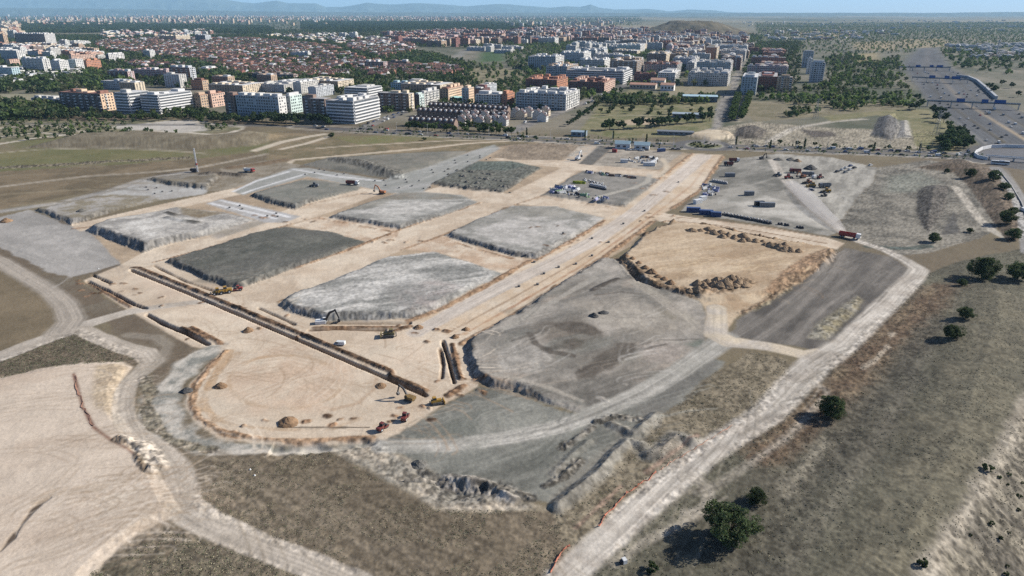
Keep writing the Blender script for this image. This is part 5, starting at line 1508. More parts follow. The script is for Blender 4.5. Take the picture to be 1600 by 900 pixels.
# ---- farther town: towers one can count, then the mass to the horizon
tw = random.Random(21)
TP = []
for pg, cols, n_, hh, lab, grp in (([(0, 36), (60, 30), (400, 26), (420, 38), (300, 36), (120, 38), (0, 44)], ('brick', 'salmon', 'tan', 'cream', 'pink'), 70, (30, 58), 'tall tan or brick tower block on the far upper-left ridge', 'towers on the upper-left ridge'),
                                   ([(800, 40), (950, 38), (945, 43), (800, 45)], ('cream', 'peach', 'offwhite', 'salmon'), 24, (28, 40), 'cream slab block in the sunlit far row left of the flat-topped hill', 'cream slabs left of the hill'),
                                   ([(400, 30), (520, 28), (520, 38), (410, 40)], ('salmon', 'cream', 'offwhite'), 30, (20, 34), 'pale block in the far town at the top centre-left', 'pale far blocks, top centre-left')):
    pts = [g0(*p) for p in pg]
    P = np.array(pts)
    cand = [t for t in TEMPL if t[0] in cols and t[1] < 50]
    got = 0
    for _ in range(4000):
        x, y = tw.uniform(P[:, 0].min(), P[:, 0].max()), tw.uniform(P[:, 1].min(), P[:, 1].max())
        if not inside(np.array([x]), np.array([y]), pts)[0] or not free(x, y, 30):
            continue
        t = tw.choice(cand)
        root = empty('tower_block', (x, y, height(x, y) - 2), YAW + tw.uniform(-0.4, 0.4), lab, 'building', grp)
        root.scale = (0.9, 1.3, tw.uniform(*hh) / t[3])
        for nm, me, st in t[4]:
            if nm in ('balcony_band', 'penthouse'):
                continue
            o = link(nm, me, root)
            if st:
                o['kind'] = 'stuff'
        OCC.append((x, y, 34))
        got += 1
        if got >= n_:
            break
far_town = MB()
FC = ['brick', 'salmon', 'cream', 'offwhite', 'white', 'pink', 'tan', 'grey', 'redbrick']
for pg, n_, hh, wts in (([(-200, 40), (0, 33), (250, 26), (500, 25), (800, 26), (900, 26), (800, 32), (500, 34), (300, 36), (0, 46), (-200, 60)], 1500, (8, 26), (4, 3, 2, 1, 0, 3, 3, 1, 4)),
                        ([(-200, 30), (100, 25), (320, 22), (440, 23), (330, 27), (100, 31), (-200, 40)], 300, (18, 55), (4, 4, 3, 1, 0, 3, 3, 1, 3)),
                        ([(600, 26), (1000, 28), (960, 40), (800, 38), (650, 32)], 350, (8, 24), (3, 3, 3, 3, 1, 2, 2, 1, 2)),
                        ([(1150, 34), (1400, 32), (1700, 34), (1700, 50), (1400, 44), (1180, 42)], 150, (5, 12), (0, 0, 2, 4, 4, 0, 2, 3, 0)),
                        ([(1190, 48), (1380, 46), (1420, 60), (1200, 64)], 110, (4, 9), (1, 1, 2, 4, 3, 1, 2, 3, 1)),
                        ([(1480, 72), (1600, 70), (1720, 76), (1720, 92), (1520, 92)], 130, (4, 9), (0, 0, 2, 4, 4, 0, 2, 3, 0)),
                        ([(400, 56), (520, 54), (600, 62), (640, 76), (560, 74)], 160, (5, 12), (2, 1, 2, 3, 1, 2, 2, 2, 2)),
                        ([(160, 50), (330, 48), (330, 56), (160, 62)], 120, (6, 16), (2, 1, 2, 3, 1, 2, 2, 2, 2)),
                        ([(0, 112), (70, 108), (140, 118), (70, 126), (0, 134)], 70, (4, 7), (0, 0, 1, 4, 6, 0, 0, 3, 0))):
    pts = [g0(*p) for p in pg]
    P = np.array(pts)
    xs = np.array([tw.uniform(P[:, 0].min(), P[:, 0].max()) for _ in range(n_ * 6)])
    ys = np.array([tw.uniform(P[:, 1].min(), P[:, 1].max()) for _ in range(n_ * 6)])
    ok = np.nonzero(inside(xs, ys, pts))[0][:n_]
    for i in ok:
        x, y = float(xs[i]), float(ys[i])
        if not free(x, y, 8):
            continue
        h = tw.uniform(*hh)
        c = tw.choices(range(9), wts)[0]
        z = height(x, y)
        l_, w_ = tw.uniform(14, 44), tw.uniform(12, 20)
        yaw = YAW + tw.choice((0, math.pi / 2)) + tw.uniform(-0.3, 0.3)
        far_town.box((x, y, z + h / 2 - 2), (l_, w_, h + 4), yaw, c, bottom=False)
        far_town.box((x, y, z + h + 1.2), (l_ * 0.6, w_ * 0.5, 2.4), yaw, tw.choice((3, 4, 7)), bottom=False)
        for s in range(1, int(h / 6) + 1):                # dark glazing lines
            far_town.box((x, y, z + s * 6 - 2), (l_ + 0.3, w_ + 0.3, 1.6), yaw, 9, bottom=False)
tag(far_town.build('far_town', [paint(c) for c in FC] + [GLASS2]), 'hazy mass of far town buildings reaching to the horizon', 'town', None, 'stuff')

# ---- sheds, pavilion, school
def hall(px, py, L, W, h, rise, yaw, roofrgb, wallrgb, name, label, cat='building', tilt=False):
    x, y = g0(px, py)
    root = empty(name, (x, y, height(x, y)), yaw, label, cat)
    a = MB(); a.box((0, 0, h / 2 - 1), (L, W, h + 2))
    a.build('wall', mat(name + '_wall_%d' % px, wallrgb, 0.8, 0.1, 0.2), root)
    r = MB()
    for sg in (-1, 1):
        y1 = sg * (W / 2 + 0.6)
        z1 = h + (0.05 if not tilt else 0.05)
        r.add([(-L / 2 - .6, y1, z1), (L / 2 + .6, y1, z1), (L / 2 + .6, 0, h + rise), (-L / 2 - .6, 0, h + rise), (-L / 2 - .6, y1, z1 + .25), (L / 2 + .6, y1, z1 + .25), (L / 2 + .6, 0, h + rise + .25), (-L / 2 - .6, 0, h + rise + .25)],
              [(0, 1, 2, 3), (4, 5, 6, 7), (0, 1, 5, 4), (1, 2, 6, 5), (0, 3, 7, 4)])
    r.add([(-L / 2, -W / 2, h), (-L / 2, W / 2, h), (-L / 2, 0, h + rise)], [(0, 1, 2)], 1)
    r.add([(L / 2, -W / 2, h), (L / 2, W / 2, h), (L / 2, 0, h + rise)], [(1, 0, 2)], 1)
    r.build('roof', [mat(name + '_roof_%d' % px, roofrgb, 0.6, 0.1, 0.3), mat(name + '_wall_%d' % px, wallrgb)], root)
    d = MB()
    for k in range(int(L / 5)):
        quad(d, (-L / 2 + 1.6 + k * 5, -W / 2, h * 0.35), (1, 0), 2.6, h * 0.4, (0, -1), 0.05)
    o = d.build('window_grid', GLASS, root); o['kind'] = 'stuff'
    OCC.append((x, y, (L + W) / 4 + 4))
    return root


hall(973, 231, 12.5, 9, 4.0, 2.2, R(-14), (0.22, 0.30, 0.34), (0.55, 0.55, 0.53), 'site_shed', 'left blue-roofed shed in the compound below the avenue', 'shed')
hall(1003, 233, 12.5, 9, 4.0, 2.2, R(-14), (0.22, 0.30, 0.34), (0.55, 0.55, 0.53), 'site_shed', 'right blue-roofed shed in the compound below the avenue', 'shed')
hall(1093, 158, 44, 22, 7, 1.0, R(-12), (0.34, 0.46, 0.50), (0.10, 0.13, 0.15), 'sports_hall', 'low hall with a pale blue flat roof in the park')
hall(1075, 183, 34, 14, 4, 0.6, R(-16), (0.28, 0.33, 0.36), (0.20, 0.21, 0.21), 'pavilion', 'long low grey pavilion among park trees near the roundabout')
hall(1005, 138, 40, 18, 6, 2.5, R(-20), (0.40, 0.23, 0.16), (0.40, 0.36, 0.30), 'school', 'school with a terracotta roof behind the park', 'school')
hall(1028, 134, 22, 16, 9, 3.2, R(-20), (0.44, 0.26, 0.18), (0.56, 0.52, 0.46), 'school', 'taller terracotta-roofed school wing, left of its white gable', 'school')
hall(1043, 141, 20, 14, 8, 3.0, R(-20), (0.44, 0.26, 0.18), (0.60, 0.58, 0.55), 'school', 'white-gabled terracotta-roofed school wing beside the tan lot', 'school')
hall(722, 157, 26, 16, 4, 0.5, R(-20), (0.36, 0.62, 0.58), (0.30, 0.46, 0.44), 'pavilion', 'turquoise-roofed pavilion behind the terraces')
hall(905, 212, 14, 10, 4, 0.8, R(-16), (0.24, 0.31, 0.36), (0.18, 0.22, 0.25), 'kiosk', 'blue-grey roadside hall on the avenue among street trees')
hall(1055, 210, 34, 9, 3, 0.3, R(-14), (0.15, 0.16, 0.17), (0.20, 0.20, 0.20), 'depot', 'long low dark shed behind the avenue near the roundabout')

# ---------------------------------------------------------------- vegetation
LEAF = leaf_mat('leaf_green', (0.066, 0.098, 0.036))
LEAFD = leaf_mat('leaf_dark', (0.042, 0.066, 0.032))
LEAFL = leaf_mat('leaf_fresh', (0.105, 0.150, 0.042))
LEAFO = leaf_mat('leaf_olive', (0.098, 0.108, 0.052))
BARK = mat('bark', (0.09, 0.07, 0.05), 0.95, 0.3, 4)


def leaf_arrays(centers, size, rng, up=0.3):
    """leaf-sized quads at the centres, random tilt"""
    n = len(centers)
    a = rng.normal(size=(n, 3)); a /= np.linalg.norm(a, axis=1)[:, None]
    b = rng.normal(size=(n, 3)); b -= (b * a).sum(1)[:, None] * a; b /= np.linalg.norm(b, axis=1)[:, None]
    s = (size * rng.uniform(0.6, 1.3, n))[:, None]
    a, b = a * s, b * s * 0.75
    V = np.stack([centers - a - b * 0.6, centers + a * 0.9 - b, centers + a + b * 0.7, centers - a * 0.8 + b], 1).reshape(-1, 3)
    return V


def quads_mesh(name, V, mats, mi=None):
    n = len(V) // 4
    me = bpy.data.meshes.new(name)
    me.vertices.add(len(V)); me.vertices.foreach_set('co', V.astype(np.float32).ravel())
    me.loops.add(len(V)); me.loops.foreach_set('vertex_index', np.arange(len(V), dtype=np.int32))
    me.polygons.add(n); me.polygons.foreach_set('loop_start', np.arange(0, len(V), 4, dtype=np.int32))
    for m_ in mats: me.materials.append(m_)
    if mi is not None: me.polygons.foreach_set('material_index', np.asarray(mi, np.int32))
    me.update(calc_edges=True)
    return me


def crown_points(rng, h, r, n_cl, per, base=0.28, flat=0.8):
    """clumps spread over the outside of an uneven crown"""
    out = []
    for k in range(n_cl):
        d = rng.normal(size=3); d /= np.linalg.norm(d)
        rad = rng.uniform(0.35, 1.05) ** 0.6
        wob = 1 + 0.22 * math.sin(3 * math.atan2(d[1], d[0]) + 1.7) + rng.uniform(-0.12, 0.12)
        c = np.array([d[0] * r * rad * wob, d[1] * r * rad * wob, h * (base + (1 - base) * 0.5) + d[2] * h * (1 - base) * 0.5 * rad * flat])
        cr = r * rng.uniform(0.12, 0.30)
        p = rng.normal(size=(per, 3)); p /= np.linalg.norm(p, axis=1)[:, None]
        p *= (cr * rng.uniform(0.35, 1.0, per) ** 0.5)[:, None]
        p[:, 2] *= 0.75
        out.append(c + p)
    return np.concatenate(out)


def trunk_mesh(h, r, rng, limbs=5):
    m = MB()
    m.cyl((0, 0, -0.8), (0.05 * h * 0.2, 0, h * 0.4), r, r * 0.65, 8)
    for k in range(limbs):
        t = k * 2.4 + rng.uniform(-0.4, 0.4)
        m.cyl((0, 0, h * (0.22 + 0.03 * k)), (math.cos(t) * h * 0.24, math.sin(t) * h * 0.24, h * (0.55 + 0.05 * (k % 3))), r * 0.5, r * 0.16, 6)
    return m.mesh('trunk', BARK)


nr = np.random.default_rng(5)
BIG = []
for k in range(3):
    BIG.append((trunk_mesh(10, 0.45, nr, 6), quads_mesh('crown', leaf_arrays(crown_points(nr, 10, 6.4, 130, 120, 0.08, 0.95), 0.19, nr), [LEAFO, LEAF, LEAFD], nr.choice(3, 15600, p=(0.3, 0.5, 0.2)))))
MID = []
for k, (m1, m2) in enumerate(((LEAF, LEAFD), (LEAFD, LEAF), (LEAFL, LEAF), (LEAFO, LEAF))):
    MID.append((trunk_mesh(8, 0.2, nr, 3), quads_mesh('crown', leaf_arrays(crown_points(nr, 8, 3.4, 22, 16, 0.24), 0.62, nr), [m1, m2], nr.choice(2, 352))))
CYP = (trunk_mesh(9, 0.2, nr, 0), quads_mesh('crown', leaf_arrays(np.concatenate([np.array([[math.cos(a) * q, math.sin(a) * q, z] for a, q in [(nr.uniform(0, 6.28), nr.uniform(0.1, 1.0) * (0.25 + 0.95 * math.sin(min(1, (z + 0.4) / 9.5) * 3.0) ** 0.7))]]) for z in np.linspace(0.3, 9, 260)]), 0.4, nr), [LEAFD], None))
BUSH = []
for k in range(3):
    BUSH.append((trunk_mesh(2.4, 0.08, nr, 3), quads_mesh('crown', leaf_arrays(crown_points(nr, 2.6, 1.8, 20, 40, 0.0), 0.22, nr), [LEAFD, LEAF, LEAFO], nr.choice(3, 800))))


def plant(tmpl, p, sc, label, group=None, name='tree', cat='tree', rz=0.0, sz=None):
    root = empty(name, (p[0], p[1], p[2] - 0.05), rz, label, cat, group)
    root.scale = (sc, sc, sz or sc)
    link('trunk', tmpl[0], root)
    link('crown', tmpl[1], root)
    return root


# single trees near the camera
NEAR = [(1138, 842, 0.84, 0, 'large round green tree beside the turning loop, bottom right of centre'), (1181, 786, 0.36, 1, 'small tree behind the large round tree by the haul road'), (1298, 651, 0.56, 2, 'lone dark green tree at mid-height on the right hillside'),
        (1487, 528, 0.50, 1, 'lower of the two small trees on the hillside'), (1508, 497, 0.42, 0, 'upper of the two small trees on the hillside'), (1535, 436, 0.86, 2, 'broad dark tree at the top of the hillside'),
        (1590, 436, 0.80, 0, 'broad tree at the right picture edge above the hillside'), (1503, 446, 0.28, 1, 'thin small tree at the end of a long shadow'), (1458, 378, 0.42, 2, 'bushy tree beside the dark grey-green strip'), (1515, 363, 0.26, 0, 'small round tree near the pale track'),
        (1516, 276, 0.55, 1, 'round tree on the brown bank below the overpass'), (1552, 282, 0.62, 2, 'tree at the corner of the slip road'), (1568, 296, 0.50, 0, 'tree on the bank beside the slip road'), (1576, 312, 0.42, 1, 'smaller tree on the bank beside the slip road'),
        (1572, 348, 0.62, 0, 'dense tree low on the highway bank'), (1584, 372, 0.55, 2, 'dense tree at the lower end of the highway bank'), (1583, 335, 0.4, 1, 'bushy tree halfway along the highway bank')]
for k, (px, py, sc, t, lab) in enumerate(NEAR):
    plant(BIG[t], at(px, py), sc, lab, None, 'tree', 'tree', k * 1.3, sc * (0.95 + 0.1 * (k % 3)))
for k, (px, py, sc, lab) in enumerate([(1018, 892, 0.8, 'low bush at the bottom edge near the white box'), (1442, 884, 0.7, 'dark bush on the ridge at the lower right'), (1543, 735, 0.7, 'dark bush beside the pale ridge, right edge'), (1480, 270, 1.3, 'bush below the avenue on the right'),
                                       (518, 214, 1.7, 'lone dark bush on the verge at the end of the twin track'), (663, 219, 1.2, 'lone bush on the grassy strip')]):
    plant(BUSH[k % 3], at(px, py), sc, lab, None, 'bush', 'bush', k)

tr = random.Random(9)
TREES = 0


def tree_at(x, y, label, group, kinds=(0, 1, 2, 3), lo=0.7, hi=1.2, tm=None):
    global TREES
    if on_road(x, y) or not free(x, y, 1.5):
        return
    TREES += 1
    s = tr.uniform(lo, hi)
    plant(tm or MID[tr.choice(kinds)], (x, y, height(x, y)), s, label, group, 'tree', 'tree', tr.uniform(0, 6.28), s * tr.uniform(0.9, 1.15))


ROWN = {}


def row(a, b, step, label, group, kinds=(0, 1, 2), lo=0.6, hi=0.9, tm=None, jit=0.8, skip=0.08):
    A, B = Vector(g0(*a)), Vector(g0(*b))
    n = int((B - A).length / step)
    for j in range(n + 1):
        if tr.random() < skip:
            continue
        p = A + (B - A) * (j / max(n, 1))
        ROWN[group] = ROWN.get(group, 0) + 1
        tree_at(p.x + tr.uniform(-jit, jit), p.y + tr.uniform(-jit, jit), ordinal(ROWN[group]) + ' ' + label, group, kinds, lo, hi, tm)


row((640, 203), (800, 211), 6.5, 'round green street tree in the row before the terraced houses', 'street trees before the terraces', (2,), 0.95, 1.25)
row((690, 201), (800, 207), 7, 'round green street tree in the row before the terraced houses', 'street trees before the terraces', (2,), 0.95, 1.25)
row((405, 193), (530, 200), 5.5, 'leafy tree in the dark row before the blue-grey slab', 'trees before the blue-grey slab', (0, 0, 1), 1.15, 1.5)
row((400, 189), (520, 195), 6, 'leafy tree in the dark row before the blue-grey slab', 'trees before the blue-grey slab', (0, 0, 1), 1.15, 1.5)
row((1143, 190), (1153, 152), 6, 'fresh green tree in the left row of the twin avenue above the roundabout', 'left row of fresh green trees', (2,), 0.95, 1.2, skip=0)
row((1158, 188), (1172, 150), 6, 'fresh green tree in the right row of the twin avenue above the roundabout', 'right row of fresh green trees', (2,), 0.95, 1.2, skip=0)
for k in range(5):
    row((920 - k * 4, 176 + k * 4 - 12), (1110, 180 + k * 4 - 12), 11, 'young tree planted in rows on the sloping park lawn', 'young trees in the park', (0, 1, 3), 0.6, 0.9, skip=0.5)
row((885, 200), (975, 136), 12, 'street tree along the diagonal street', 'trees along the diagonal street', (0, 1), 0.6, 0.9)
row((945, 204), (1050, 196), 5, 'bushy tree in the grove behind the avenue', 'grove behind the avenue', (0, 1), 1.0, 1.5, jit=4, skip=0.25)
row((1030, 196), (1110, 190), 6, 'bushy tree around the grey pavilion', 'trees around the pavilion', (0, 1), 1.0, 1.4, jit=4, skip=0.25)
row((815, 219), (1060, 232), 13, 'small tree on the median of the avenue', 'median trees of the avenue', (0, 1), 0.5, 0.75, skip=0.2)
row((1190, 226), (1480, 237), 15, 'small tree on the far kerb of the avenue, right', 'far kerb trees, right', (0, 1), 0.45, 0.65, skip=0.2)
for (px, py) in ((823, 212), (914, 216), (958, 217), (1203, 232), (1257, 230), (1365, 236), (1436, 238), (1010, 222), (1150, 226)):
    x, y = g0(px, py)
    plant(CYP, (x, y, height(x, y)), 0.85, 'slim dark cypress beside the avenue', 'cypresses along the avenue', 'cypress', 'tree', px)
for k in range(26):
    a = tr.uniform(0, 6.28); q = tr.uniform(4, 14)
    plant(BUSH[k % 3], (cx_ + q * math.cos(a), cy_ + q * math.sin(a), height(cx_ + q * math.cos(a), cy_ + q * math.sin(a))), 0.6, 'clipped shrub on the round island', 'shrubs on the roundabout island', 'shrub', 'shrub')
belt = zone_points([(-30, 178), (95, 174), (185, 182), (250, 182), (300, 174), (340, 182), (372, 188), (410, 190), (400, 196), (330, 193), (200, 189), (100, 188), (-30, 188)], 7.5, 10, 0.3, 0.4, tr, 0.9)
belt.sort(key=lambda q: q[1])
for x, y in belt[:70]:
    tree_at(x, y, 'tree in the dense belt between the park and the left apartment row', 'tree belt before the left apartments', (0, 0, 2, 3), 0.8, 1.15)
BELT_REST = [q for q in belt[70:] if free(q[0], q[1], 1.5)]
for x, y in zone_points([(1470, 228), (1488, 205), (1510, 214), (1516, 232), (1480, 238)], 6, 7, 0.3, 0.4, tr):
    tree_at(x, y, 'dense dark tree in the clump left of the highway overpass', 'clump left of the overpass', (0, 1), 0.9, 1.25)
for px, py in ((1430, 172), (1436, 170), (1420, 172), (1432, 158), (1415, 128), (1430, 125), (1458, 178), (1466, 184), (1474, 192), (1482, 200), (1462, 190), (1545, 140), (1552, 146), (1565, 134), (1580, 138), (1590, 152)):
    x, y = g0(px, py)
    tree_at(x, y, 'round tree on the verge of the highway', 'trees by the highway', (0, 1), 1.0, 1.5)
print('single trees', TREES)

# woods and scattered town trees: countless, one mass each
WOODS = [([(20, 37), (120, 36), (420, 40), (430, 48), (390, 54), (230, 50), (120, 52), (20, 52)], 26, 1.7, 'dark pine wood in the far upper left', 'D'),
         ([(470, 34), (620, 33), (800, 36), (860, 42), (800, 48), (640, 46), (540, 52), (470, 44)], 34, 1.7, 'far green belt above the town centre', 'D'),
         ([(-30, 128), (80, 124), (150, 116), (200, 122), (195, 136), (150, 146), (-30, 146)], 11, 1.25, 'bushy wood left of the red brick blocks', 'M'),
         ([(-30, 160), (60, 164), (96, 170), (92, 188), (-30, 190)], 10, 1.2, 'trees behind the park at the left edge', 'M'),
         ([(1285, 92), (1330, 84), (1372, 100), (1400, 88), (1415, 110), (1400, 128), (1430, 150), (1425, 164), (1330, 166), (1255, 156), (1240, 145), (1292, 130)], 17, 1.05, 'dense wood between the towers and the highway', 'F'),
         ([(1170, 152), (1260, 150), (1400, 158), (1430, 168), (1330, 166), (1240, 164)], 12, 1.0, 'tree line below the wood, right', 'F'),
         ([(1215, 186), (1260, 164), (1340, 168), (1340, 174), (1280, 176), (1240, 184)], 11, 1.0, 'scattered trees on the dry lawn, right', 'M'),
         ([(640, 118), (720, 124), (735, 132), (650, 130)], 10, 1.2, 'dark trees below the bright terraces', 'D'),
         ([(480, 120), (560, 124), (560, 132), (430, 136), (330, 130), (340, 122)], 12, 1.2, 'trees below the terracotta quarter', 'M'),
         ([(265, 92), (330, 106), (380, 124), (330, 128), (300, 112), (262, 104)], 12, 1.4, 'dark trees along the left quarter', 'D'),
         ([(630, 88), (700, 92), (690, 105), (640, 106)], 14, 1.3, 'wood beside the far road at the centre', 'D'),
         ([(985, 58), (1180, 56), (1190, 62), (1000, 60)], 26, 1.5, 'wood at the foot of the flat-topped hill', 'D'),
         ([(740, 100), (830, 104), (835, 124), (800, 138), (750, 120)], 26, 1.0, 'scattered bushes on the pale open land', 'M'),
         ([(920, 154), (1120, 152), (1116, 162), (915, 168)], 11, 1.1, 'trees along the upper park edge', 'M'),
         ([(1430, 82), (1470, 84), (1488, 104), (1530, 112), (1600, 120), (1700, 160), (1700, 100), (1600, 84), (1500, 78)], 26, 1.2, 'scattered trees right of the highway', 'M'),
         ([(940, 92), (1010, 88), (1010, 98), (960, 100)], 14, 1.4, 'trees round the white school', 'D')]
TOWNT = [([(-100, 56), (400, 56), (620, 74), (740, 100), (740, 130), (600, 140), (320, 140), (-100, 120)], 21, 1.2), ([(800, 44), (1190, 58), (1170, 130), (1000, 140), (830, 130), (790, 100)], 26, 1.15), ([(800, 130), (1000, 120), (960, 150), (880, 172), (800, 172)], 18, 1.0), ([(440, 130), (800, 130), (800, 170), (600, 180), (560, 150), (440, 146)], 22, 1.0),
         ([(1180, 36), (1700, 36), (1700, 72), (1420, 84), (1190, 86)], 44, 0.95), ([(380, 46), (820, 48), (800, 76), (560, 74), (380, 60)], 42, 1.4), ([(-100, 24), (1000, 24), (1000, 40), (500, 44), (-100, 56)], 150, 1.8), ([(1160, 66), (1250, 66), (1250, 150), (1160, 150)], 24, 1.0),
         ([(0, 186), (380, 196), (330, 206), (0, 222)], 14, 0.55)]


def tree_mass(pts, scale, name, label, kind, nq=26):
    P = np.array(pts)
    n = len(P)
    if not n:
        return
    z = np.array([height(a, b) for a, b in pts])
    s = nr.uniform(0.7, 1.25, n) * scale
    d = nr.normal(size=(n, nq, 3)); d /= np.linalg.norm(d, axis=2)[:, :, None]
    d *= nr.uniform(0.5, 1.0, (n, nq, 1))
    c = np.empty((n, nq, 3))
    c[..., 0] = P[:, 0, None] + d[..., 0] * 3.3 * s[:, None]
    c[..., 1] = P[:, 1, None] + d[..., 1] * 3.3 * s[:, None]
    c[..., 2] = z[:, None] + (4.4 + d[..., 2] * 3.4) * s[:, None]
    V = leaf_arrays(c.reshape(-1, 3), np.repeat(s, nq) * 1.5, nr)
    mi = np.repeat(nr.choice(4, n, p={'D': (0.38, 0.45, 0.05, 0.12), 'M': (0.42, 0.18, 0.18, 0.22), 'F': (0.3, 0.1, 0.45, 0.15)}[kind]), nq)
    tag(link(name, quads_mesh(name, V, [LEAF, LEAFD, LEAFL, LEAFO], mi)), label, 'trees', None, 'stuff')


tot = 0
for pg, sp, sc, lab, kd in WOODS:
    pts = [(x, y) for x, y in zone_points(pg, sp * 0.8, sp * 0.8, 0.4, 0.45, tr, 0.9) if not on_road(x, y) and free(x, y, 0) and (kd == 'D' or float(vn(np.array([x / 38]), np.array([y / 38]), 15)[0]) > -0.16)]
    tot += len(pts)
    tree_mass(pts, sc, 'wood', lab, kd, 22)
tree_mass(BELT_REST, 1.0, 'wood', 'dense trees right below the left apartment row', 'M', 24)
tp = []
for pg, sp, sc in TOWNT:
    pts = [(x, y) for x, y in zone_points(pg, sp * 0.7, sp * 0.7, 0.4, 0.45, tr, 0.95) if not on_road(x, y) and free(x, y, -3 if y > 1200 else 1)]
    tp.append(len(pts))
    tree_mass(pts, sc, 'town_trees', ['garden trees between the houses of the left quarters', 'street trees between the blocks right of centre', 'trees round the brick blocks at the centre', 'trees between the low roofs at the centre left', 'scattered trees on the far plain, right',
                                      'scattered trees in the far belt, centre', 'trees between the far towers on the horizon', 'trees round the blocks right of the wide street', 'sparse young trees of the park, left'][len(tp) - 1], 'M', 14 if sp > 30 else 20)
print('mass trees', tot, tp)

hd = []
AVW = [g0(*q) for q in AVN[3:]]
for a, b in zip(AVW[:-1], AVW[1:]):
    n_ = int(math.hypot(a[0] - b[0], a[1] - b[1]) / 3.2)
    e = ((b[0] - a[0]), (b[1] - a[1])); l_ = math.hypot(*e); nn = (-e[1] / l_, e[0] / l_)
    for j in range(n_):
        for o in (0, 15.5, -15.5):
            if tr.random() < (0.55 if o else 0.4):
                x, y = a[0] + e[0] * j / n_ + nn[0] * (o + tr.uniform(-1, 1)), a[1] + e[1] * j / n_ + nn[1] * (o + tr.uniform(-1, 1))
                if math.hypot(x - cx_, y - cy_) > 30: hd.append((x, y))
tree_mass(hd, 0.34, 'hedge', 'dark low hedges and shrubs along the avenue', 'D', 10)

# dry tufts and small weeds on the near ground
def tufts(px, n, s, label, mats, name='dry_grass'):
    pts = [g0(*p) for p in px]
    P = np.array(pts)
    x = nr.uniform(P[:, 0].min(), P[:, 0].max(), n * 3); y = nr.uniform(P[:, 1].min(), P[:, 1].max(), n * 3)
    ok = inside(x, y, pts)
    clump = fbm(x, y, 9, 3, 77) > -0.12
    k = np.nonzero(ok & clump)[0][:n]
    xs, ys = x[k], y[k]
    kk = np.array([not on_road(a, b) for a, b in zip(xs, ys)], bool)
    xs, ys = xs[kk], ys[kk]
    z = np.array([height(a, b) for a, b in zip(xs, ys)])
    V = []
    m = len(xs)
    sz = s * nr.uniform(0.5, 1.5, m)
    for q in range(3):
        t = nr.uniform(0, 6.28, m)
        a = np.stack([np.cos(t), np.sin(t), np.zeros(m)], 1) * sz[:, None] * 0.8
        l_ = np.stack([nr.uniform(-.9, .9, m), nr.uniform(-.9, .9, m), np.full(m, 0.55)], 1) * sz[:, None]
        c = np.stack([xs, ys, z - 0.03], 1)
        V.append(np.stack([c - a, c + a, c + a * 1.3 + l_, c - a * 1.3 + l_], 1))
    V = np.stack(V, 1).reshape(-1, 3)
    tag(link(name, quads_mesh(name, V, mats, np.repeat(nr.choice(len(mats), m), 3))), label, 'grass', None, 'stuff')


DRY = mat('dry_grass', (0.30, 0.26, 0.17), 0.95, 0.3, 2)
DRY2 = mat('grey_grass', (0.20, 0.19, 0.13), 0.95, 0.3, 2)
WEED = mat('weed_green', (0.10, 0.11, 0.06), 0.95, 0.3, 2)
tufts(HS, 30000, 0.13, 'dry grass tufts covering the right hillside', [DRY, DRY2, DRY2, WEED])
tufts(OL, 7000, 0.13, 'dry weeds on the verge left of the haul road', [DRY, DRY2, WEED])
tufts([(300, 712), (510, 704), (680, 796), (870, 800), (880, 850), (820, 1000), (560, 905), (300, 795)], 10000, 0.11, 'dry grass tufts on the lower brown field', [DRY, DRY2, WEED])
tufts([(0, 560), (130, 514), (215, 560), (190, 566), (75, 574), (0, 592)], 3000, 0.15, 'weeds above the pale sand clearing', [DRY2, WEED, WEED])
tufts([(130, 905), (240, 822), (480, 895), (560, 980), (100, 1000)], 5000, 0.13, 'weeds at the bottom left corner', [DRY, DRY2, WEED])
wp = [(x, y) for x, y in zone_points([(1620, 620), (1590, 700), (1530, 800), (1470, 880), (1600, 900), (1640, 700)], 3.2, 3.2, 0.2, 0.45, tr, 0.33)]
for k, (x, y) in enumerate(wp[:70]):
    plant(BUSH[k % 3], (x, y, height(x, y)), tr.uniform(0.2, 0.42), 'low dark bush on the eroded slope at the right edge', 'bushes on the eroded slope', 'bush', 'bush', k)

# ---------------------------------------------------------------- vehicles and machines
def pm(name, rgb, rough=0.45):
    return mat('paint_' + name, rgb, rough, 0.15, 1.5, 0, 0.4)


TYRE = mat('tyre_rubber', (0.02, 0.02, 0.02), 0.9, 0.2, 3)
STEEL = mat('dark_steel', (0.06, 0.06, 0.06), 0.6, 0.3, 2)
VGLASS = mat('vehicle_glass', (0.02, 0.025, 0.03), 0.1, 0.1, 1, 0, 0.5)
YEL, RED, WHT, BLK, BLU, GRY, SLV, ORG, GRN, MRN = (pm('yellow', (0.34, 0.20, 0.035)), pm('red', (0.26, 0.04, 0.035)), pm('white', (0.56, 0.56, 0.54)), pm('black', (0.02, 0.02, 0.024)), pm('blue', (0.035, 0.065, 0.16)),
                                                    pm('grey', (0.16, 0.165, 0.17)), pm('silver', (0.42, 0.43, 0.44)), pm('orange', (0.30, 0.12, 0.05)), pm('green', (0.08, 0.22, 0.07)), pm('maroon', (0.14, 0.035, 0.03)))
NAMES = {YEL: 'yellow', RED: 'red', WHT: 'white', BLK: 'black', BLU: 'blue', GRY: 'grey', SLV: 'silver', ORG: 'orange', GRN: 'green', MRN: 'maroon'}


def wheel(parent, x, y, r, w):
    m = MB(); m.cyl((x, y - w / 2, r), (x, y + w / 2, r), r, r, 14)
    o = m.build('wheel', TYRE, parent)
    h = MB(); h.cyl((x, y - w / 2 - 0.015, r), (x, y + w / 2 + 0.015, r), r * 0.5, r * 0.5, 10)
    h.build('rim', SLV, o)


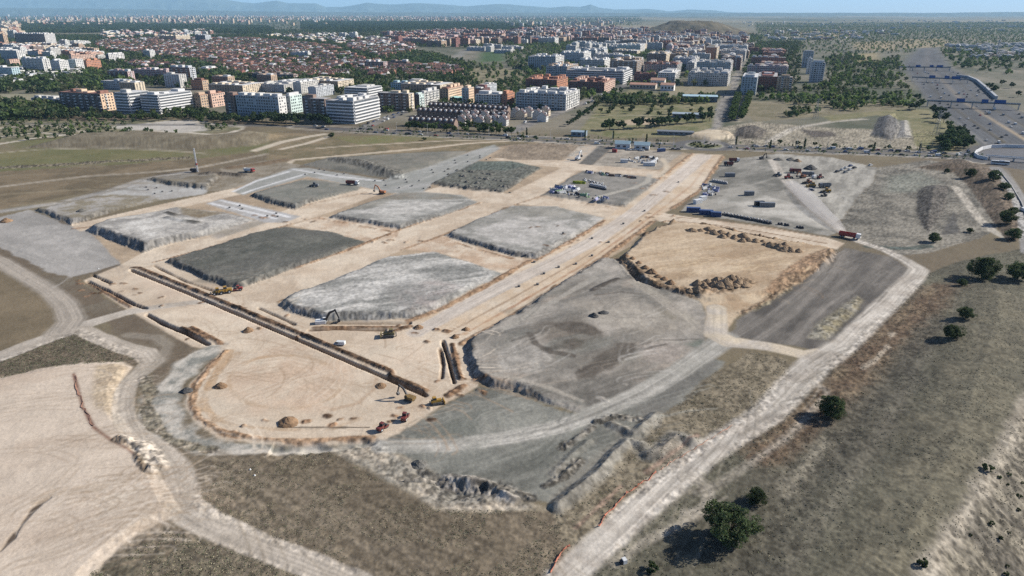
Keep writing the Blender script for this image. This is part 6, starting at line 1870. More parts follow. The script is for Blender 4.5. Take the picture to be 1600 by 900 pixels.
def car(loc, rz, col, label, group=None, van=False):
    root = empty('van' if van else 'car', loc, rz, label, 'van' if van else 'car', group)
    b = MB()
    if van:
        b.prism([(-2.5, 0.45), (2.5, 0.45), (2.55, 0.9), (1.9, 1.25), (1.35, 2.1), (-2.4, 2.15), (-2.52, 1.2)], -0.95, 0.95)
    else:
        b.prism([(-2.15, 0.38), (2.15, 0.38), (2.2, 0.72), (1.15, 0.95), (-1.7, 1.0), (-2.2, 0.92)], -0.88, 0.88)
    b.build('body', col, root)
    g = MB()
    if van:
        g.prism([(1.95, 1.26), (1.42, 2.02), (0.4, 2.02), (0.4, 1.26)], -0.97, 0.97)
    else:
        g.prism([(1.1, 0.96), (0.45, 1.42), (-1.25, 1.44), (-1.75, 1.0)], -0.76, 0.76)
        r_ = MB(); r_.box((-0.4, 0, 1.455), (1.6, 1.46, 0.05)); r_.build('roof', col, root)
    g.build('window', VGLASS, root)
    for x in (-1.35, 1.35):
        for y in (-0.8, 0.8):
            wheel(root, x, y, 0.34, 0.24)
    return root


def tipper(loc, rz, tub, cab, label, group=None, L=9.0, name='dump_truck', cat='truck', load=None, tank=False):
    root = empty(name, loc, rz, label, cat, group)
    c = MB(); c.box((0, 0, 0.95), (L, 0.9, 0.35)); c.build('chassis', STEEL, root)
    k = MB()
    k.prism([(L / 2 - 2.1, 1.0), (L / 2, 1.0), (L / 2, 1.9), (L / 2 - 0.25, 3.1), (L / 2 - 2.1, 3.2)], -1.22, 1.22)
    cb = k.build('cab', cab, root)
    g = MB(); g.box((L / 2 - 0.1, 0, 2.35), (0.25, 2.1, 0.8)); g.build('windscreen', VGLASS, cb)
    t = MB()
    if tank:
        t.cyl((-L / 2, 0, 2.1), (L / 2 - 2.5, 0, 2.1), 1.1, 1.1, 14)
    else:
        x0, x1 = -L / 2, L / 2 - 2.4
        for y in (-1.2, 1.2):
            t.box(((x0 + x1) / 2, y, 2.05), (x1 - x0, 0.12, 1.7))
        t.box((x0, 0, 2.05), (0.12, 2.3, 1.7)); t.box((x1, 0, 2.2), (0.12, 2.3, 2.0)); t.box(((x0 + x1) / 2, 0, 1.3), (x1 - x0, 2.3, 0.16))
        for q in range(5):
            for y in (-1.29, 1.29):
                t.box((x0 + 0.4 + q * (x1 - x0 - 0.8) / 4, y, 2.05), (0.14, 0.1, 1.6))
    t.build('tank' if tank else 'tipper_body', tub, root)
    if load:
        l_ = MB(); l_.box(((-L / 2 + L / 2 - 2.4) / 2, 0, 2.6), (L - 3.0, 2.1, 0.9), taper=0.6); l_.build('load', load, root)
    for x in (L / 2 - 1.2, L / 2 - 2.9, -L / 2 + 2.4, -L / 2 + 1.1):
        for y in (-1.05, 1.05):
            wheel(root, x, y, 0.52, 0.36)
    return root


def tracks_of(root, L, w, gap, h=0.9):
    for y in (-gap, gap):
        m = MB(); m.prism([(-L / 2 + h / 2, 0), (L / 2 - h / 2, 0), (L / 2, h * 0.5), (L / 2 - h / 2, h), (-L / 2 + h / 2, h), (-L / 2, h * 0.5)], y - w / 2, y + w / 2)
        m.build('crawler_track', STEEL, root)


def beam(m, a, b, w, t0, t1):
    """tapered box beam in the x-z plane"""
    a, b = Vector(a), Vector(b)
    d = (b - a).normalized(); n = Vector((-d.z, 0, d.x))
    p = [a + n * t0, a - n * t0, b - n * t1, b + n * t1]
    m.prism([(q.x, q.z) for q in p], -w / 2, w / 2)


def excavator(loc, rz, col, boomcol, label, group=None, reach=1.0, s=1.0):
    root = empty('excavator', loc, rz, label, 'excavator', group)
    root.scale = (s, s, s)
    tracks_of(root, 4.6, 0.65, 1.2)
    h = MB(); h.box((-0.6, 0, 1.75), (3.9, 2.7, 1.3)); h.box((-2.35, 0, 1.7), (0.7, 2.6, 1.1)); h.build('upper_body', col, root)
    c = MB(); c.prism([(0.2, 1.1), (1.7, 1.1), (1.8, 2.0), (1.4, 3.0), (0.2, 3.0)], 0.35, 1.35); cb = c.build('cab', WHT if col is WHT else col, root)
    g = MB(); g.prism([(0.3, 2.05), (1.86, 2.05), (1.45, 2.9), (0.3, 2.9)], 0.32, 1.38); g.build('window', VGLASS, cb)
    m = MB(); beam(m, (0.9, 0, 1.7), (3.0, 0, 5.2), 0.6, 0.35, 0.45); beam(m, (3.0, 0, 5.2), (5.4 * reach, 0, 6.2), 0.55, 0.42, 0.25); m.build('boom', boomcol, root)
    a = MB(); beam(a, (5.4 * reach - 0.3, 0, 6.5), (6.4 * reach, 0, 2.6), 0.45, 0.32, 0.2); a.build('stick', boomcol, root)
    k = MB(); k.prism([(6.3 * reach, 2.7), (6.9 * reach, 2.2), (6.7 * reach, 1.2), (5.8 * reach, 1.1), (5.7 * reach, 1.9)], -0.6, 0.6); k.build('bucket', STEEL, root)
    r_ = MB(); r_.cyl((1.2, 0.0, 2.2), (3.0, 0, 4.4), 0.12, 0.12, 6); r_.build('ram', SLV, root)
    return root


def dozer(loc, rz, col, label, group=None, s=1.0):
    root = empty('bulldozer', loc, rz, label, 'bulldozer', group)
    root.scale = (s, s, s)
    tracks_of(root, 4.4, 0.7, 1.15, 1.1)
    b = MB(); b.box((0.8, 0, 1.5), (2.6, 1.3, 1.1)); b.box((-1.2, 0, 1.4), (1.8, 1.6, 1.0)); b.build('hull', col, root)
    c = MB(); c.box((-0.8, 0, 2.5), (1.6, 1.6, 1.5), taper=0.88); cb = c.build('cab', col, root)
    g = MB(); g.box((-0.8, 0, 2.6), (1.62, 1.62, 0.8), taper=0.93); g.build('window', VGLASS, cb)
    d = MB(); d.prism([(3.0, 0.1), (3.3, 0.1), (3.05, 0.7), (3.3, 1.4), (3.0, 1.4), (2.8, 0.7)], -1.9, 1.9); d.build('blade', col, root)
    a = MB()
    for y in (-1.6, 1.6): a.box((1.6, y, 0.6), (2.8, 0.2, 0.3))
    a.build('push_arm', STEEL, root)
    r_ = MB(); r_.box((-2.7, 0, 0.9), (0.3, 0.5, 1.6)); r_.build('ripper', STEEL, root)
    return root


def loader(loc, rz, col, label, group=None, s=1.0):
    root = empty('wheel_loader', loc, rz, label, 'loader', group)
    root.scale = (s, s, s)
    b = MB(); b.box((-1.4, 0, 1.5), (2.6, 1.7, 1.2)); b.box((1.0, 0, 1.2), (2.2, 1.1, 0.8)); b.build('hull', col, root)
    c = MB(); c.box((0.1, 0, 2.5), (1.5, 1.5, 1.6), taper=0.9); cb = c.build('cab', col, root)
    g = MB(); g.box((0.1, 0, 2.6), (1.52, 1.52, 0.9), taper=0.94); g.build('window', VGLASS, cb)
    for x in (-1.5, 1.5):
        for y in (-1.05, 1.05):
            wheel(root, x, y, 0.75, 0.55)
    a = MB()
    for y in (-0.5, 0.5): beam(a, (1.2, 0, 1.7), (3.3, 0, 0.8), 0.2, 0.18, 0.14)
    a.build('lift_arm', col, root)
    k = MB(); k.prism([(3.1, 0.15), (4.2, 0.1), (3.9, 0.4), (3.4, 0.6), (3.3, 1.3), (3.05, 1.2)], -1.35, 1.35); k.build('bucket', STEEL, root)
    return root


def roller(loc, rz, col, label, group=None, s=0.82):
    root = empty('road_roller', loc, rz, label, 'roller', group)
    root.scale = (s, s, s)
    b = MB(); b.box((-1.2, 0, 1.3), (2.4, 1.7, 1.0)); b.box((1.3, 0.95, 0.9), (2.2, 0.15, 0.5)); b.box((1.3, -0.95, 0.9), (2.2, 0.15, 0.5)); b.build('hull', col, root)
    d = MB(); d.cyl((1.6, -0.9, 0.75), (1.6, 0.9, 0.75), 0.75, 0.75, 18); d.build('drum', STEEL, root)
    c = MB(); c.box((-0.2, 0, 2.3), (1.3, 1.5, 1.2), taper=0.9); cb = c.build('cab', col, root)
    g = MB(); g.box((-0.2, 0, 2.35), (1.32, 1.52, 0.7), taper=0.94); g.build('window', VGLASS, cb)
    for y in (-0.8, 0.8): wheel(root, -1.4, y, 0.7, 0.4)
    return root


def spot(px, py):
    p = at(px, py)
    return (p.x, p.y, p.z + 0.02)


excavator(spot(504, 505), R(10), WHT, BLK, 'white excavator with a raised black boom below the big grey plot', s=0.98)
loader(spot(341, 460), R(200), YEL, 'left yellow loader beside the long trench', s=0.9)
loader(spot(353, 458), R(205), YEL, 'right yellow loader, nearer to the red machine', s=0.95)
roller(spot(372, 454), R(195), RED, 'red roller beside the two yellow loaders')
dozer(spot(608, 526), R(185), mat('paint_olive', (0.16, 0.13, 0.06), 0.7, 0.2), 'dark bulldozer on the sand pad below the grey plot', s=0.95)
car(spot(531, 539), R(175), WHT, 'white pickup parked on the sand near the trench', van=True).scale = (0.8, 0.8, 0.72)
roller(spot(598, 671), R(60), MRN, 'maroon roller at the lower edge of the sand pad')
roller(spot(633, 655), R(80), MRN, 'dark red machine above the maroon roller, lower sand pad')
excavator(spot(640, 626), R(150), mat('paint_dirty_yellow', (0.17, 0.11, 0.04), 0.7, 0.3), STEEL, 'brown-yellow excavator near the end of the trench', s=0.7)
dozer(spot(682, 631), R(20), YEL, 'small yellow dozer at the trench end', s=0.75)
tipper(spot(390, 269), R(-25), WHT, RED, 'white truck with a red cab near the drill rig')
tipper(spot(551, 289), R(-12), MRN, WHT, 'maroon dump truck with a white cab on the concrete street')
excavator(spot(597, 303), R(160), ORG, ORG, 'brown-orange excavator at the concrete crossing', s=0.9)
loader(spot(492, 292), R(170), GRY, 'grey loader on the green-grey plot')
excavator(spot(903, 250), R(60), SLV, WHT, 'silver paving machine with a raised arm by the asphalt stub', s=1.1)
excavator(spot(1190, 249), R(20), BLK, BLK, 'black excavator at the far end of the grey yard', s=0.75)
tipper(spot(1147, 253), R(-8), MRN, WHT, 'rear maroon truck beside the head of the sand avenue', L=8)
tipper(spot(1138, 259), R(170), MRN, BLK, 'front maroon truck with a dark cab beside the sand avenue', L=7)
tipper(spot(1327, 372), R(-38), RED, WHT, 'red tipper truck with a white cab driving on the haul road', L=10.5)
loader(spot(1216, 275), R(120), GRY, 'grey loader driving on the dusty haul track', s=0.9)
for px, py, fn, rz, col, lab in ((1242, 270, tipper, 170, MRN, 'maroon truck at the upper left of the parked machines'), (1254, 278, excavator, 200, ORG, 'rusty orange excavator left in the row of parked machines'), (1262, 275, tipper, -10, GRY, 'dark grey truck in the middle of the parked machines'),
                                 (1262, 287, loader, 190, ORG, 'orange-brown loader in the row of parked machines'), (1281, 279, loader, 40, MRN, 'brown loader right of the white van'), (1268, 292, dozer, 180, YEL, 'yellow-brown dozer in the row of parked machines'),
                                 (1288, 293, tipper, 185, GRY, 'grey truck above the yellow graders'), (1291, 301, loader, 185, YEL, 'yellow loader, lower right of the parked machines'), (1287, 307, roller, 180, BLK, 'black roller at the lower end of the parked machines'), (1231, 279, loader, 20, RED, 'red loader at the left of the parked machines')):
    p = spot(px, py)
    if fn is tipper:
        tipper(p, R(rz), col, col, lab, L=8)
    elif fn is excavator:
        excavator(p, R(rz), col, col, lab, s=0.85)
    else:
        fn(p, R(rz), col, lab)
car(spot(1273, 278), R(30), WHT, 'white van among the parked machines', van=True)
car(spot(1267, 298), R(10), BLU, 'dark blue car beside the parked machines')
PC = [(1308, 269, BLK, 'black car at the left end of the parked cars'), (1316, 266, SLV, 'silver car in the group of parked cars'), (1321, 270, GRY, 'grey car in front of the parked cars'), (1322, 263, WHT, 'white car in the middle of the parked cars'),
      (1328, 266, SLV, 'silver car right of the middle of the parked cars'), (1329, 260, BLU, 'blue car in the back row of the parked cars'), (1335, 263, BLK, 'black car at the right end of the parked cars'), (1360, 259, WHT, 'lone white car right of the parked cars')]
for px, py, c, lab in PC:
    car(spot(px, py), R(35), c, lab)


# drill rig with a tall mast
p = at(304, 269)
rig = empty('drill_rig', p, R(0), 'drill rig with a tall pale mast behind the left plots', 'drill rig')
tracks_of(rig, 4.6, 0.6, 1.2)
m = MB(); m.box((-0.5, 0, 1.9), (4.4, 2.4, 1.6)); m.build('hull', BLK, rig)
m = MB()
for dx in (-0.35, 0.35):
    for dy in (-0.35, 0.35): m.box((2.4 + dx, dy, 8.8), (0.18, 0.18, 17.5))
for k in range(17): m.box((2.4, 0, 0.8 + k), (0.8, 0.8, 0.12), pitch=0.3 * (-1) ** k)
m.build('mast', SLV, rig)
m = MB(); m.cyl((0.4, 0, 2.4), (2.2, 0, 8), 0.14, 0.14, 6); m.build('strut', SLV, rig)
m = MB(); m.box((2.4, 0, 6), (0.9, 0.9, 1.4)); m.build('drill_head', RED, rig)

# traffic
def along(pts_px, n, rng, off, cols, label, group, flip=0, gap=0.0):
    P = [Vector(g0(*q)) for q in pts_px]
    L = [0]
    for a, b in zip(P[:-1], P[1:]): L.append(L[-1] + (b - a).length)
    used = []
    for k in range(n):
        for _ in range(20):
            s_ = rng.uniform(0, L[-1])
            o = rng.choice(off)
            if all(abs(s_ - u) > 9 or o != v for u, v in used): break
        used.append((s_, o))
        i = max(j for j in range(len(L) - 1) if L[j] <= s_)
        d = (P[i + 1] - P[i]).normalized()
        q = P[i] + d * (s_ - L[i]) + Vector((-d.y, d.x)) * o
        c = rng.choice(cols)
        rz = math.atan2(d.y, d.x) + (math.pi if (o > 0) != flip else 0)
        van = rng.random() < 0.22
        car((q.x, q.y, height(q.x, q.y) + 0.04), rz, c, NAMES[c] + (' van ' if van else ' car ') + label, group + ', ' + NAMES[c] + (' vans' if van else ''), van=van)


vr = random.Random(4)
CC = [WHT, WHT, SLV, GRY, BLK, BLK, BLU, RED, SLV]
along(AVN[2:8], 34, vr, (-9, -6, 6, 9), CC, 'on the avenue left of the roundabout', 'cars on the avenue, left')
along(AVN[8:12], 34, vr, (-9.5, -6, 6, 9.5), CC, 'on the avenue right of the roundabout', 'cars on the avenue, right')
along([(1490, 243), (1510, 240), (1535, 234)], 9, vr, (-6, -2, 2, 6), CC, 'on the approach to the overpass', 'cars at the overpass')
along(hmid(0.16)[2:7], 24, vr, (-6, -2, 2, 6), CC, 'on the left lanes of the highway', 'cars on the left highway lanes', 1)
along(hmid(0.36)[2:7], 24, vr, (-6, -2, 2, 6), CC, 'on the inner left lanes of the highway', 'cars on the inner left highway lanes', 1)
along(hmid(0.64)[2:7], 24, vr, (-6, -2, 2, 6), CC, 'on the inner right lanes of the highway', 'cars on the inner right highway lanes')
along(hmid(0.85)[2:7], 18, vr, (-6, -2, 2, 6), CC, 'on the right lanes of the highway', 'cars on the right highway lanes')
along([(568, 200), (600, 187), (640, 174)], 14, vr, (-5, 5), CC, 'parked by the white striped block', 'cars by the white striped block')
along([(825, 194), (875, 175), (960, 143)], 14, vr, (-6, 6), CC, 'on the diagonal street', 'cars on the diagonal street')
along([(1117, 190), (1135, 155), (1150, 122)], 8, vr, (-5, 5), CC, 'on the wide pale street', 'cars on the wide pale street')
for px, py, rz, lab in ((1498, 147, 62, 'white truck on the highway below the middle sign gantry'), (1553, 172, 60, 'white truck on the highway below the nearest sign gantry'), (1545, 178, 60, 'white lorry beside the truck below the nearest sign gantry')):
    x, y = g0(px, py)
    tipper((x, y, height(x, y) + 0.04), R(rz), WHT, WHT, lab, L=10)
x, y = g0(1562, 257)
bus = empty('bus', (x, y, height(x, y) + 0.04), R(-22), 'white city bus turning below the overpass', 'bus')
m = MB(); m.box((0, 0, 1.75), (12, 2.5, 2.7)); m.build('body', WHT, bus)
m = MB(); m.box((0, 0, 2.1), (11.6, 2.54, 1.0)); m.build('window', VGLASS, bus)
m = MB(); m.box((1, 0, 3.25), (3, 1.8, 0.3)); m.build('roof_unit', SLV, bus)
for xx in (-4, 3.8):
    for yy in (-1.1, 1.1): wheel(bus, xx, yy, 0.5, 0.3)
for px, py, rz, col in ((1600 - 2, 330, 80, WHT),):
    x, y = g0(px, py)
    car((x, y, height(x, y) + 0.04), R(rz), col, 'white van on the slip road at the right edge', van=True)

# sign gantries over the highway
CONC = mat('weathered_concrete', (0.36, 0.35, 0.33), 0.9, 0.15, 0.3)
SIGNB = mat('sign_blue', (0.02, 0.075, 0.24), 0.5, 0.05, 1)
for k, (a, b, lab) in enumerate((((1447, 166), (1592, 172), 'nearest footbridge gantry with blue signs across the highway'), ((1424, 127), (1512, 131), 'middle gantry bridge across the highway'), ((1404, 110), (1484, 111), 'farthest gantry across the highway'))):
    A, B = Vector(g0(*a)), Vector(g0(*b))
    d = B - A
    rt = empty('gantry_bridge', (A.x, A.y, 0), math.atan2(d.y, d.x), lab, 'gantry')
    L_ = d.length
    m = MB(); m.box((L_ / 2, 0, 6.6), (L_, 3.0, 0.9)); m.build('deck', mat('gantry_dark', (0.07, 0.075, 0.08), 0.7), rt)
    m = MB(); m.box((L_ / 2, -1.6, 7.6), (L_, 0.12, 1.1)); m.box((L_ / 2, 1.6, 7.6), (L_, 0.12, 1.1)); m.build('railing', CONC, rt)
    for f_ in (0.01, 0.27, 0.5, 0.73, 0.99):
        m = MB(); m.box((L_ * f_, 0, 3.0), (0.9, 1.8, 6.6)); m.build('pier', CONC, rt)
    for f_, w_ in ((0.36, 9), (0.78, 12), (0.62, 7)):
        m = MB(); m.box((L_ * f_, -2.0, 9.2), (w_, 0.3, 4.2)); m.build('sign_panel', SIGNB, rt)
# curved retaining wall and overpass
def strip(pts, z0, z1, t, name, mt, parent=None, **kw):
    m = MB()
    n = len(pts)
    V = []
    for k, q in enumerate(pts):
        a, b = Vector(pts[max(k - 1, 0)]), Vector(pts[min(k + 1, n - 1)])
        e = (b - a).normalized()
        nn = Vector((-e.y, e.x)) * t / 2
        for s in (-1, 1):
            V += [(q[0] + nn.x * s, q[1] + nn.y * s, z0), (q[0] + nn.x * s, q[1] + nn.y * s, z1)]
    Fs = []
    for k in range(n - 1):
        a, b = 4 * k, 4 * k + 4
        Fs += [(a, b, b + 1, a + 1), (a + 2, a + 3, b + 3, b + 2), (a + 1, b + 1, b + 3, a + 3)]
    Fs += [(0, 1, 3, 2), (4 * n - 4, 4 * n - 2, 4 * n - 1, 4 * n - 3)]
    m.add(V, Fs)
    return m.build(name, mt, parent, **kw)


WALLW = mat('white_concrete', (0.58, 0.57, 0.55), 0.85, 0.08, 0.4)
arc = [g0(1600, 231), g0(1570, 230), g0(1548, 231), g0(1534, 234), g0(1525, 239), g0(1522, 243), g0(1528, 247), g0(1542, 250)]
tag(strip(arc, -0.5, 2.6, 0.8, 'retaining_wall', WALLW), 'curved white retaining wall at the overpass mouth', 'wall')
und = MB()
q = [g0(1600, 233), g0(1548, 233), g0(1536, 236), g0(1530, 241), g0(1544, 248), g0(1600, 256)]
und.add([(a, b, 0.06) for a, b in q], [(0, 1, 2, 3, 4, 5)])
tag(und.build('underpass_floor', mat('underpass_asphalt', (0.09, 0.09, 0.095), 0.9, 0.2, 0.2)), 'darker asphalt floor of the underpass mouth', 'road', None, 'structure')
deck = MB()
A, B = Vector(g0(1540, 249)), Vector(g0(1720, 262))
d = B - A
bd = empty('overpass', (A.x, A.y, 0), math.atan2(d.y, d.x), 'low overpass deck at the right edge below the avenue end', 'bridge')
m = MB(); m.box((d.length / 2, 0, 2.6), (d.length, 2.2, 0.8)); m.build('deck', CONC, bd)
m = MB(); m.box((d.length / 2, 0.9, 3.4), (d.length, 0.2, 0.8)); m.build('parapet', WALLW, bd)
for f_ in (0.03, 0.25, 0.5, 0.75):
    m = MB(); m.box((d.length * f_, 0, 1.0), (1.0, 1.6, 2.6)); m.build('pier', CONC, bd)
ww = [g0(1556, 155), g0(1540, 140), g0(1526, 128), g0(1512, 122), g0(1495, 120)]
tag(strip(ww, -0.5, 4.2, 3.5, 'retaining_wall', mat('ribbed_concrete', (0.30, 0.31, 0.32), 0.9, 0.2, 0.4)), 'tall sloping concrete wall right of the highway at the middle gantry', 'wall')
tag(strip([g0(1560, 266), g0(1578, 288), g0(1596, 318), g0(1608, 352)], -0.3, 0.9, 0.4, 'crash_barrier', CONC), 'concrete barrier along the slip road', 'barrier')

# street lamps and pylons
def pole(px, py, h, label, group=None, arm=True):
    x, y = g0(px, py)
    rt = empty('street_lamp', (x, y, height(x, y)), R(70), label, 'lamp', group)
    m = MB(); m.cyl((0, 0, -0.2), (0, 0, h), 0.14, 0.08, 6); m.build('pole', SLV, rt)
    m = MB(); m.box((1.0, 0, h), (2.2, 0.12, 0.12)); m.build('arm', SLV, rt)
    m = MB(); m.box((2.1, 0, h - 0.05), (0.7, 0.3, 0.12)); m.build('lamp_head', GRY, rt)


for k in range(18):
    px = 620 + k * 48
    pyl = np.interp(px, [q[0] for q in AVN], [q[1] for q in AVN])
    pole(px, float(pyl), 9, ordinal(k + 1) + ' slender street lamp from the left on the avenue', 'street lamps of the avenue')


def pylon(px, py, h, label, col=SLV):
    x, y = g0(px, py)
    rt = empty('pylon', (x, y, height(x, y)), R(20), label, 'pylon')
    w = h * 0.09
    for sx in (-1, 1):
        for sy in (-1, 1):
            m = MB(); m.cyl((sx * w, sy * w, -0.5), (sx * 0.25, sy * 0.25, h), 0.16, 0.1, 5); m.build('leg', col, rt)
    b = MB()
    for k in range(9):
        z = h * k / 9; q = w * (1 - k / 9.5) + 0.2; z2 = h * (k + 1) / 9; q2 = w * (1 - (k + 1) / 9.5) + 0.2
        for s in (-1, 1):
            b.cyl((-q, s * q, z), (q2, s * q2, z2), 0.07, 0.07, 4); b.cyl((s * q, -q, z), (s * q2, q2, z2), 0.07, 0.07, 4)
    b.build('lattice', col, rt)
    for z in (0.78, 0.88, 0.97):
        m = MB(); m.box((0, 0, h * z), (h * 0.3, 0.25, 0.25)); m.build('cross_arm', col, rt)


pylon(1274, 186, 22, 'lattice pylon on the dry lawn right of the twin tree rows', GRY)
pylon(1462, 212, 24, 'lattice pylon on the grassy slope left of the highway', GRY)
pylon(1315, 100, 30, 'lattice pylon at the edge of the wood', GRY)
x, y = g0(1556, 88)
tw_ = empty('mast', (x, y, 0), 0, 'tall grey telecom mast right of the highway', 'mast')
m = MB(); m.cyl((0, 0, 0), (0, 0, 42), 2.2, 1.4, 12); m.build('shaft', CONC, tw_)
m = MB(); m.cyl((0, 0, 36), (0, 0, 38), 3.6, 3.6, 12); m.build('platform', CONC, tw_)

# ---------------------------------------------------------------- stored goods, heaps, small things
def heap_mesh(seed, r, h, n=14, m_=6):
    rg = np.random.default_rng(seed)
    V, Fs = [(0, 0, h)], []
    for k in range(1, m_ + 1):
        f_ = k / m_
        for j in range(n):
            a = 6.2832 * j / n
            rr = r * f_ * (1 + rg.uniform(-0.12, 0.12))
            V.append((rr * math.cos(a), rr * math.sin(a), h * (1 - f_ ** 1.25) * (1 + rg.uniform(-0.08, 0.08)) - (0.25 if k == m_ else 0)))
    for j in range(n): Fs.append((0, 1 + j, 1 + (j + 1) % n))
    for k in range(m_ - 1):
        for j in range(n):
            a, b = 1 + k * n + j, 1 + k * n + (j + 1) % n
            Fs.append((a, a + n, b + n, b))
    me = bpy.data.meshes.new('heap'); me.from_pydata(V, [], Fs)
    return me


def soil_mat(name, c, c2):
    return mat(name, tuple(alb(c)), 0.95, 0.35, 0.8, 0, 0.1)


HM = {'sand': soil_mat('heap_sand', (160, 134, 102), 0), 'brown': soil_mat('heap_brown', (150, 118, 84), 0), 'grey': soil_mat('heap_grey', (118, 116, 110), 0), 'dark': soil_mat('heap_dark', (92, 92, 92), 0)}
HEAPS = {}
for kk, mm in HM.items():
    HEAPS[kk] = []
    for s in range(3):
        me = heap_mesh(s + 10 * len(HEAPS), 2.6, 1.7); me.materials.append(mm); HEAPS[kk].append(me)


def heap(px, py, kind, sc, label, group=None, sz=None):
    p = at(px, py)
    o = link('earth_heap', HEAPS[kind][int(px) % 3], None, (p.x, p.y, p.z - 0.1), px * 0.7)
    o.scale = (sc * (0.85 + 0.4 * ((px * 7.3) % 1)), sc * 0.9, (sz or sc) * (0.7 + 0.5 * ((py * 3.7) % 1)))
    tag(o, label, 'heap', group)


hr2 = random.Random(2)
for k in range(17):
    t = k / 16
    heap(1072 + 176 * t + hr2.uniform(-2, 2), 357 + 36 * t + hr2.uniform(-2.5, 2.5), 'sand', hr2.uniform(0.6, 1.45), ordinal(k + 1) + ' tipped heap from the left in the outer row on the upper sand plot edge', 'heaps along the upper sand edge')
for k in range(13):
    t = k / 12
    heap(1105 + 130 * t + hr2.uniform(-2, 2), 359 + 29 * t + hr2.uniform(-2.5, 2.5), 'sand', hr2.uniform(0.6, 1.3), ordinal(k + 1) + ' tipped heap from the left in the inner row on the upper sand plot edge', 'heaps in the back row, upper sand edge')
for k in range(13):
    t = k / 12
    heap(1078 + 84 * t + hr2.uniform(-2, 2), 452 - 8 * t + hr2.uniform(-3, 3), 'sand', hr2.uniform(0.7, 1.5), ordinal(k + 1) + ' tipped heap from the left along the lower sand plot edge', 'heaps at the lower sand edge')
for k in range(10):
    t = k / 9
    heap(1090 + 68 * t, 443 - 7 * t + hr2.uniform(-2, 2), 'sand', hr2.uniform(0.6, 1.3), ordinal(k + 1) + ' tipped heap from the left in the inner row at the lower sand plot edge', 'inner heaps at the lower sand edge')
for k in range(8):
    t = k / 7
    heap(978 + 70 * t, 400 + 42 * t + hr2.uniform(-2, 2), 'brown', hr2.uniform(0.7, 1.1), ordinal(k + 1) + ' brown heap from the top along the left rim of the sand plot', 'heaps on the left sand rim')
for px, py, kd, sc, lab in ((928, 494, 'dark', 0.85, 'left dark heap of the pair on the grey plateau'), (943, 489, 'dark', 0.8, 'right dark heap of the pair on the grey plateau'), (595, 603, 'brown', 0.85, 'brown heap beside the trench near its lower end'), (388, 517, 'brown', 0.9, 'brown heap above the round earthwork'),
                            (450, 660, 'brown', 1.5, 'dark-shadowed sand heap inside the round earthwork'), (292, 611, 'dark', 0.8, 'small dark heap on the rim of the round earthwork'), (655, 726, 'grey', 1.0, 'grey earth heap on the green-grey ground, lower centre'), (1266, 264, 'dark', 1.9, 'dark cone heap behind the parked machines'),
                            (1236, 250, 'grey', 1.8, 'pale rubble heap at the top of the dusty yard'), (1216, 250, 'grey', 1.6, 'left rubble heap at the top of the dusty yard'), (1246, 252, 'sand', 1.4, 'sandy rubble heap right of the pale one'), (10, 346, 'brown', 1.6, 'brown heap at the left picture edge'),
                            (128, 330, 'grey', 1.4, 'grey mound left of the first sand street'), (654, 512, 'brown', 0.9, 'brown heap at the lower end of the grey plot'), (728, 515, 'brown', 0.7, 'small brown heap at the foot of the sand avenue'), (711, 527, 'brown', 0.7, 'brown heap above the short trench'), (345, 604, 'brown', 0.9, 'sand heap on the left rim of the round earthwork')):
    heap(px, py, kd, sc, lab)
for k in range(46):
    t = hr2.random(); r_ = k % 4
    heap(690 + r_ * 6 + 95 * t, 281 + r_ * 4 - 3 + 12 * t - 5 * (3 - r_), 'grey', hr2.uniform(0.5, 0.85), 'small grey heap in the rows on the dark rubble plot', 'heaps on the dark rubble plot')

# manhole shafts on the concrete streets
mh = MB(); mh.cyl((0, 0, -0.3), (0, 0, 0.8), 0.75, 0.75, 12); MH = mh.mesh('manhole_shaft', mat('shaft_concrete', (0.10, 0.10, 0.10), 0.9, 0.2, 1))
lid = MB(); lid.cyl((0, 0, 0.8), (0, 0, 0.98), 0.85, 0.8, 12); LID = lid.mesh('lid', mat('shaft_lid', (0.16, 0.15, 0.14), 0.8, 0.2, 1))
for px, py in [(477, 273), (492, 270), (500, 265), (507, 267), (527, 274), (538, 272), (586, 283), (600, 282), (603, 290), (634, 281), (636, 285), (655, 283), (644, 291), (624, 294), (662, 295), (672, 293), (675, 266), (677, 270), (695, 268), (711, 251), (712, 255), (731, 243), (731, 253), (750, 244), (750, 247), (760, 250), (766, 247), (229, 293), (232, 297), (245, 294), (254, 300), (242, 303), (269, 299), (418, 338), (432, 334), (434, 339), (359, 325), (375, 322), (379, 327),
               (835, 410), (822, 401), (880, 365), (925, 373), (974, 350), (951, 379), (925, 400), (900, 413), (873, 418), (1007, 330), (1060, 285), (850, 428), (811, 448), (840, 445)]:
    q = at(px, py)
    o = link('manhole_shaft', MH, None, (q.x, q.y, q.z), 0)
    o.scale = (0.8,) * 3
    tag(o, 'dark manhole shaft standing on the street bed' if px < 790 else 'dark manhole shaft standing on the broad sand avenue', 'manhole', 'manhole shafts on the concrete streets' if px < 790 else 'manhole shafts on the sand avenue')
    link('lid', LID, o)

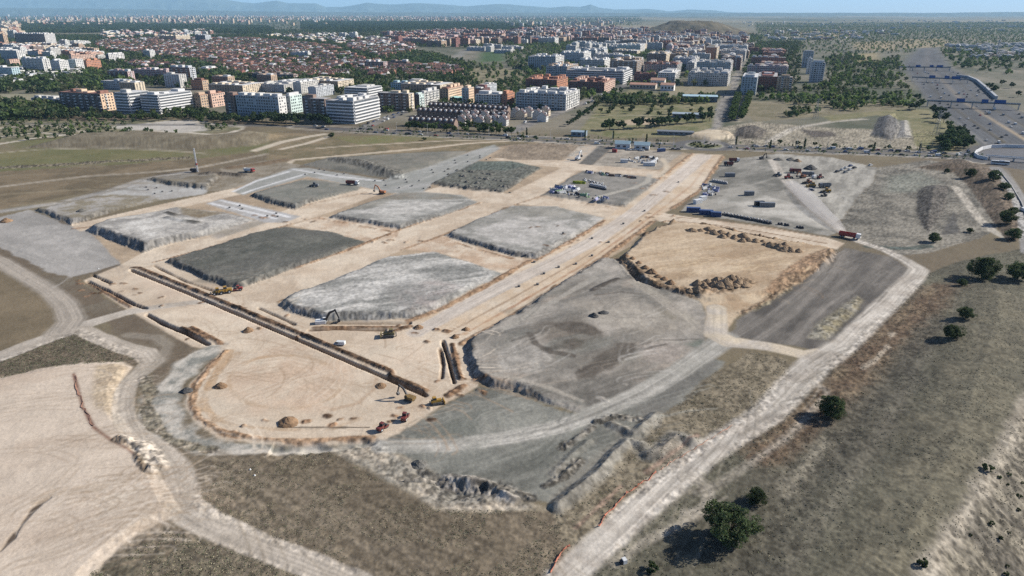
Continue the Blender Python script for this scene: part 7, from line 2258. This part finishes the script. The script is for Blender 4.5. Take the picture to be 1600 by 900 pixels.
# goods in the storage yards
PLAST = {'white': pm('bag_white', (0.48, 0.48, 0.47), 0.8), 'violet': pm('bag_violet', (0.30, 0.30, 0.42), 0.8), 'blue': pm('crate_blue', (0.04, 0.07, 0.22), 0.7), 'grey': pm('pallet_grey', (0.28, 0.28, 0.28), 0.8), 'dark': pm('pipe_dark', (0.05, 0.05, 0.055), 0.7), 'green': pm('pipe_green', (0.25, 0.36, 0.20), 0.7), 'rust': pm('pipe_rust', (0.16, 0.09, 0.06), 0.8), 'lime': pm('sheet_lime', (0.30, 0.32, 0.03), 0.7)}
GOODS = {}
for nm, mt_ in PLAST.items():
    a = MB(); a.box((0, 0, 0.55), (1.2, 1.1, 1.1), taper=0.88); a.box((0, 0, 1.2), (0.7, 0.7, 0.25), taper=0.5)
    b = MB()
    for k in range(3):
        for j in range(3 - k): b.cyl((-2.6, (j - (2 - k) / 2) * 0.72, 0.36 + k * 0.62), (2.6, (j - (2 - k) / 2) * 0.72, 0.36 + k * 0.62), 0.35, 0.35, 8)
    c = MB()
    c.cyl((0, 0, 0.0), (0, 0, 1.0), 0.85, 0.85, 12); c.cyl((0, 0, 1.0), (0, 0, 1.35), 0.85, 0.5, 12)
    GOODS[nm] = (a.mesh('filled_sack', mt_), b.mesh('pipe_bundle', mt_), c.mesh('concrete_ring', mt_))
gr = random.Random(6)


def goods(kind, col, px, py, place, grp, rz=None, sc=1.0):
    q = at(px, py)
    nm = ('filled_sack', 'pipe_bundle', 'concrete_ring')[kind]
    o = link(nm, GOODS[col][kind], None, (q.x, q.y, q.z - 0.03), gr.uniform(0, 3) if rz is None else rz)
    o.scale = (sc * 0.85,) * 3
    tag(o, {'violet': 'violet-grey', 'lime': 'lime green'}.get(col, col) + ' ' + {'filled_sack': 'filled sack', 'pipe_bundle': 'bundle of pipes', 'concrete_ring': 'drum-shaped ring'}[nm] + ' ' + place, nm.replace('_', ' '), grp + ', ' + col + ' ' + nm.replace('_', ' '))


for k in range(64):
    t = gr.random()
    goods(gr.choice((0, 0, 1, 2)), gr.choice(('white', 'white', 'violet', 'grey', 'dark', 'green')), 858 + 90 * t + gr.uniform(-3, 3), 297 + 16 * t + gr.uniform(-4, 3), 'in the front rows of the storage yard', 'front rows of the storage yard', None, gr.uniform(0.7, 1.1))
for k in range(34):
    t = gr.random()
    goods(gr.choice((0, 1, 1)), gr.choice(('violet', 'blue', 'white', 'grey')), 870 + 34 * t, 294 + 3 * t + gr.uniform(-3, 3), 'at the left corner of the storage yard', 'left corner of the storage yard', None, gr.uniform(0.7, 1.1))
for k in range(40):
    t = gr.random()
    goods(gr.choice((0, 2, 2)), gr.choice(('white', 'white', 'grey', 'dark')), 913 + 36 * t, 282 + 9 * t + gr.uniform(-2, 2), 'in the middle rows of the storage yard', 'middle rows of the storage yard', None, gr.uniform(0.7, 1.0))
for k in range(12):
    goods(0, 'white', 923 + k * 2.1, 289 + k * 0.45, 'in the tight white row in the middle of the storage yard', 'tight white row', 0.4, 1.25)
    goods(2, 'dark', 922 + k * 2.2, 292 + k * 0.45, 'in the dark row below the white sacks', 'dark row below the white sacks', 0.4, 1.1)
for k in range(40):
    t = gr.random()
    goods(gr.choice((0, 1, 1, 2)), gr.choice(('dark', 'rust', 'white', 'green', 'violet', 'grey')), 915 + 76 * t, 269 + 9 * t + gr.uniform(-1.5, 1.5), 'along the upper edge of the storage yard', 'upper edge of the storage yard', None, gr.uniform(0.7, 1.0))
for k in range(4):
    goods(1, 'lime', 900 + k * 3.2, 286 + (k % 2), 'stack on the left of the storage yard', 'lime stack', -0.25, 1.0)
for k in range(44):
    goods(gr.choice((0, 0, 1, 2)), gr.choice(('white', 'violet', 'grey', 'dark', 'white')), 1097 + 22 * gr.random(), 305 - 18 * gr.random(), 'in the heap of goods beside the sand avenue', 'goods beside the sand avenue', None, gr.uniform(0.7, 1.1))
for k in range(9):
    goods(1, 'grey', 1114 + k * 2.6, 283.5 + k * 0.45, 'in the pipe rack at the top of the grey yard', 'pipe rack in the grey yard', 1.3, 1.0)
for k in range(30):
    goods(2, 'dark', 1130 + k * 2.55, 336 + k * 0.48 + gr.uniform(-0.4, 0.4), 'in the long dark row along the lower edge of the grey yard', 'long dark row of the grey yard', 0, 1.15)
    if k % 2: goods(0, gr.choice(('white', 'grey')), 1130 + k * 2.55, 333 + k * 0.48, 'behind the long dark row of the grey yard', 'behind the long dark row', None, 0.9)
for px, py in ((1217, 351), (1221, 351), (1227, 352), (1231, 353), (1246, 356), (1250, 356), (1254, 357)):
    goods(2, 'dark', px, py, 'in the small groups right of the long dark row', 'small dark groups of the grey yard', 0, 1.15)
for k in range(36):
    goods(gr.choice((0, 1, 2)), gr.choice(('white', 'dark', 'grey', 'rust', 'white')), 975 + 52 * gr.random(), 256 - 10 * gr.random(), 'lying in the compound below the two sheds', 'goods in the compound', None, gr.uniform(0.7, 1.1))


def container(px, py, rz, col, label, L=6.1, W=2.44, H_=2.6):
    q = at(px, py)
    rt = empty('container', (q.x, q.y, q.z), R(rz), label, 'container')
    m = MB(); m.box((0, 0, H_ / 2), (L - 0.2, W - 0.2, H_))
    for k in range(int(L / 0.4)):
        for s in (-1, 1): m.box((-L / 2 + 0.3 + k * 0.4, s * (W / 2 - 0.07), H_ / 2), (0.18, 0.08, H_ - 0.3))
    m.build('wall', col, rt)
    m = MB(); m.box((0, 0, H_ + 0.05), (L, W, 0.14)); m.build('roof', col, rt)
    for s in (-1, 1):
        m = MB(); m.box((L / 2 + 0.02, s * W / 4, H_ / 2), (0.1, W / 2 - 0.1, H_ - 0.3)); m.build('door', col, rt)


for px, py, rz, col, lab, L in ((1083, 331, -10, BLU, 'blue container at the lower left corner of the grey yard', 8), (1103, 335, -10, BLU, 'blue container right of the corner one', 8), (1118, 338, -12, BLU, 'blue container at the start of the long dark row', 6), (1090, 318, 35, WHT, 'white container beside the sand avenue', 6),
                                (1098, 313, 35, WHT, 'second white container beside the sand avenue', 5), (1198, 323, -6, GRY, 'dark container among machines in the grey yard', 9), (1186, 321, 10, BLK, 'black tank unit left of the dark container', 6), (1170, 305, 0, GRY, 'grey container with two white posts in the grey yard', 6), (1140, 276, 0, GRY, 'dark skip at the top of the grey yard', 7),
                                (975, 254, -10, WHT, 'white container at the left of the compound', 6), (1020, 257, 60, WHT, 'long white container at the right of the compound', 12), (1014, 259, -8, WHT, 'white container at the lower edge of the compound', 9), (1033, 237, 20, BLU, 'blue truck box at the top of the compound', 7), (960, 238, -20, RED, 'red skip at the left of the compound', 4)):
    container(px, py, rz, col, lab, L)
for px, py, c, lab in ((983, 235, WHT, 'white car before the left shed'), (990, 235, SLV, 'silver car between the two sheds'), (1003, 236, WHT, 'white car before the right shed'), (1010, 235, GRY, 'grey car right before the right shed'), (1052, 234, BLK, 'black car at the top right of the compound'), (1060, 234, GRY, 'grey car near the roundabout kerb')):
    car(spot(px, py), R(-15), c, lab)

# white box near the bottom edge, its dark side built as a black block
q = at(973, 880)
bx = empty('instrument_box', q, R(20), 'small white box with a black block at its side near the bottom edge', 'box')
m = MB(); m.box((0.35, 0, 0.55), (0.9, 1.1, 1.1)); m.build('panel', WHT, bx)
m = MB(); m.box((-0.35, 0, 0.4), (0.5, 0.9, 0.8)); m.build('side_block', BLK, bx)
# pegs and white stones
for px, py, lab in ((391, 734, 'small white stone on the brown field'), (398, 743, 'larger white stone on the brown field'), (154, 420, 'small white marker on the pale grey plot')):
    q = at(px, py)
    me = heap_mesh(px, 0.34, 0.4, 8, 3); me.materials.append(WHT)
    tag(link('stone', me, None, q), lab, 'stone')

# orange safety nets
NET = mat('orange_net', (0.46, 0.17, 0.11), 0.8, 0.25, 3)
POST = mat('net_post', (0.25, 0.16, 0.10), 0.8)


def safety_net(px_pts, label, h=0.7, net=None):
    pts = []
    rg = random.Random(len(label))
    for (a, b) in zip(px_pts[:-1], px_pts[1:]):
        for k in range(6):
            t = k / 6
            q = at(a[0] + (b[0] - a[0]) * t + rg.uniform(-1.6, 1.6), a[1] + (b[1] - a[1]) * t + rg.uniform(-1.2, 1.2))
            pts.append(q)
    rt = empty('safety_fence', pts[0], 0, label, 'fence')
    o = pts[0]
    m = MB()
    V, Fs = [], []
    for k, q in enumerate(pts):
        hh = h * rg.uniform(0.25, 1.0)
        ln = rg.uniform(-0.5, 0.5)
        V += [(q.x - o.x, q.y - o.y, q.z - o.z), (q.x - o.x + ln, q.y - o.y + ln, q.z - o.z + hh), (q.x - o.x + 0.05, q.y - o.y + 0.05, q.z - o.z), (q.x - o.x + ln + 0.05, q.y - o.y + ln + 0.05, q.z - o.z + hh)]
        if k: a = 4 * (k - 1); Fs += [(a, a + 4, a + 5, a + 1), (a + 2, a + 3, a + 7, a + 6), (a + 1, a + 5, a + 7, a + 3)]
    m.add(V, Fs)
    m.build('net', net or NET, rt)
    for q in pts[::4]:
        m = MB(); m.cyl((q.x - o.x, q.y - o.y, q.z - o.z - 0.2), (q.x - o.x, q.y - o.y, q.z - o.z + 1.1), 0.04, 0.04, 5); m.build('post', POST, rt)


safety_net([(937, 823), (945, 806), (962, 790), (978, 772), (995, 760), (1012, 750), (1030, 735)], 'sagging orange safety net along the long haul road')
safety_net([(1030, 735), (1055, 718), (1085, 702), (1120, 680), (1150, 662)], 'thin faded orange net farther up the haul road', 0.35, mat('pale_net', (0.42, 0.24, 0.17), 0.9, 0.3, 2))
safety_net([(860, 895), (868, 878), (880, 862), (892, 850)], 'short orange net at the bottom edge', 0.8)
safety_net([(116, 588), (122, 610), (130, 640), (148, 672)], 'thin brown-orange net on the pale sand clearing', 0.25, mat('faded_net', (0.24, 0.13, 0.09), 0.9, 0.3, 2))

# ---------------------------------------------------------------- flat-topped hill, mountains, dust, haze
def hill():
    n, m_ = 96, 30
    x0, y0 = g0(1106, 57)
    V, Fs = [], []
    xs = np.linspace(-1, 1, n); ys = np.linspace(-1, 1, m_)
    gx, gy = np.meshgrid(xs, ys)
    rr = np.sqrt(gx ** 2 + gy ** 2) + 0.05 * fbm(gx, gy, 0.5, 3, 5)
    hz = 68 * np.clip((1.0 - rr) / 0.62, 0, 1) * (0.88 + 0.14 * np.exp(-((gx + 0.0) / 0.3) ** 2)) + 9 * fbm(gx, gy, 0.22, 4, 6) * (rr < 1)
    hz = np.where(rr >= 1, -6, hz)
    W_, D_ = 330, 420
    for j in range(m_):
        for i in range(n):
            V.append((x0 + gx[j, i] * W_, y0 + D_ * 0.7 + gy[j, i] * D_, hz[j, i] - 1))
    for j in range(m_ - 1):
        for i in range(n - 1):
            a = j * n + i
            Fs.append((a, a + 1, a + n + 1, a + n))
    me = bpy.data.meshes.new('hill'); me.from_pydata(V, [], Fs)
    me.materials.append(mat('hill_grass', tuple(alb((104, 94, 68))), 0.95, 0.45, 0.012))
    tag(link('hill', me), 'flat-topped grassy hill above the far blocks', 'hill', None, 'structure')


hill()


def mountains(ridge, dist, name, label, rgb, seed, depth):
    """ridge: (pixel x, pixel y of the crest)"""
    xs = np.array([r[0] for r in ridge], float); ys = np.array([r[1] for r in ridge], float)
    px = np.linspace(xs[0], xs[-1], 420)
    py = np.interp(px, xs, ys) + 0.55 * fbm(px, px * 0, 24, 4, seed)
    V, Fs = [], []
    rows_ = 8
    for k in range(rows_):
        t = k / (rows_ - 1)
        for a, b in zip(px, py):
            y = dist - depth * (1 - t)
            D = dist * math.cos(TH)
            x = (a - 800) / F_PX * D * (y / dist)
            v = (450 - b) / F_PX
            z = CAM_H - dist * (math.sin(TH) - v * math.cos(TH)) / (math.cos(TH) + v * math.sin(TH))
            zz = -30 + (z + 30) * t ** 1.3
            V.append((x, y, zz + (1 - t) * t * 4 * 60 * float(vn(np.array([a / 9.0 + k]), np.array([k * 1.3]), seed)[0])))
    n = len(px)
    for k in range(rows_ - 1):
        for i in range(n - 1):
            a = k * n + i
            Fs.append((a, a + 1, a + n + 1, a + n))
    top = len(V)
    for a in px:                                       # far side
        V.append(((a - 800) / F_PX * dist * math.cos(TH) * 1.05, dist * 1.05, -40))
    for i in range(n - 1):
        a = (rows_ - 1) * n + i
        Fs.append((a, a + 1, top + i + 1, top + i))
    me = bpy.data.meshes.new(name); me.from_pydata(V, [], Fs)
    me.materials.append(mat(name + '_%d' % seed, rgb, 0.95, 0.2, 0.0006))
    tag(link(name, me), label, 'mountains', None, 'structure')


mountains([(-260, 2), (-100, -2), (0, -5), (120, -6), (250, -3), (330, -4), (380, 3), (400, 5), (435, 1), (450, 5), (495, 5), (510, 11), (535, 11), (575, 4), (607, 7), (650, 5), (695, 7), (732, 10), (775, 6), (800, 7), (857, 12), (885, 10), (907, 11), (922, 7), (935, 12), (960, 15), (1015, 14), (1045, 18), (1075, 15), (1112, 16), (1137, 19), (1180, 20)],
          36000, 'mountain_range', 'blue mountain range along the left and middle horizon', (0.10, 0.13, 0.12), 3, 7000)
mountains([(-260, 15), (0, 12), (200, 14), (400, 18), (560, 19), (760, 20), (950, 20), (1100, 20), (1300, 20), (1480, 20), (1560, 19), (1700, 19), (1900, 19)], 24000, 'foothills', 'low blue foothills along the whole horizon', (0.07, 0.09, 0.075), 9, 5000)

# dust thrown up behind the red truck
def volume_mat(name, density, color, noise=None):
    m = bpy.data.materials.new(name)
    m.use_nodes = True
    nt = m.node_tree
    nt.nodes.clear()
    out = nt.nodes.new('ShaderNodeOutputMaterial')
    v = nt.nodes.new('ShaderNodeVolumePrincipled')
    v.inputs['Color'].default_value = (*color, 1)
    v.inputs['Density'].default_value = density
    v.inputs['Anisotropy'].default_value = 0.0
    nt.links.new(v.outputs[0], out.inputs['Volume'])
    return m


def plume(px_pts, radii, hz, name, label, density):
    pts = [at(*q) for q in px_pts]
    V, Fs = [], []
    n = 12
    rg = random.Random(3)
    for k, q in enumerate(pts):
        a, b = pts[max(k - 1, 0)], pts[min(k + 1, len(pts) - 1)]
        d = (b - a).normalized()
        s = Vector((-d.y, d.x, 0))
        for j in range(n):
            t = 2 * math.pi * j / n
            r_ = radii[k] * rg.uniform(0.85, 1.15)
            V.append(tuple(q + s * (r_ * math.cos(t)) + Vector((0, 0, 0.5 + hz[k] * 0.5 + hz[k] * 0.5 * math.sin(t)))))
    for k in range(len(pts) - 1):
        for j in range(n):
            a, b = k * n + j, k * n + (j + 1) % n
            Fs.append((a, b, b + n, a + n))
    Fs += [tuple(range(n))[::-1], tuple(range(len(V) - n, len(V)))]
    me = bpy.data.meshes.new(name); me.from_pydata(V, [], Fs)
    me.materials.append(volume_mat(name, density, (0.95, 0.90, 0.84)))
    tag(link(name, me), label, 'dust', None, 'stuff')


plume([(1320, 367), (1312, 360), (1300, 350), (1285, 338), (1268, 322), (1250, 302), (1235, 286)], [1.0, 2.5, 4, 5, 6, 6.5, 4], [1.0, 2.0, 3, 3.5, 3.5, 3, 1.5], 'dust_cloud', 'pale dust trailing behind the red truck on the haul track', 0.11)

# air
hz_ = MB()
hz_.box((0, 24500, 560), (110000, 53000, 1240))
o = hz_.build('haze', volume_mat('haze_air', 3.0e-5, (0.44, 0.75, 1.0)))
tag(o, 'thin blue air between the camera and the mountains', 'haze', None, 'stuff')
